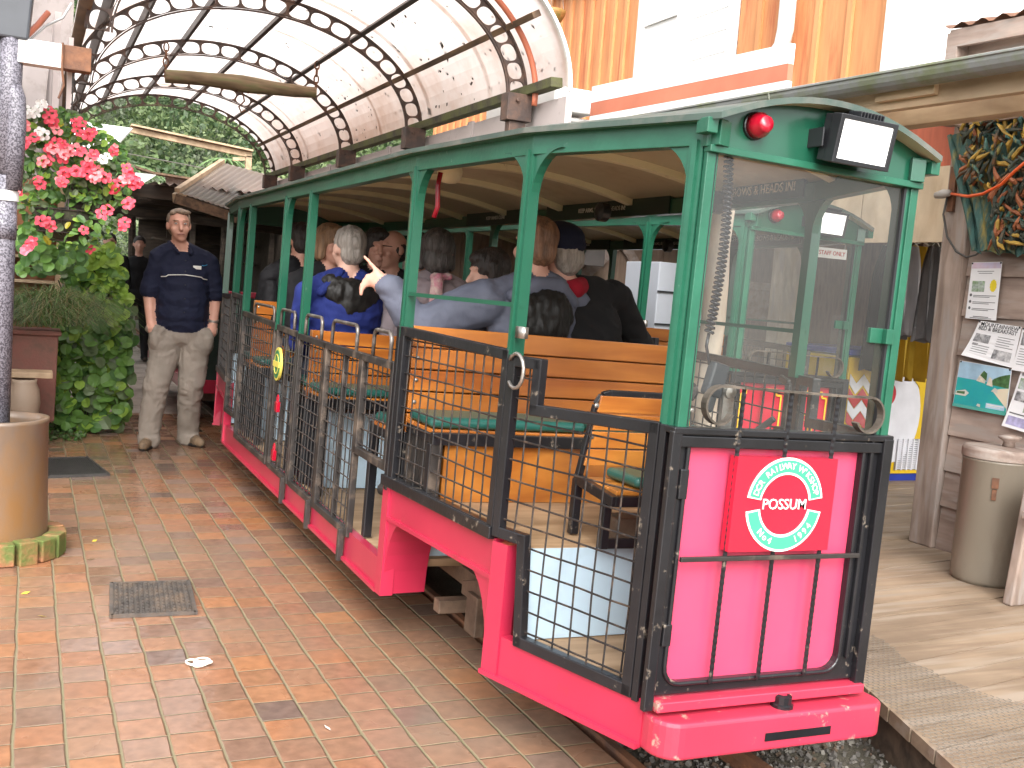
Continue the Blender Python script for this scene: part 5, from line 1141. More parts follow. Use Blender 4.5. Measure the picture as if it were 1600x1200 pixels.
# little corrugated roof beyond the gutter at top right
a, b = at(1482, 42, x=4.3), at(1600, 18, x=4.3)
mb = MB(); d = (b-a); N_ = 40
for k in range(N_):
    p, q = a+d*(k/N_*2.2-.1), a+d*((k+1)/N_*2.2-.1); mb.quad(p+Vector((0, 0, .014*math.cos(k*1.25))), q+Vector((0, 0, .014*math.cos((k+1)*1.25))), q+Vector((2.2, 0, .5+.014*math.cos((k+1)*1.25))), p+Vector((2.2, 0, .5+.014*math.cos(k*1.25))))
lr = mb.build('lean_to_roof', m_rust); tag(lr, 'rusty corrugated roof corner above the gutter at the top of the picture', 'roof')
mb = MB(); mb.bar(a+Vector((.03, 0, -.06)), a+d*2+Vector((.03, 0, -.06)), .03, .09); mb.bar(a+Vector((.06, -.02, -.03)), a+Vector((.06, -.02, -.5)), .09, .07); mb.bx(a.x+.1, a.x+2.2, b.y-1, a.y-.05, a.z-.5, a.z-.08); mb.build('wall', m_wthr, lr)
# white downpipe on the house, small bracket, hanging bowl
p0 = at(1228, 40, x=WX-.1); mb = MB(); zz = p0.z
mb.tube([(WX-.10, p0.y, 5.5), (WX-.10, p0.y, 3.22), (WX-.10, p0.y+.02, 3.12), (WX-.10, p0.y+.13, 3.02), (WX-.10, p0.y+.15, 2.95), (WX-.10, p0.y+.15, 2.66)], .055, 12); smooth_all(mb)
tag(mb.build('downpipe', m_wpaint), 'white downpipe with an offset bend on the orange boards', 'downpipe')
c = at(861, 22, x=WX-.35); mb = MB(); mb.lathe([(.0, -.10), (.05, -.092), (.10, -.06), (.13, 0), (.135, .03), (.125, .03), (.12, 0)], c, 20); smooth_all(mb); mb.smooth = False; mb.lathe([(.0, -.125), (.012, -.12), (.012, -.095)], c, 8)
bo = mb.build('hanging_bowl', mat('terracotta_bowl', (.46, .23, .075), .6, var=.2, col2=(.13, .15, .03), thr=.55, dscale=8)); tag(bo, 'round terracotta hanging bowl in front of the orange boards', 'hanging pot')
mb = MB()
for q in range(3): a = q*2.1; mb.tube([c+Vector((.13*math.cos(a), .13*math.sin(a), .02)), c+Vector((0, 0, .8))], .003, 4)
mb.build('hanger', m_steel, bo)
# ---- things on the wall
def wallp(px, py, off=.03): return at(px, py, x=WX-off)
cv0 = wallp(1560, 290, .09); tl, tr_, br_, bl_ = (wallp(1490, 212, .08), wallp(1640, 165, .08), wallp(1640, 400, .08), wallp(1527, 392, .08))
m_carv = [mat('teal_carving', (.045, .125, .115), .6, var=.45, scale=5, stretch=(1, 9, 1.3), col2=(.30, .24, .06), thr=.58, soft=.08, dscale=3, bump=.5, bscale=25), mat('dark_carving', (.035, .045, .032), .6, var=.5, scale=20, col2=(.22, .09, .03), thr=.60, soft=.06, dscale=10, bump=.6), mat('ochre_carving', (.42, .27, .05), .6, var=.4, scale=20), mat('rust_carving', (.30, .10, .04), .6, var=.4, scale=18)]
mb = MB(); n = 16
def cvp(u, v, h): 
    t = tl.lerp(tr_, u); b = bl_.lerp(br_, u); p = t.lerp(b, v); return p+Vector((-h, 0, 0))
for i in range(n):
    for j in range(n):
        vs = []
        for (u, v) in ((i/n, j/n), (i/n, (j+1)/n), ((i+1)/n, (j+1)/n), ((i+1)/n, j/n)):
            h = .02+.02*math.sin(u*55)*(v > .4)+.02*mnoise.noise(Vector((u*9, v*6, 1))); vs.append(cvp(u, v+.03*math.sin(u*23)*(v > .9), h))
        mb.add(vs, [(0, 1, 2, 3)])
mb.prism([tl, bl_, br_, tr_], (.03, 0, 0))
for i in range(420):
    u, v = random.uniform(.18, 1), (random.random()**1.2-.08) if random.random() < .75 else random.uniform(.6, .95)
    if v > .5 and u < .45: continue
    mb.k = random.choice((1, 1, 1, 0, 2, 3)); p = cvp(u, v, random.uniform(.03, .10)); a = random.uniform(-1, 1)*1.2+(u-.5); L = random.uniform(.02, .075); d = Vector((random.uniform(-.4, .2), math.sin(a), math.cos(a))).normalized()
    mb.tube([p-d*L, p-d*L*.3+Vector((-.012, .01*random.uniform(-1, 1), 0)), p+d*L*.4+Vector((-.008, 0, .01*random.uniform(-1, 1))), p+d*L], [.004, .013*random.uniform(.6, 1.2), .010, .003], 6)
mb.k = 0; mb.tube([tl+Vector((-.02, .01, .0)), tl.lerp(bl_, .3)+Vector((-.03, -.01, 0)), tl.lerp(bl_, .7)+Vector((-.03, -.02, 0)), bl_+Vector((-.02, 0, 0))], [.012, .022, .020, .014], 8)
tag(mb.build('wood_carving', m_carv), 'painted wood carving of tangled teal and ochre forms on the board wall', 'carving')
# posters
m_paper = mat('white_paper', (.80, .80, .82), .6, var=.03); m_ink = mat('grey_ink', (.12, .12, .13), .6); m_yel = mat('yellow_patch', (.78, .62, .03), .5); m_photo = mat('photo_green', (.22, .32, .18), .4, var=.8, scale=45, col2=(.55, .60, .62), thr=.55, dscale=20)
m_bw = mat('photo_grey', (.22, .22, .23), .4, var=.9, scale=45, col2=(.65, .65, .66), thr=.55, dscale=25); m_rbow = mat('pastel_strip', (.72, .48, .52), .5, var=.5, scale=12, col2=(.35, .45, .70), thr=.5, soft=.2, dscale=6)
def poster(name, label, corners, mats, draw, curl=.0):
    """paper sheet: corners tl,tr,br,bl in picture pixels on the wall; draw(mb, P) adds printed areas, P(u,v,h)"""
    c = [wallp(px, py, .040) for px, py in corners]
    def P(u, v, h=0.): return c[0].lerp(c[1], u).lerp(c[3].lerp(c[2], u), v)+Vector((-h-curl*v*v*(1.2-u), 0, 0))
    mb = MB(); n = 8
    for j in range(n): mb.quad(P(0, j/n), P(0, (j+1)/n), P(1, (j+1)/n), P(1, j/n)); mb.quad(P(0, j/n, -.0015), P(1, j/n, -.0015), P(1, (j+1)/n, -.0015), P(0, (j+1)/n, -.0015))
    def rect(k, u0, v0, u1, v1, h=.001): mb.k = k; mb.quad(P(u0, v0, h), P(u0, v1, h), P(u1, v1, h), P(u1, v0, h))
    def txt(k, s, u, v, size, h=.0012):
        mb.k = k; ax = (P(1, v)-P(0, v)).normalized(); ay = (P(u, 0)-P(u, 1)).normalized(); mb.text(s, P(u, v, h), ax, (ay-ax*ay.dot(ax)).normalized(), size, .0004)
    draw(rect, txt, lambda k: setattr(mb, 'k', k), mb, P)
    mb.k = 1
    for u, v in ((.03, .02), (.97, .02)): mb.ball(P(u, v, .002), (.004, .005, .005), 8, 6)
    return tag(mb.build(name, mats), label, 'poster')
def d1(rect, txt, K, mb, P):
    rect(5, .02, .01, .98, .11); rect(4, .10, .33, .52, .52)
    mb.k = 3; mb.add([P(.80+(.10+.015*(i % 2))*math.cos(i*PI/12), .41+(.10+.012*(i % 2))*math.sin(i*PI/12), .0012) for i in range(24)][::-1], [tuple(range(24))])
    for i, w in enumerate((.55, .45)): rect(2, .5-w/2, .155+i*.035, .5+w/2, .165+i*.035)
    for i in range(3):
        v = .58+i*.115; mb.k = 2; mb.ball(P(.10, v, .001), (.001, .008, .008), 10, 6)
        for q in range(2): rect(2, .18, v+q*.026, .92-.2*(q == 1), v+.010+q*.026)
    rect(2, .25, .95, .75, .962); rect(2, .15, .975, .85, .985)
poster('poster', 'tall narrow white notice with a yellow blob and small photo, under the carving', ((1519, 410), (1566, 409), (1556, 501), (1508, 497)), [m_paper, m_rubber, m_ink, m_yel, m_photo, m_rbow], d1)
def d2(rect, txt, K, mb, P):
    txt(1, 'MOUNTAINVIEW', .52, .075, .030); txt(1, 'BED & BREAKFAST', .50, .185, .029); rect(3, .06, .34, .40, .56); rect(3, .56, .66, .93, .90)
    for i in range(5): rect(2, .55, .33+i*.06, .92-.08*(i % 2), .342+i*.06)
    for i in range(4): rect(2, .10, .64+i*.06, .45, .652+i*.06)
    rect(3, .08, .60, .20, .66)
poster('poster', 'white bed and breakfast notice with two black and white photos, corner curling', ((1530, 501), (1596, 511), (1583, 575), (1509, 555)), [m_paper, m_rubber, m_ink, m_bw], d2, .03)
m_sea = mat('print_sea', (.02, .34, .46), .35, var=.25, scale=4, col2=(.05, .46, .34), thr=.5, soft=.2, dscale=3); m_skyp = mat('print_sky', (.42, .62, .80), .35, var=.3, scale=9); m_hillp = mat('print_hill', (.07, .16, .06), .4, var=.6, scale=40); m_cliff = mat('print_cliff', (.66, .60, .50), .4, var=.3, scale=50); m_sandp = mat('print_sand', (.74, .66, .50), .4); m_boatp = mat('print_boat', (.62, .62, .55), .4, var=.2); m_frame = mat('print_border', (.10, .42, .36), .4)
def d3(rect, txt, K, mb, P):
    rect(3, .01, .01, .99, .36); rect(2, .01, .36, .99, .93); rect(8, 0, .93, 1, 1.0, .0012)
    def pg(k, pts, h): mb.k = k; mb.add([P(u, v, h) for u, v in pts], [tuple(range(len(pts)-1, -1, -1))] if False else [tuple(range(len(pts)))])
    for k, pts, h in ((4, [(.62, .40), (.99, .42), (.99, .12), (.90, .15), (.80, .20), (.70, .27)], .0016), (5, [(.38, .37), (.55, .40), (.55, .20), (.47, .17), (.42, .26)], .0018), (4, [(.44, .24), (.57, .34), (.57, .18), (.50, .13)], .002), (5, [(.58, .42), (.70, .44), (.67, .28), (.62, .24)], .0022), (6, [(.70, .52), (.99, .85), (.99, .42), (.85, .45)], .0017), (7, [(.02, .74), (.22, .74), (.28, .66), (.24, .63), (.20, .60), (.03, .66)], .0022), (4, [(.04, .70), (.20, .70), (.20, .64), (.05, .66)], .0024), (7, [(.68, .54), (.80, .56), (.80, .48), (.74, .45)], .0024), (7, [(.45, .90), (.52, .92), (.52, .86), (.47, .85)], .0024)): pg(k, pts, h)
    rect(3, .62, .80, .96, .91, .0022); rect(9, .64, .82, .94, .845, .0026); rect(9, .64, .86, .88, .875, .0026)
poster('poster', 'colour poster of a turquoise bay with boats and white cliffs', ((1500, 563), (1581, 577), (1572, 650), (1488, 634)), [m_paper, m_rubber, m_sea, m_skyp, m_hillp, m_cliff, m_sandp, m_boatp, m_frame, m_white], d3)
def d4(rect, txt, K, mb, P):
    rect(3, .05, .02, .6, .12); rect(4, .05, .16, .95, .34); rect(3, .05, .38, .5, .54); rect(4, .30, .56, .95, .70); rect(2, .05, .74, .45, .76); rect(5, .05, .80, .6, .95)
poster('poster', 'white leaflet of small photographs partly cut by the picture edge', ((1597, 575), (1660, 590), (1650, 690), (1570, 665)), [m_paper, m_rubber, m_ink, m_bw, m_photo, mat('lilac_print', (.38, .36, .55), .5, var=.4, scale=30)], d4, .02)
poster('poster', 'white sheet with small print pinned beside the bed and breakfast notice', ((1598, 512), (1660, 520), (1650, 590), (1583, 578)), [m_paper, m_rubber, m_ink, m_bw], lambda rect, txt, K, mb, P: [rect(3, .05, .1, .5, .4)]+[rect(2, .06, .48+i*.06, .8, .492+i*.06) for i in range(7)], .01)
# cables and plug
m_cable = mat('grey_cable', (.07, .065, .06), .5); m_ocable = mat('orange_cable', (.75, .11, .02), .4)
mb = MB(); mb.tube([wallp(*p, o) for p, o in (((1487, 303), .10), ((1512, 307), .20), ((1535, 303), .22), ((1565, 288), .24), ((1585, 268), .25), ((1600, 255), .25), ((1640, 235), .2))], .008, 7); smooth_all(mb)
tag(mb.build('extension_cable', m_ocable), 'orange extension cable looping across the carving to a plug on the post', 'cable')
mb = MB(); c = wallp(1474, 303, .10); mb.tube([c+Vector((0, .05, -.006)), c+Vector((0, .0, .0)), c+Vector((0, -.045, .004))], [.018, .026, .016], 10); smooth_all(mb); tag(mb.build('plug', mat('grey_plug', (.40, .38, .36), .4)), 'grey plug joining the orange and grey cables on the post', 'plug')
mb = MB(); mb.tube([wallp(*p, o) for p, o in (((1480, 308), .09), ((1474, 335), .09), ((1480, 370), .09), ((1494, 393), .09), ((1510, 402), .07), ((1525, 398), .07), ((1535, 390), .09))], .006, 6); smooth_all(mb)
tag(mb.build('grey_cable', m_cable), 'thin grey cable hanging in a loop below the plug', 'cable')
mb = MB(); mb.bx(WX-.072, WX-.052, 4.12, 4.16, 1.98, 2.22); tag(mb.build('hinge_strap', m_rust), 'narrow rusty strap nailed on the post above the plug', 'strap')
# bin with wooden lid
m_bin = mat('beige_steel_bin', (.215, .185, .145), .36, var=.12, scale=3, stretch=(1, 1, .4), col2=(.15, .115, .085), thr=.60, soft=.12, dscale=4, coat=.15)
bc = Vector((4.262, 3.46, DZ)); br = .162
bn = thing('bin', 'cylindrical beige metal bin with a round wooden lid against the board wall', 'bin', bc)
mb = MB(); mb.lathe([(br*.96, 0), (br*.99, .02), (br, .06), (br, .585), (br*1.02, .59), (br*1.02, .60), (br*.9, .60)], bc, 40); smooth_all(mb); mb.build('body', m_bin, bn)
mb = MB(); mb.lathe([(br*1.05, .602), (br*1.05, .642), (br*.98, .655), (0, .662)], bc, 40); mb.build('lid', m_wthr, bn, bevel=.004)
mb = MB(); mb.lathe([(.03, .66), (.026, .685), (.05, .70), (.055, .712), (.0, .722)], bc+Vector((.03, -.02, 0)), 18); smooth_all(mb); mb.build('lid_knob', m_wthr, bn)
mb = MB(); q = bc+Vector((-br*.80, -br*.62, .50)); mb.box(q, (.012, .03, .05), rotz(.6)); mb.box(q+Vector((0, 0, -.055)), (.014, .02, .05), rotz(.6)); mb.build('lid_latch', m_rust, bn)
# bench of weathered planks at the right edge
bb = at(1572, 942, z=DZ); bench_o = thing('bench', 'weathered plank bench, only its rounded end board in the picture', 'bench', (bb.x+.1, bb.y-.5, DZ))
mb = MB(); y = bb.y; pr = [(bb.x-.03, DZ), (bb.x+.30, DZ), (bb.x+.30, DZ+.30), (bb.x+.30, DZ+.55), (bb.x+.12, DZ+.57), (bb.x+.05, DZ+.555), (bb.x+.02, DZ+.52), (bb.x-.0, DZ+.3)]
mb.prism([(x, y, z) for x, z in pr], (0, -.05, 0)); mb.build('end_board', m_wpost, bench_o, bevel=.008); mb = MB(); mb.prism([(x, y-1.3, z) for x, z in pr], (0, -.05, 0)); mb.build('end_board', m_wpost, bench_o, bevel=.008)
mb = MB(); mb.bx(bb.x-.04, bb.x+.30, y-1.38, y-.052, DZ+.40, DZ+.435); mb.build('seat_plank', m_wthr, bench_o, bevel=.005)
mb = MB(); mb.bx(bb.x+.26, bb.x+.30, y-1.36, y-.055, DZ+.45, DZ+.62); mb.build('back_plank', m_wthr, bench_o, bevel=.005)
# ---- shop: freezer, clothes, post, signs, boxes
fz = at(1405, 752, z=DZ); fd = thing('ice_cream_freezer', 'yellow and white ice cream freezer with red chevrons inside the shop opening', 'freezer', (fz.x, fz.y+.3, DZ))
mfz = [mat('freezer_white', (.72, .72, .76), .3), mat('freezer_yellow', (.70, .46, .01), .3, var=.08), mat('freezer_blue', (.015, .04, .30), .3), mat('freezer_red', (.48, .02, .03), .3), mat('freezer_grey', (.30, .30, .32), .4)]
fx0, fx1, fy0, fy1, fz1 = fz.x-.62, fz.x+.20, fz.y, fz.y+.7, DZ+.93
mb = MB(); mb.k = 1; mb.bx(fx0, fx1, fy0, fy1, DZ+.06, fz1); mb.k = 2; mb.bx(fx0, fx1, fy0+.02, fy1, DZ, DZ+.058); mb.bx(fx1+.001, fx1+.025, fy0-.01, fy1, DZ+.03, fz1+.01); mb.build('cabinet', mfz, fd, bevel=.004)
mb = MB(); mb.bx(fx0-.01, fx1+.03, fy0-.01, fy1+.01, fz1+.012, fz1+.06); mb.build('lid', mfz[2], fd, bevel=.01)
mb = MB()
def fq(k, pts, d): mb.k = k; mb.prism([(fx0+u*(fx1-fx0), fy0-d, DZ+.06+v*.87) for u, v in pts], (0, .003, 0))
fq(0, [(.62+.30*math.cos(a), .52+.42*math.sin(a)) for a in np.linspace(0, 2*PI, 33)[:-1]], .004)
for k, z0 in ((0, .86), (3, .74), (0, .64), (3, .54), (1, .44)):
    fq(k, [(.02, z0), (.10, z0-.08), (.18, z0), (.26, z0-.08), (.34, z0), (.34, z0-.09), (.26, z0-.17), (.18, z0-.09), (.10, z0-.17), (.02, z0-.09)], .008)
fq(3, [(.50+.09*math.cos(a), .70+.10*math.sin(a)) for a in np.linspace(0, 2*PI, 21)[:-1]], .008); fq(1, [(.60, .99), (.97, .99), (.97, .80), (.88, .76)], .010)
mb.build('front_graphics', mfz, fd)
mb = MB(); mb.k = 0
for i in range(14): mb.bx(fx1-.27, fx1-.05, fy0-.014, fy0-.004, DZ+.10+i*.016, DZ+.108+i*.016)
for i in range(5): mb.bx(fx1-.27+i*.052, fx1-.258+i*.052, fy0-.018, fy0-.008, DZ+.09, DZ+.33)
mb.k = 4; mb.bx(fx1-.275, fx1-.045, fy0-.003, fy0-.001, DZ+.09, DZ+.33); mb.build('grille', mfz, fd)
# clothes on a rail
rail_y = 6.3
m_cl = [fabric('grey_shirt', (.22, .215, .22)), fabric('ochre_cloth', (.42, .27, .03)), fabric('white_shirt', (.46, .45, .46)), fabric('dark_cloth', (.03, .03, .035))]
for i, (px, y, k, lab, L, w_) in enumerate(((1412, 5.35, 0, 'grey striped garment hanging nearest the plywood lintel', .62, .11), (1427, 5.2, 2, 'pale garment hanging second in the shop opening', .58, .09), (1441, 5.5, 1, 'long ochre cloth hanging between the pale garments', .95, .17), (1462, 4.9, 0, 'pale grey garment hanging against the thick post', .60, .07), (1395, 5.7, 3, 'dark garment hanging deep in the shop opening', .9, .14))):
    p = at(px, 385, y=y); mb = MB(); n = 18; rows = []
    for j in range(9):
        v = j/8; ww = w_*(.55+.5*min(1, v*5))*(1+.10*v); rows.append([(p.x+ww*(q/n*2-1), y+.035*math.sin(q*1.9+v*.8)*(.4+v), p.z-L*v-(.02*math.cos(q*1.3) if j == 8 else 0)) for q in range(n+1)])
    for a, b in zip(rows, rows[1:]):
        for q in range(n): mb.quad(a[q], b[q], b[q+1], a[q+1]); mb.quad(*[(x, y_+.012, z) for x, y_, z in (a[q+1], b[q+1], b[q], a[q])])
    smooth_all(mb); g = mb.build('garment', m_cl[k]); tag(g, lab, 'garment', 'clothes hanging in the shop')
    mb = MB(); mb.tube([(p.x-w_*.5, y, p.z+.0), (p.x, y, p.z+.035), (p.x+w_*.5, y, p.z)], .005, 5); mb.tube([(p.x, y, p.z+.035), (p.x, y, p.z+.09)], .003, 4); mb.build('hanger', m_steel, g)
mb = MB(); a, b = at(1380, 365, y=5.9), at(1475, 372, y=4.75); mb.tube([a+Vector((-.3, .3, .1)), b+Vector((.0, 0, .12))], .012, 8); tag(mb.build('clothes_rail', m_steel), 'steel clothes rail across the shop opening', 'rail')
# pale round timber post beside the first tram, cabin posts and boards beyond
pp0, pp1 = at(1131, 300, y=3.55), at(1118, 660, y=3.55); mb = MB(); pts, rs = [], []
m_bark = wood('pale_bare_pole', (.62, .54, .44), (.42, .34, .26), axis=2, rough=.7, ring=9, grey=(.40, .35, .30))
for k in range(13): t = k/12; z = DZ-.05+t*1.84; pts.append(Vector((pp0.x+.006*math.sin(k*1.7), 3.55+.006*math.cos(k*2.1), z))); rs.append(.052+.004*math.sin(k*2.3)+(.007 if k == 6 else 0))
mb.tube(pts, rs, 12); smooth_all(mb); tag(mb.build('timber_pole', m_bark), 'pale bare round pole seen behind the tram windscreen', 'pole')
p = at(1226, 480, y=6.9); mb = MB(); mb.bx(p.x-.09, p.x+.09, 6.85, 7.0, 0, 2.5); tag(mb.build('timber_post', m_bark, bevel=.01), 'pale square post beyond the second tram, next to the white trim', 'post')
mb = MB(); mb.bx(p.x+.12, p.x+.16, 6.83, 6.98, 0, 2.4); tag(mb.build('door_trim', m_wpaint), 'narrow upright white door trim behind the second tram', 'trim')
p = at(1300, 396, y=4.85); mb = MB(); mb.bx(p.x-.115, p.x+.115, 4.85, 4.858, p.z-.030, p.z+.030); mb.k = 1; mb.text('STAFF ONLY', (p.x, 4.849, p.z), (1, 0, 0), (0, 0, 1), .036, .0015); mb.k = 2
for q in (-.10, .10): mb.bar((p.x+q, 4.854, p.z+.03), (p.x+q, 4.854, 1.86), .003, .003)
tag(mb.build('staff_sign', [m_paper, mat('red_ink', (.45, .02, .02), .5), m_steel]), 'white STAFF ONLY sign with red letters hanging inside the cab of the second tram', 'sign')
# back room seen through the trams: boards, white fridge, panel, diagonal brace
p0, p1 = at(1032, 376, y=7.6), at(1010, 520, y=7.6); mb = MB(); xx = p0.x; mb.bx(xx-.02, xx+.50, 7.55, 8.1, .10, 1.72); fr_ = mb.build('fridge', mat('fridge_white', (.50, .53, .58), .4, var=.04), bevel=.01); tag(fr_, 'tall pale fridge seen past the seated man in the navy cap', 'fridge')
mb = MB(); mb.bx(xx-.022, xx+.502, 7.535, 7.548, 1.18, 1.195); mb.bx(xx-.022, xx+.502, 7.535, 7.548, 1.46, 1.475); mb.bx(xx+.44, xx+.46, 7.50, 7.545, .8, 1.1); mb.build('door_seam', m_rubber, fr_)
back = thing('shed_wall', 'brown board wall with a light brace behind the trams', 'wall', (4.2, 9.4, 0))
mb = MB(); y = 8.2
for i in range(28): x = 3.2+i*.2; mb.bx(x, x+.195, 8.9+random.uniform(-.006, .006), 8.94, 0, 2.7)
mb.build('board', wood('shed_board', (.38, .28, .21), (.22, .15, .11), axis=2, rough=.8), back)
mb = MB(); mb.bar((3.9, 8.86, .6), (5.6, 8.86, 2.3), .03, .12); mb.bar((5.3, 8.84, 1.9), (6.2, 8.84, .8), .03, .10); mb.build('brace', m_wthr, back)
for px, py, y, w_, h_, mm, lab in ((905, 385, 8.6, .55, .34, m_dark, 'dark panel board on the shed wall'), (912, 372, 8.5, .09, .16, m_paper, 'small white switch box on the shed wall'), (1180, 470, 7.2, .5, .32, m_wthr, 'grey crate stacked behind the second tram'), (1340, 430, 7.5, .3, .5, m_cl[2], 'pale coat hanging in the back of the shop')):
    p = at(px, py, y=y); mb = MB(); mb.box(p, (w_, .04, h_)); mb.box(p+Vector((0, -.025, h_*.3)), (w_*.8, .012, .02)); tag(mb.build('wall_box' if 'coat' not in lab else 'coat', mm, bevel=.006), lab, 'box' if 'coat' not in lab else 'coat')
# ------------------------------------------------------------------ left side: pipe, pots, plants
m_dpipe = mat('mottled_downpipe', (.22, .21, .245), .5, var=.1, scale=4, col2=(.06, .055, .07), thr=.50, soft=.03, dscale=130, bump=.1)
m_terr = mat('glazed_clay_pipe', (.135, .106, .086), .38, var=.3, scale=4, col2=(.20, .105, .04), thr=.52, soft=.12, dscale=2.6, bump=.08, coat=.2, stretch=(1, 1, .5))
m_ringb = mat('mossy_brick', (.30, .125, .06), .75, var=.3, scale=9, col2=(.10, .135, .03), thr=.53, soft=.08, dscale=5, bump=.4)
PC = Vector((-.085, 5.22, 0))
rb = thing('brick_planter_ring', 'low mossy ring of bricks on edge round the clay pipe', 'brick edging', PC)
for k in range(17):
    a = 2*PI*k/17; c = PC+Vector((.245*math.cos(a), .245*math.sin(a), .052)); mb = MB(); mb.box(c, (.078, .083, .104+random.uniform(-.006, .006)), rotz(a+random.uniform(-.03, .03))); mb.build('brick', m_ringb, rb, bevel=.006)
mb = MB(); mb.lathe([(.232, .0), (.232, .085), (.0, .085)], PC, 32); mb.build('mortar_bed', mat('mortar', (.26, .25, .20), .85, var=.3, bump=.3), rb)
mb = MB(); R_ = .205; mb.lathe([(R_, .088), (R_, .60), (R_*1.02, .615), (R_*1.02, .632), (R_*.88, .632), (R_*.86, .60), (R_*.86, .35)], PC, 44, Matrix.Rotation(-.02, 3, 'Y'), cap=False); smooth_all(mb)
tag(mb.build('clay_pipe', m_terr), 'upright glazed clay pipe in a mossy brick ring with a downpipe standing in it', 'clay pipe')
mb = MB(); x, y = PC.x-.02, PC.y-.02; r_ = .050; tl_ = .010
mb.tube([(x, y, .35), (x, y, 1.44), (x+.004, y, 1.72)], r_, 20); mb.tube([(x+.004, y, 1.70), (x+.008, y, 2.10), (x+.01, y, 2.34)], r_*.97, 20); mb.tube([(x+.0, y, 1.44), (x, y, 1.55)], r_*1.07, 20)
mb.tube([(x+.03, y-.02, 1.66), (x+.04, y-.03, 1.95), (x+.035, y-.02, 2.06), (x+.01, y, 2.13)], r_*.8, 16); smooth_all(mb)
dp = mb.build('downpipe', m_dpipe); tag(dp, 'mottled grey downpipe standing in the clay pipe at the left edge', 'downpipe')
mb = MB(); mb.lathe([(r_*1.12, 1.61), (r_*1.12, 1.655)], (x+.002, y, 0), 20); mb.build('white_band', m_wpaint, dp)
hp = at(22, 30, y=5.25); mb = MB(); mb.prism([(hp.x-.28, 5.15, hp.z-.10), (hp.x+.06, 5.15, hp.z-.10), (hp.x+.09, 5.15, hp.z+.30), (hp.x-.30, 5.15, hp.z+.30)], (0, .25, 0)); tag(mb.build('rain_hopper', mat('dark_hopper', (.055, .06, .07), .4, var=.2), bevel=.01), 'dark grey rainwater hopper at the top left corner', 'hopper')
# steel beam end with rust
b0, b1 = at(20, 92, y=5.2), at(142, 96, y=5.2); mb = MB(); L_ = b1.x-b0.x
mb.k = 0; mb.bx(b0.x, b0.x+L_*.62, 5.16, 5.24, b1.z-.055, b1.z+.05); mb.k = 1; mb.bx(b0.x+L_*.62, b1.x, 5.16, 5.24, b1.z-.055, b1.z+.05); mb.tube([(b1.x-.12, 5.15, b1.z+.055), (b1.x-.12, 5.14, b1.z-.06), (b1.x-.11, 5.15, b1.z-.13), (b1.x-.13, 5.16, b1.z-.19)], .006, 6)
tag(mb.build('steel_beam', [m_wpaint, m_rust], bevel=.004), 'short white steel beam with a rusty end above the flower basket', 'beam')
mb = MB(); mb.tube([at(75, 20, y=5.5), at(60, 38, y=5.45), at(35, 62, y=5.3), at(18, 72, y=5.25)], .014, 8); smooth_all(mb); tag(mb.build('conduit', m_pipe), 'salmon pink conduit slanting past the rain hopper', 'conduit')
mb = MB(); mb.tube([at(112, 5, y=5.6), at(98, 28, y=5.55), at(72, 40, y=5.5), at(40, 68, y=5.35), at(18, 75, y=5.3)], .006, 6); smooth_all(mb); tag(mb.build('cable', mat('pale_cable', (.5, .5, .5), .5)), 'pale cable sagging from the canopy to the downpipe', 'cable')
# plants
def leafmat(name, col, tr=.25): return mat(name, col, .42, var=.35, scale=12, trans=tr, spec=.4)
m_l1, m_l2, m_l3 = leafmat('leaf_green', (.14, .275, .06), .4), leafmat('leaf_dark_green', (.075, .165, .045), .4), leafmat('leaf_light_green', (.31, .48, .08), .45)
m_l4 = leafmat('leaf_grey_green', (.14, .19, .095)); m_lbud = leafmat('leaf_yellow', (.42, .36, .03))
def leaf(mb, p, n, s, asp=1., fold=.25, roll=None):
    n = Vector(n).normalized(); a = n.cross(Vector((0, 0, 1))) if abs(n.z) < .95 else Vector((1, 0, 0)); a = a.normalized(); b = n.cross(a)
    t = random.random()*6.28 if roll is None else roll; a, b = a*math.cos(t)+b*math.sin(t), b*math.cos(t)-a*math.sin(t); p = Vector(p)
    vs = [p]+[p+a*(s*asp*math.cos(q))+b*(s*math.sin(q)*(1.06 if math.sin(q) > 0 else .92))+n*(fold*s*abs(math.cos(q))-.12*s*math.sin(q)**2) for q in (PI/2, .9, .15, -.6, -1.35, -1.8, -2.55, -3.3, -4.05)]
    mb.add(vs, [(0, i, i+1) for i in range(1, 9)]+[(0, 9, 1)])
def rdir(up=.4):
    v = Vector((random.gauss(0, 1), random.gauss(0, 1), random.gauss(0, 1)+up)); return v.normalized()
LM = [m_l1, m_l2, m_l3, m_l4, m_lbud]
# leafy round-leaved plant (tall bush)
bush = thing('bush', 'bushy plant with round green leaves growing up from the paving to the flower basket', 'plant', (.52, 9.0, 0))
mb = MB()
def inside(pts, u):
    for (u0, a0, b0), (u1, a1, b1) in zip(pts, pts[1:]):
        if u0 <= u <= u1: k = (u-u0)/(u1-u0); return a0+(a1-a0)*k, b0+(b1-b0)*k
    return None
prof = [(670, 95, 190), (620, 72, 205), (570, 78, 205), (530, 72, 208), (480, 120, 205), (430, 95, 195), (385, 95, 172)][::-1]
for i in range(950):
    py = random.uniform(385, 672); lr = inside(prof, py)
    if not lr: continue
    px = random.uniform(*lr); y = 8.72+abs(random.gauss(0, .18)); px += random.uniform(-4, 4); p = at(px, py, y=y)
    if p.z < .02: continue
    top = py < 480; mb.k = random.choice((2, 2, 0, 2)) if top and px > 110 and random.random() < .75 else random.choice((0, 0, 1, 0, 2, 3))
    leaf(mb, p, Vector((random.gauss(-.1, .45), -1+random.gauss(0, .4), .55+random.gauss(0, .4))), random.uniform(.036, .066)*(.5 if top and random.random() < .6 else 1), .95)
mb.build('leaves', LM, bush)
mb = MB()
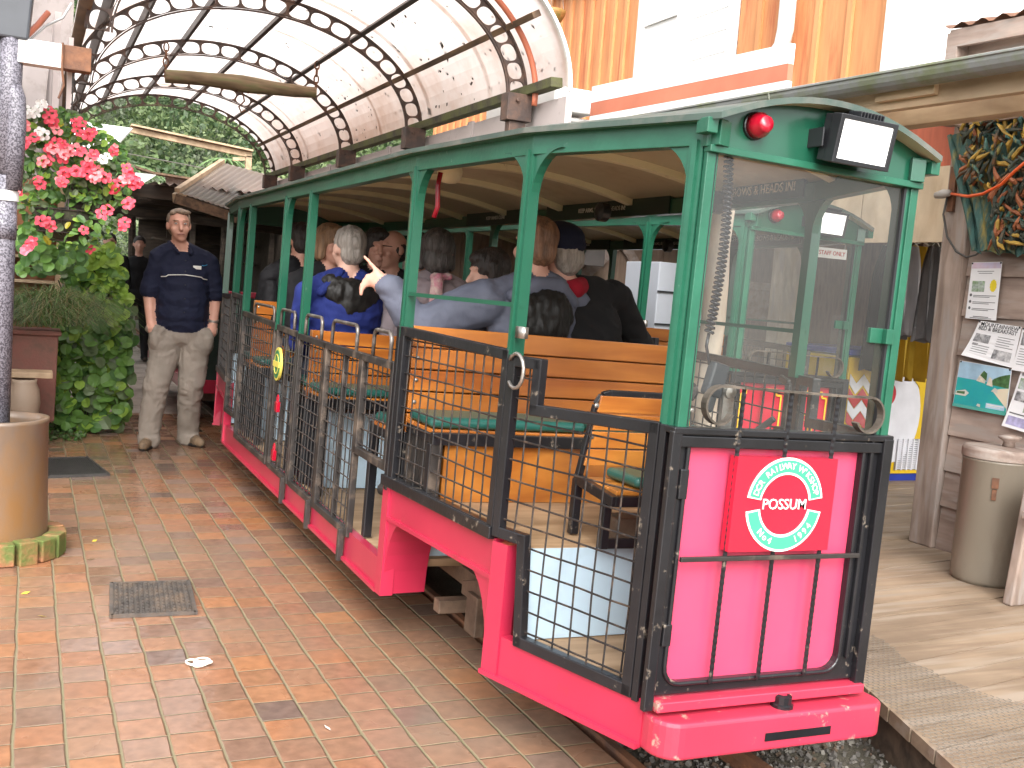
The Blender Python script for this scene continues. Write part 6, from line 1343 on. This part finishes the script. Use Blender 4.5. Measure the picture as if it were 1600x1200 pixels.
for i in range(16):
    a = at(random.uniform(100, 180), 668, y=8.95); b = at(random.uniform(90, 195), random.uniform(400, 520), y=9.0); m = a.lerp(b, .5)+Vector((random.uniform(-.1, .1), 0, 0)); mb.tube([a, m, b], .006, 5)
mb.build('stems', mat('stem', (.06, .055, .025), .7), bush)
# grassy plant in a red-brown tub
gp_ = thing('grass_plant', 'fine dark green grassy plant drooping over a red-brown tub', 'plant', at(60, 520, y=8.35))
mb = MB()
for i in range(1700):
    px = random.uniform(24, 158); c = at(random.gauss(78, 30), random.uniform(478, 512), y=8.35+random.uniform(-.14, .10)); a = random.gauss(0, 1.0); L = random.uniform(.22, .50)
    d = Vector((math.sin(a)*.8, random.uniform(-.7, .3), 1)).normalized(); pts = []; p = c.copy(); v = d*L/5; mb.k = random.choice((0, 0, 1, 2))
    w_ = random.uniform(.0016, .003)
    prev = None
    for k in range(7):
        q = w_*(1-k/7.5); row = (p+Vector((-q, 0, 0)), p+Vector((q, 0, 0)))
        if prev: mb.quad(prev[0], prev[1], row[1], row[0])
        prev = row; p = p+v; v = (v+Vector((math.sin(a)*.010, 0, -.030*L*2.2)))
mb.build('blades', [leafmat('grass_green', (.085, .16, .035)), leafmat('grass_dark', (.045, .09, .026)), leafmat('grass_dry', (.22, .18, .08))], gp_)
t0, t1 = at(20, 520, y=8.45), at(84, 655, y=8.45); mb = MB(); cx = (t0.x+t1.x)/2
mb.prism([(t0.x-.02, 8.33, t1.z), (t1.x, 8.33, t1.z), (t1.x+.01, 8.33, t0.z), (t0.x-.05, 8.33, t0.z)], (0, .32, 0)); mb.bx(t0.x-.06, t1.x+.03, 8.31, 8.67, t0.z-.002, t0.z+.035)
tag(mb.build('tub', mat('red_brown_tub', (.22, .085, .065), .75, var=.3, col2=(.12, .07, .05), thr=.55, dscale=6, bump=.3), bevel=.008), 'red-brown tub under the grassy plant', 'tub')
s0, s1 = at(12, 583, y=8.0), at(82, 585, y=8.0); mb = MB(); mb.bx(s0.x-.05, s1.x, 7.9, 8.12, s0.z-.02, s0.z+.02); mb.bx(s0.x-.02, s0.x+.02, 7.95, 8.05, 0, s0.z-.02); tag(mb.build('shelf_plank', m_newwood, bevel=.004), 'pale plank shelf above the clay jar', 'plank')
j0 = at(34, 668, y=7.9); z0 = max(.0, at(34, 672, y=7.9).z); jt = at(34, 592, y=7.9).z; mb = MB(); H_ = jt-z0
mb.lathe([(.07, 0), (.10, H_*.25), (.115, H_*.55), (.105, H_*.8), (.085, H_*.93), (.09, H_), (.075, H_), (.07, H_*.9)], (j0.x, 7.9, z0), 28); smooth_all(mb); tag(mb.build('clay_jar', mat('stoneware_jar', (.33, .25, .185), .6, var=.1, col2=(.24, .15, .10), thr=.58, dscale=3)), 'rounded stoneware jar under the plank shelf', 'jar')
mb = MB()
for i in range(420):
    p = at(random.uniform(52, 135), random.uniform(664, 690), z=.0); p.z = random.uniform(.004, .04); mb.k = random.choice((0, 1, 1, 3)); leaf(mb, p, rdir(1.5), random.uniform(.006, .02))
tag(mb.build('ground_weeds', LM), 'low green weeds along the foot of the plants', 'weeds', kind='stuff')
# hanging basket
c0 = at(108, 290, y=5.75); bk = thing('hanging_basket', 'hanging basket of red and white busy lizzies beside the downpipe', 'flower basket', (c0.x, 5.75, c0.z-.25))
mb = MB(); bz = at(100, 345, y=5.75).z
for r0, z in ((.17, bz+.05), (.165, bz+.0), (.14, bz-.06), (.09, bz-.10)): mb.tube([(c0.x+r0*math.cos(a), 5.75+r0*math.sin(a), z) for a in np.linspace(0, 2*PI, 25)][:-1], .004, 5, closed=True)
for k in range(14): a = k*2*PI/14; mb.tube([(c0.x+.17*math.cos(a), 5.75+.17*math.sin(a), bz+.05), (c0.x+.14*math.cos(a), 5.75+.14*math.sin(a), bz-.06), (c0.x, 5.75, bz-.11)], .003, 5)
for k in range(3): a = k*2.09+.5; mb.tube([(c0.x+.17*math.cos(a), 5.75+.17*math.sin(a), bz+.05), (c0.x, 5.75, 2.28)], .004, 5)
mb.build('wire_basket', m_wire, bk)
mb = MB(); mb.lathe([(0, -.10), (.09, -.09), (.135, -.05), (.16, .0), (.165, .05), (0, .07)], (c0.x, 5.75, bz), 20); mb.build('moss_lining', mat('moss', (.035, .035, .02), .9, var=.5, scale=20, bump=.6, bscale=30), bk)
outl = [(168, 35, 95), (190, 28, 150), (230, 25, 195), (270, 22, 212), (300, 20, 210), (330, 30, 200), (360, 60, 185), (385, 80, 150)]
def bpt():
    while True:
        py = random.uniform(170, 385); lr = inside(outl, py)
        if lr:
            px = random.uniform(*lr); e = (px-(lr[0]+lr[1])/2)/((lr[1]-lr[0])/2); return at(px, py, y=5.75-.20*math.sqrt(max(0, 1-e*e))+abs(random.gauss(0, .07))), px, py
mb = MB()
for i in range(1050):
    p, px, py = bpt()
    if py > 325 and random.random() < .72: continue
    mb.k = random.choice((3, 3, 1, 1, 0, 0, 2)) if random.random() > .015 else 4; leaf(mb, p, Vector((random.gauss(0, .5), -1+random.gauss(0, .5), .5+random.gauss(0, .5))), random.uniform(.015, .030), .66)
mb.build('leaves', LM, bk)
m_boards = mat('grey_pink_boarding', (.25, .215, .205), .65, var=.15, scale=3, col2=(.13, .10, .085), thr=.62, dscale=4)
m_fr, m_fw, m_fp = mat('red_petal', (.78, .085, .13), .5, var=.25, trans=.25), mat('white_petal', (.85, .83, .80), .5, var=.05, trans=.2), mat('salmon_petal', (.85, .26, .28), .5, var=.15, trans=.2)
spots = [(38, 196), (82, 190), (36, 225), (65, 165), (75, 172), (62, 206), (118, 192), (145, 208), (130, 210), (97, 225), (108, 237), (98, 246), (127, 238), (143, 247), (168, 246), (178, 236), (136, 258), (75, 250), (74, 232), (100, 270), (118, 268), (98, 285), (135, 270), (150, 275), (165, 278), (195, 280), (205, 278), (215, 285), (208, 290), (28, 300), (59, 282), (178, 295), (198, 265), (40, 172), (47, 180), (200, 320), (168, 328), (73, 347), (80, 353), (131, 360), (195, 348), (190, 355), (142, 390), (45, 385), (50, 378), (155, 268), (88, 205), (54, 215), (120, 205)]
for i, (px, py) in enumerate(spots):
    for q in range(2 if i < 38 else 1):
        mb = MB()
        c = at(px+random.uniform(-9, 9)*q, py+random.uniform(-8, 8)*q, y=5.50+random.uniform(-.03, .03) if py < 370 else 5.7); wh = i in (3, 5, 14, 33, 34); mb.k = 1 if wh else (2 if random.random() < .25 else 0)
        n = Vector((random.gauss(0, .35), -1, random.gauss(.25, .3))).normalized(); a = n.cross(Vector((0, 0, 1))).normalized(); b = n.cross(a); s = random.uniform(.017, .023)
        for k in range(5):
            t = k*2*PI/5+i; d = a*math.cos(t)+b*math.sin(t); leaf(mb, c+d*s*.92+n*random.uniform(.0, .010), n+d*random.uniform(-.1, .5)+Vector((random.gauss(0, .2), 0, random.gauss(0, .2))), s*.66, .9, .3)
        mb.build('bloom', [m_fr, m_fw, m_fp], bk)
# trailing large leaves under the basket, shelf of wares behind
mb = MB()
for i in range(170):
    p = at(random.uniform(28, 135), random.uniform(352, 430), y=6.2+random.random()*.5); mb.k = random.choice((0, 1, 1, 0)); leaf(mb, p, Vector((random.gauss(0, .4), -1, .5+random.gauss(0, .4))), random.uniform(.02, .038), .9)
for i in range(5):
    for k in range(6): p = at(32+i*4+k, 385-i*2, y=6.1); mb.k = 2
vb = thing('trailing_plant', 'dark broad-leaved plant hanging below the flower basket', 'plant', at(80, 430, y=6.4)); mb.build('leaves', LM, vb)
mb = MB()
for px, py in ((38, 392), (46, 386), (50, 380)):
    c = at(px, py, y=6.12)
    for k in range(5): t = k*2*PI/5; leaf(mb, c+Vector((.012*math.cos(t), 0, .012*math.sin(t))), (0, -1, .3), .014, 1.)
tag(mb.build('pink_flower', mat('pink_petal_flower', (.80, .26, .36), .5, trans=.2)), 'single pink flower below the basket', 'flower')
m_shelf = wood('orange_shelf_wood', (.40, .18, .075), (.22, .09, .035), axis=0, rough=.6)
sh = thing('shelf_unit', 'orange-brown wooden shelf with small wares behind the plants', 'shelf', at(50, 520, y=9.6))
x0, x1 = at(-30, 420, y=9.6).x, at(92, 420, y=9.6).x; mb = MB(); mb.bx(x0, x1, 9.62, 9.66, .0, 2.0); mb.build('back_board', m_shelf, sh)
for py in (358, 402, 440, 478, 520):
    mb = MB(); z = at(60, py, y=9.5).z; mb.bx(x0, x1, 9.4, 9.618, z-.012, z+.012); mb.build('shelf_board', m_newwood, sh)
mb = MB(); mb.bx(x1-.03, x1+.02, 9.38, 9.66, 0, 2.0); mb.build('upright', m_newwood, sh)
for px, py, w_, h_, mm, lab in ((32, 420, .09, .05, m_paper, 'white card propped on the wooden shelf'), (28, 372, .08, .07, m_wpaint, 'white mug on the upper board of the shelf'), (62, 424, .05, .08, m_terr, 'brown pot on the middle board of the shelf'), (68, 465, .10, .06, m_terr, 'broad clay pot on the lower board of the shelf')):
    p = at(px, py, y=9.48); mb = MB(); mb.lathe([(w_*.35, -h_/2), (w_*.5, 0), (w_*.45, h_*.4), (w_*.48, h_/2)], p, 14); smooth_all(mb); tag(mb.build('pot', mm), lab, 'pot')

# pinkish boarded wall along the left of the walk
lw = thing('left_wall', 'pinkish grey boarded wall along the left edge behind the flower basket', 'wall', (-.5, 8.5, 0))
mb = MB(); y = 6.1
while y < 12.4: mb.bx(-.52, -.48+random.uniform(-.004, .004), y, y+.195, 0, 3.3); y += .2
mb.build('board', m_boards, lw)
mb = MB(); mb.bx(-3.0, .36, 12.4, 12.44, 0, 4.9); mb.build('end_board', m_boards, lw)
mb = MB(); mb.bar((-.46, 6.1, 2.75), (-.46, 12.4, 2.75), .06, .10); mb.bar((-.46, 6.1, 3.28), (.2, 6.1, 3.0), .05, .10); mb.build('wall_rail', m_darksteel, lw)
# ------------------------------------------------------------------ behind: dark workshop shed, roofs, wooded hill, other wagon
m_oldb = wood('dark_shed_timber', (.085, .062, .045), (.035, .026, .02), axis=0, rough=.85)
m_rustroof = mat('rusty_corrugated_roof', (.20, .13, .10), .7, var=.35, scale=6, stretch=(1, 5, 1), col2=(.10, .06, .045), thr=.55)
m_slit = mat('translucent_roof_strip', (.98, .97, .95), .5, var=.02, trans=.93)
shed = thing('workshop_shed', 'long dark open-sided workshop shed over the track with gaps of light in its roof', 'shed', (2.4, 18, 0))
zr = 2.33; x0, x1 = .35, 4.7
def corr(mb, x0, x1, y0, y1, z0, z1, amp=.018, wl=.11, n=None):
    n = n or int((x1-x0)/wl*6); 
    for k in range(n):
        a, b = x0+(x1-x0)*k/n, x0+(x1-x0)*(k+1)/n; ha, hb = amp*math.cos(a/wl*2*PI), amp*math.cos(b/wl*2*PI); mb.quad((a, y0, z0+ha), (b, y0, z0+hb), (b, y1, z1+hb), (a, y1, z1+ha))
mb = MB()
for y0, y1 in ((13.0, 17.6), (17.85, 21.0), (21.25, 26.5)):
    for xa, xb in ((x0, 1.15), (1.32, 2.2), (2.3, x1)): corr(mb, xa, xb, y0, y1, zr+(y0-13)*.02, zr+(y1-13)*.02)
mb.build('roof', m_rustroof, shed)
mb = MB(); mb.bx(1.12, 1.35, 13.2, 24, zr+.10, zr+.11); mb.bx(2.18, 2.32, 15, 22, zr+.12, zr+.13); mb.build('roof_light', m_slit, shed)
for y in (13.2, 15.2, 17.4, 19.6, 21.8, 24, 26.2):
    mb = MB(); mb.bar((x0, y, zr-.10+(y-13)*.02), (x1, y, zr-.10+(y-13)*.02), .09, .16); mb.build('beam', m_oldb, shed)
for x in (.42, 3.0, 4.6):
    for y in (13.3, 17.5, 22, 26):
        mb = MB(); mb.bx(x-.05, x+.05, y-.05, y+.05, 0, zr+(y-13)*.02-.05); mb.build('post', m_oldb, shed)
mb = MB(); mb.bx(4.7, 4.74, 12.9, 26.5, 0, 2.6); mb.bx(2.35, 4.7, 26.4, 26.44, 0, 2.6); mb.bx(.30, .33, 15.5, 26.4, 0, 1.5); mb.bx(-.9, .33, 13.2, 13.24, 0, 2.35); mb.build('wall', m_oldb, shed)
for z, xs in ((.85, (.5, 1.0)), (1.9, (2.4, 4.6)), (1.5, (2.6, 4.6))):
    mb = MB(); mb.bx(xs[0], xs[1], 23.5, 24.0, z, z+.05); mb.build('rack_board', m_newwood if z < 1 else m_oldb, shed)
for a, b in (((.5, 14.0, 2.1), (1.6, 14.0, 2.28)), ((1.2, 16.0, 2.1), (4.2, 16, 2.0)), ((.4, 18.5, 2.12), (2.4, 18.5, 2.3))): mb = MB(); mb.bar(a, b, .05, .12); mb.build('brace', m_oldb, shed)
# slatted translucent skylight panel on a timber frame, just past the canopy
sk = thing('skylight_panel', 'translucent corrugated panel on a timber frame beyond the canopy', 'roof panel', at(360, 290, y=12.8))
A_, B_, C_, D_ = at(274, 306, y=12.6), at(345, 259, y=14.2), at(452, 288, y=14.2), at(372, 338, y=12.6)
nrm = (B_-A_).cross(D_-A_).normalized(); nrm = nrm if nrm.z > 0 else -nrm
mb = MB(); n = 36
for k in range(n):
    p0, p1 = A_.lerp(D_, k/n), A_.lerp(D_, (k+1)/n); q0, q1 = B_.lerp(C_, k/n), B_.lerp(C_, (k+1)/n); h0, h1 = .005*math.cos(k*2.1), .005*math.cos(k*2.1+2.1); mb.quad(p0+nrm*(.05+h0), p1+nrm*(.05+h1), q1+nrm*(.05+h1), q0+nrm*(.05+h0))
mb.build('sheet', m_slit, sk)
for t, mm in ((0, m_newwood), (.36, m_newwood), (.95, m_newwood)):
    mb = MB(); mb.bar(A_.lerp(B_, t)-nrm*.03, D_.lerp(C_, t)-nrm*.03, .05, .11); mb.build('frame_rail', m_purl, sk)
mb = MB(); mb.bar(A_-nrm*.03, B_-nrm*.03, .05, .10); mb.bar(A_+nrm*.07, B_+nrm*.07, .06, .05); mb.build('frame_side', m_wpaint if False else m_newwood, sk)
# roof edge and beam of the next shed, white roof corner
nb = thing('far_shed_roof', 'corrugated white shed roof with a long timber eave beam behind the canopy', 'roof', at(300, 220, y=20))
a, b = at(204, 203, y=19), at(393, 243, y=19); mb = MB(); mb.bar(a, b, .10, .09); mb.bar(a+Vector((0, 0, .075)), b+Vector((0, 0, .075)), .30, .03); mb.bar(b+Vector((-.05, 0, -.02)), b+Vector((-.05, 0, -.35)), .10, .10); mb.bar(b+Vector((-.32, .012, -.10)), b+Vector((-.105, .012, -.07)), .07, .06); mb.build('eave_beam', m_newwood, nb)
mb = MB(); w0, w1, w2 = at(120, 192, y=18.8), at(207, 203, y=18.8), at(180, 232, y=17); mb.prism([at(95, 188, y=18.8), w1, w2, at(100, 245, y=17)], (0, .0, .03)); mb.build('white_roof', m_wpaint, nb)
p0, p1 = at(192, 252, y=16.5), at(300, 280, y=16.5); mb = MB(); pts = [p0, at(215, 263, y=16.5), at(240, 271, y=16.5), p1]; 
for u, v in zip(pts, pts[1:]): mb.bar(u, v+(v-u)*.02, .25, .03); 
mb.build('curved_roof_edge', m_purl, nb)
mb = MB(); mb.prism([at(258, 274, y=16.6), at(300, 283, y=16.6), at(296, 300, y=16.6), at(262, 300, y=16.6)], (0, .05, 0)); mb.build('grey_gable', m_wthr, nb)
mb = MB(); mb.tube([at(195, 239, y=17.5), at(325, 264, y=17.5), at(500, 300, y=17.5)], .008, 5); tag(mb.build('overhead_wire', m_steel), 'thin overhead wire crossing in front of the wooded hill', 'wire')
# tree fern tops peeping over the roof edge
for px, py, y, lab in ((207, 258, 17.6, 'small tree fern showing over the curved roof edge'), (352, 248, 22, 'pale green tree fern at the foot of the hill')):
    c = at(px, py, y=y); tf = thing('tree_fern', lab, 'tree fern', (c.x, y, 0)); mb = MB(); mb.tube([(c.x, y, 0), (c.x+.05, y, c.z*.5), (c.x, y, c.z-.05)], [.07, .06, .05], 8); mb.build('trunk', m_oldb, tf); mb = MB()
    for k in range(18):
        a = k*2*PI/18; prev = None
        for i in range(7):
            t = i/6; p = c+Vector((math.cos(a)*.55*t, math.sin(a)*.55*t, .10*t-.32*t*t)); w_ = .05*(1-t)+.004; s = Vector((-math.sin(a), math.cos(a), 0))*w_; row = (p-s+Vector((0, 0, -.015)), p, p+s+Vector((0, 0, -.015)))
            if prev: mb.quad(prev[0], prev[1], row[1], row[0]); mb.quad(prev[1], prev[2], row[2], row[1])
            prev = row
    mb.build('crown', leafmat('fern_green', (.16, .26, .10)), tf)
# hillside and its bush
m_hill = mat('hill_earth', (.045, .06, .03), .9, var=.4)
mb = MB(); n = 24
def hz(x, y): return max(0, (y-30)*.42)+2.2*mnoise.noise(Vector((x*.06, y*.05, 0)))*min(1, max(0, (y-30)/15))
for i in range(n):
    for j in range(n):
        xa, xb = -60+160*i/n, -60+160*(i+1)/n; ya_, yb_ = 30+90*j/n, 30+90*(j+1)/n; mb.quad((xa, ya_, hz(xa, ya_)), (xb, ya_, hz(xb, ya_)), (xb, yb_, hz(xb, yb_)), (xa, yb_, hz(xa, yb_)))
smooth_all(mb); tag(mb.build('hill', m_hill, origin=(0, 60, 0)), kind='structure')
mf = [leafmat('bush_mid_green', (.125, .18, .07), .3), leafmat('bush_dark_green', (.065, .11, .045), .3), leafmat('bush_light_green', (.21, .27, .12), .3), leafmat('bush_grey_green', (.17, .20, .13), .3)]
def clump_cloud(name, centres, per, leafs, parent=None):
    V, Fc, MI = [], [], []; off = 0
    for (c, r, k) in centres:
        d = rng.normal(size=(per, 3)); d /= np.linalg.norm(d, axis=1)[:, None]; d[:, 2] = np.abs(d[:, 2])*1.0-.25; rad = rng.uniform(.55, 1.05, (per, 1)); P = np.array(c)+d*rad*np.array([r, r, r*.8])
        nrm = d+rng.normal(size=(per, 3))*.45; nrm /= np.linalg.norm(nrm, axis=1)[:, None]; t = np.cross(nrm, rng.normal(size=(per, 3))); t /= np.linalg.norm(t, axis=1)[:, None]; b = np.cross(nrm, t); s = leafs*rng.uniform(.6, 1.4, (per, 1))*(r**.5)
        quad = np.stack([P-t*s, P-b*s*.55, P+t*s, P+b*s*.55], 1).reshape(-1, 3); V.append(quad); idx = np.arange(per*4).reshape(-1, 4)+off; Fc.append(idx); off += per*4; MI.append(np.where(rng.random(per) < .8, k, rng.integers(0, 4, per)))
    V = np.concatenate(V); Fc = np.concatenate(Fc); me = bpy.data.meshes.new(name); me.from_pydata(V.tolist(), [], Fc.tolist()); me.polygons.foreach_set('material_index', np.concatenate(MI).astype(np.int32))
    for m in mf: me.materials.append(m)
    me.update(); o = bpy.data.objects.new(name, me); COL.objects.link(o); WL[o.name] = Vector()
    return o
cs = []
for i in range(620):
    y = rng.uniform(31, 78); x = rng.uniform(-4, 26)*(y/45); r = rng.uniform(.7, 2.0)*(1+.012*(y-31)); k = int(rng.choice([0, 0, 1, 2, 3, 1])); z = hz(x, y)
    h_ = rng.uniform(.6, 3.2); cs.append(((x, y, z+h_*.5), r, k)); 
    if rng.random() < .7: cs.append(((x+rng.uniform(-1, 1), y-.6, z+h_*1.2), r*.7, k))
fo = clump_cloud('hillside_bush', cs, 220, .095); tag(fo, 'wooded hillside of mixed green native bush behind the sheds', 'bush', kind='stuff')
cs = [((rng.uniform(.6, 2.3), rng.uniform(27.5, 30), rng.uniform(.2, 2.6)), rng.uniform(.3, .6), int(rng.choice([0, 2, 3, 1]))) for i in range(50)]
fo = clump_cloud('shed_end_shrubs', cs, 120, .05); tag(fo, 'green shrubbery in daylight at the far end of the dark shed', 'shrubs', kind='stuff')
# dark figures in the shed
for px, y, lab in ((168, 15.0, 'dark figure at the left in the shade of the shed'), (214, 15.4, 'dark figure walking in the shed behind the guide')):
    p = at(px, 470, y=y); rt = thing('person', lab, 'person', (p.x, y, 0)); T_ = Matrix.Translation((p.x, y, 0)); f = Fig(); ph = 1 if px < 200 else -1
    f.cap((-.10, 0, .85), (-.12, .06*ph, .48), .09, .07, 1); f.cap((-.12, .06*ph, .48), (-.13, -.05*ph, .07), .065, .05, 1); f.cap((.10, 0, .85), (.11, -.05*ph, .48), .09, .07, 1); f.cap((.11, -.05*ph, .48), (.12, .10*ph, .07), .065, .05, 1)
    for sx in (-1, 1): f.cap((sx*.12, .03, .05), (sx*.13, -.12, .04), .045, .04, 2); f.cap((sx*.19, 0, 1.40), (sx*.24, -.02, 1.12), .065, .055, 1); f.cap((sx*.24, -.02, 1.12), (sx*.21, -.12, .90), .052, .035, 1); f.cap((sx*.21, -.12, .90), (sx*.20, -.16, .82), .035, .03, 0)
    f.ell((0, 0, .92), (.17, .12, .13), 1); f.ell((0, 0, 1.14), (.165, .12, .2), 1); f.ell((0, 0, 1.33), (.19, .12, .15), 1); f.cap((0, 0, 1.42), (0, -.01, 1.54), .055, .05, 0); hc_ = Vector((0, -.01, 1.63)); head_prims(f, hc_, 1, 0, rotz(PI))
    f.build('body', [m_skin, m_blackj, m_boot], T_, rt, vox=.014); h = Fig(); hair_prims(h, hc_, 1, rotz(PI), 'short'); h.build('hair', [m_hdark], T_, rt, vox=.012)
# red and green wagon standing behind the first tram
wg = thing('red_wagon', 'red-framed dark green wagon standing behind the first tram', 'wagon', (XC, 10.9, 0)); ya_ = 9.3
mb = MB(); mb.bx(XC-.60, XC+.60, ya_, ya_+2.6, .28, .40)
for x in (-.60, .55): mb.bx(XC+x, XC+x+.05, ya_-.01, ya_+.04, .40, 1.18)
mb.bx(XC-.60, XC+.60, ya_-.01, ya_+.04, 1.14, 1.19); mb.bx(XC-.66, XC-.601, ya_+.02, ya_+2.6, .36, .44); mb.build('frame', m_red, wg, bevel=.006)
mb = MB(); mb.bx(XC-.545, XC+.545, ya_+.01, ya_+.03, .40, 1.138); mb.bx(XC-.59, XC-.57, ya_+.05, ya_+2.6, .40, 1.15); mb.bx(XC+.57, XC+.59, ya_+.05, ya_+2.6, .40, 1.15); mb.build('side_panel', m_signboard, wg)
for y in (ya_+.5, ya_+2.1):
    for s in (-.19, .19):
        mb = MB(); mb.lathe([(.04, -.03), (.14, -.03), (.15, .0), (.14, .03), (.04, .03)], (XC+s, y, .155), 20, Matrix.Rotation(PI/2, 3, 'Y')); mb.build('wheel', m_brown, wg)
mb = MB(); mb.bx(XC-.45, XC+.45, ya_+.3, ya_+2.3, .18, .279); mb.build('underframe', m_brown, wg)
# canvas-white awning corner and timber board stack at the far right of the shed are left out: nothing of them shows
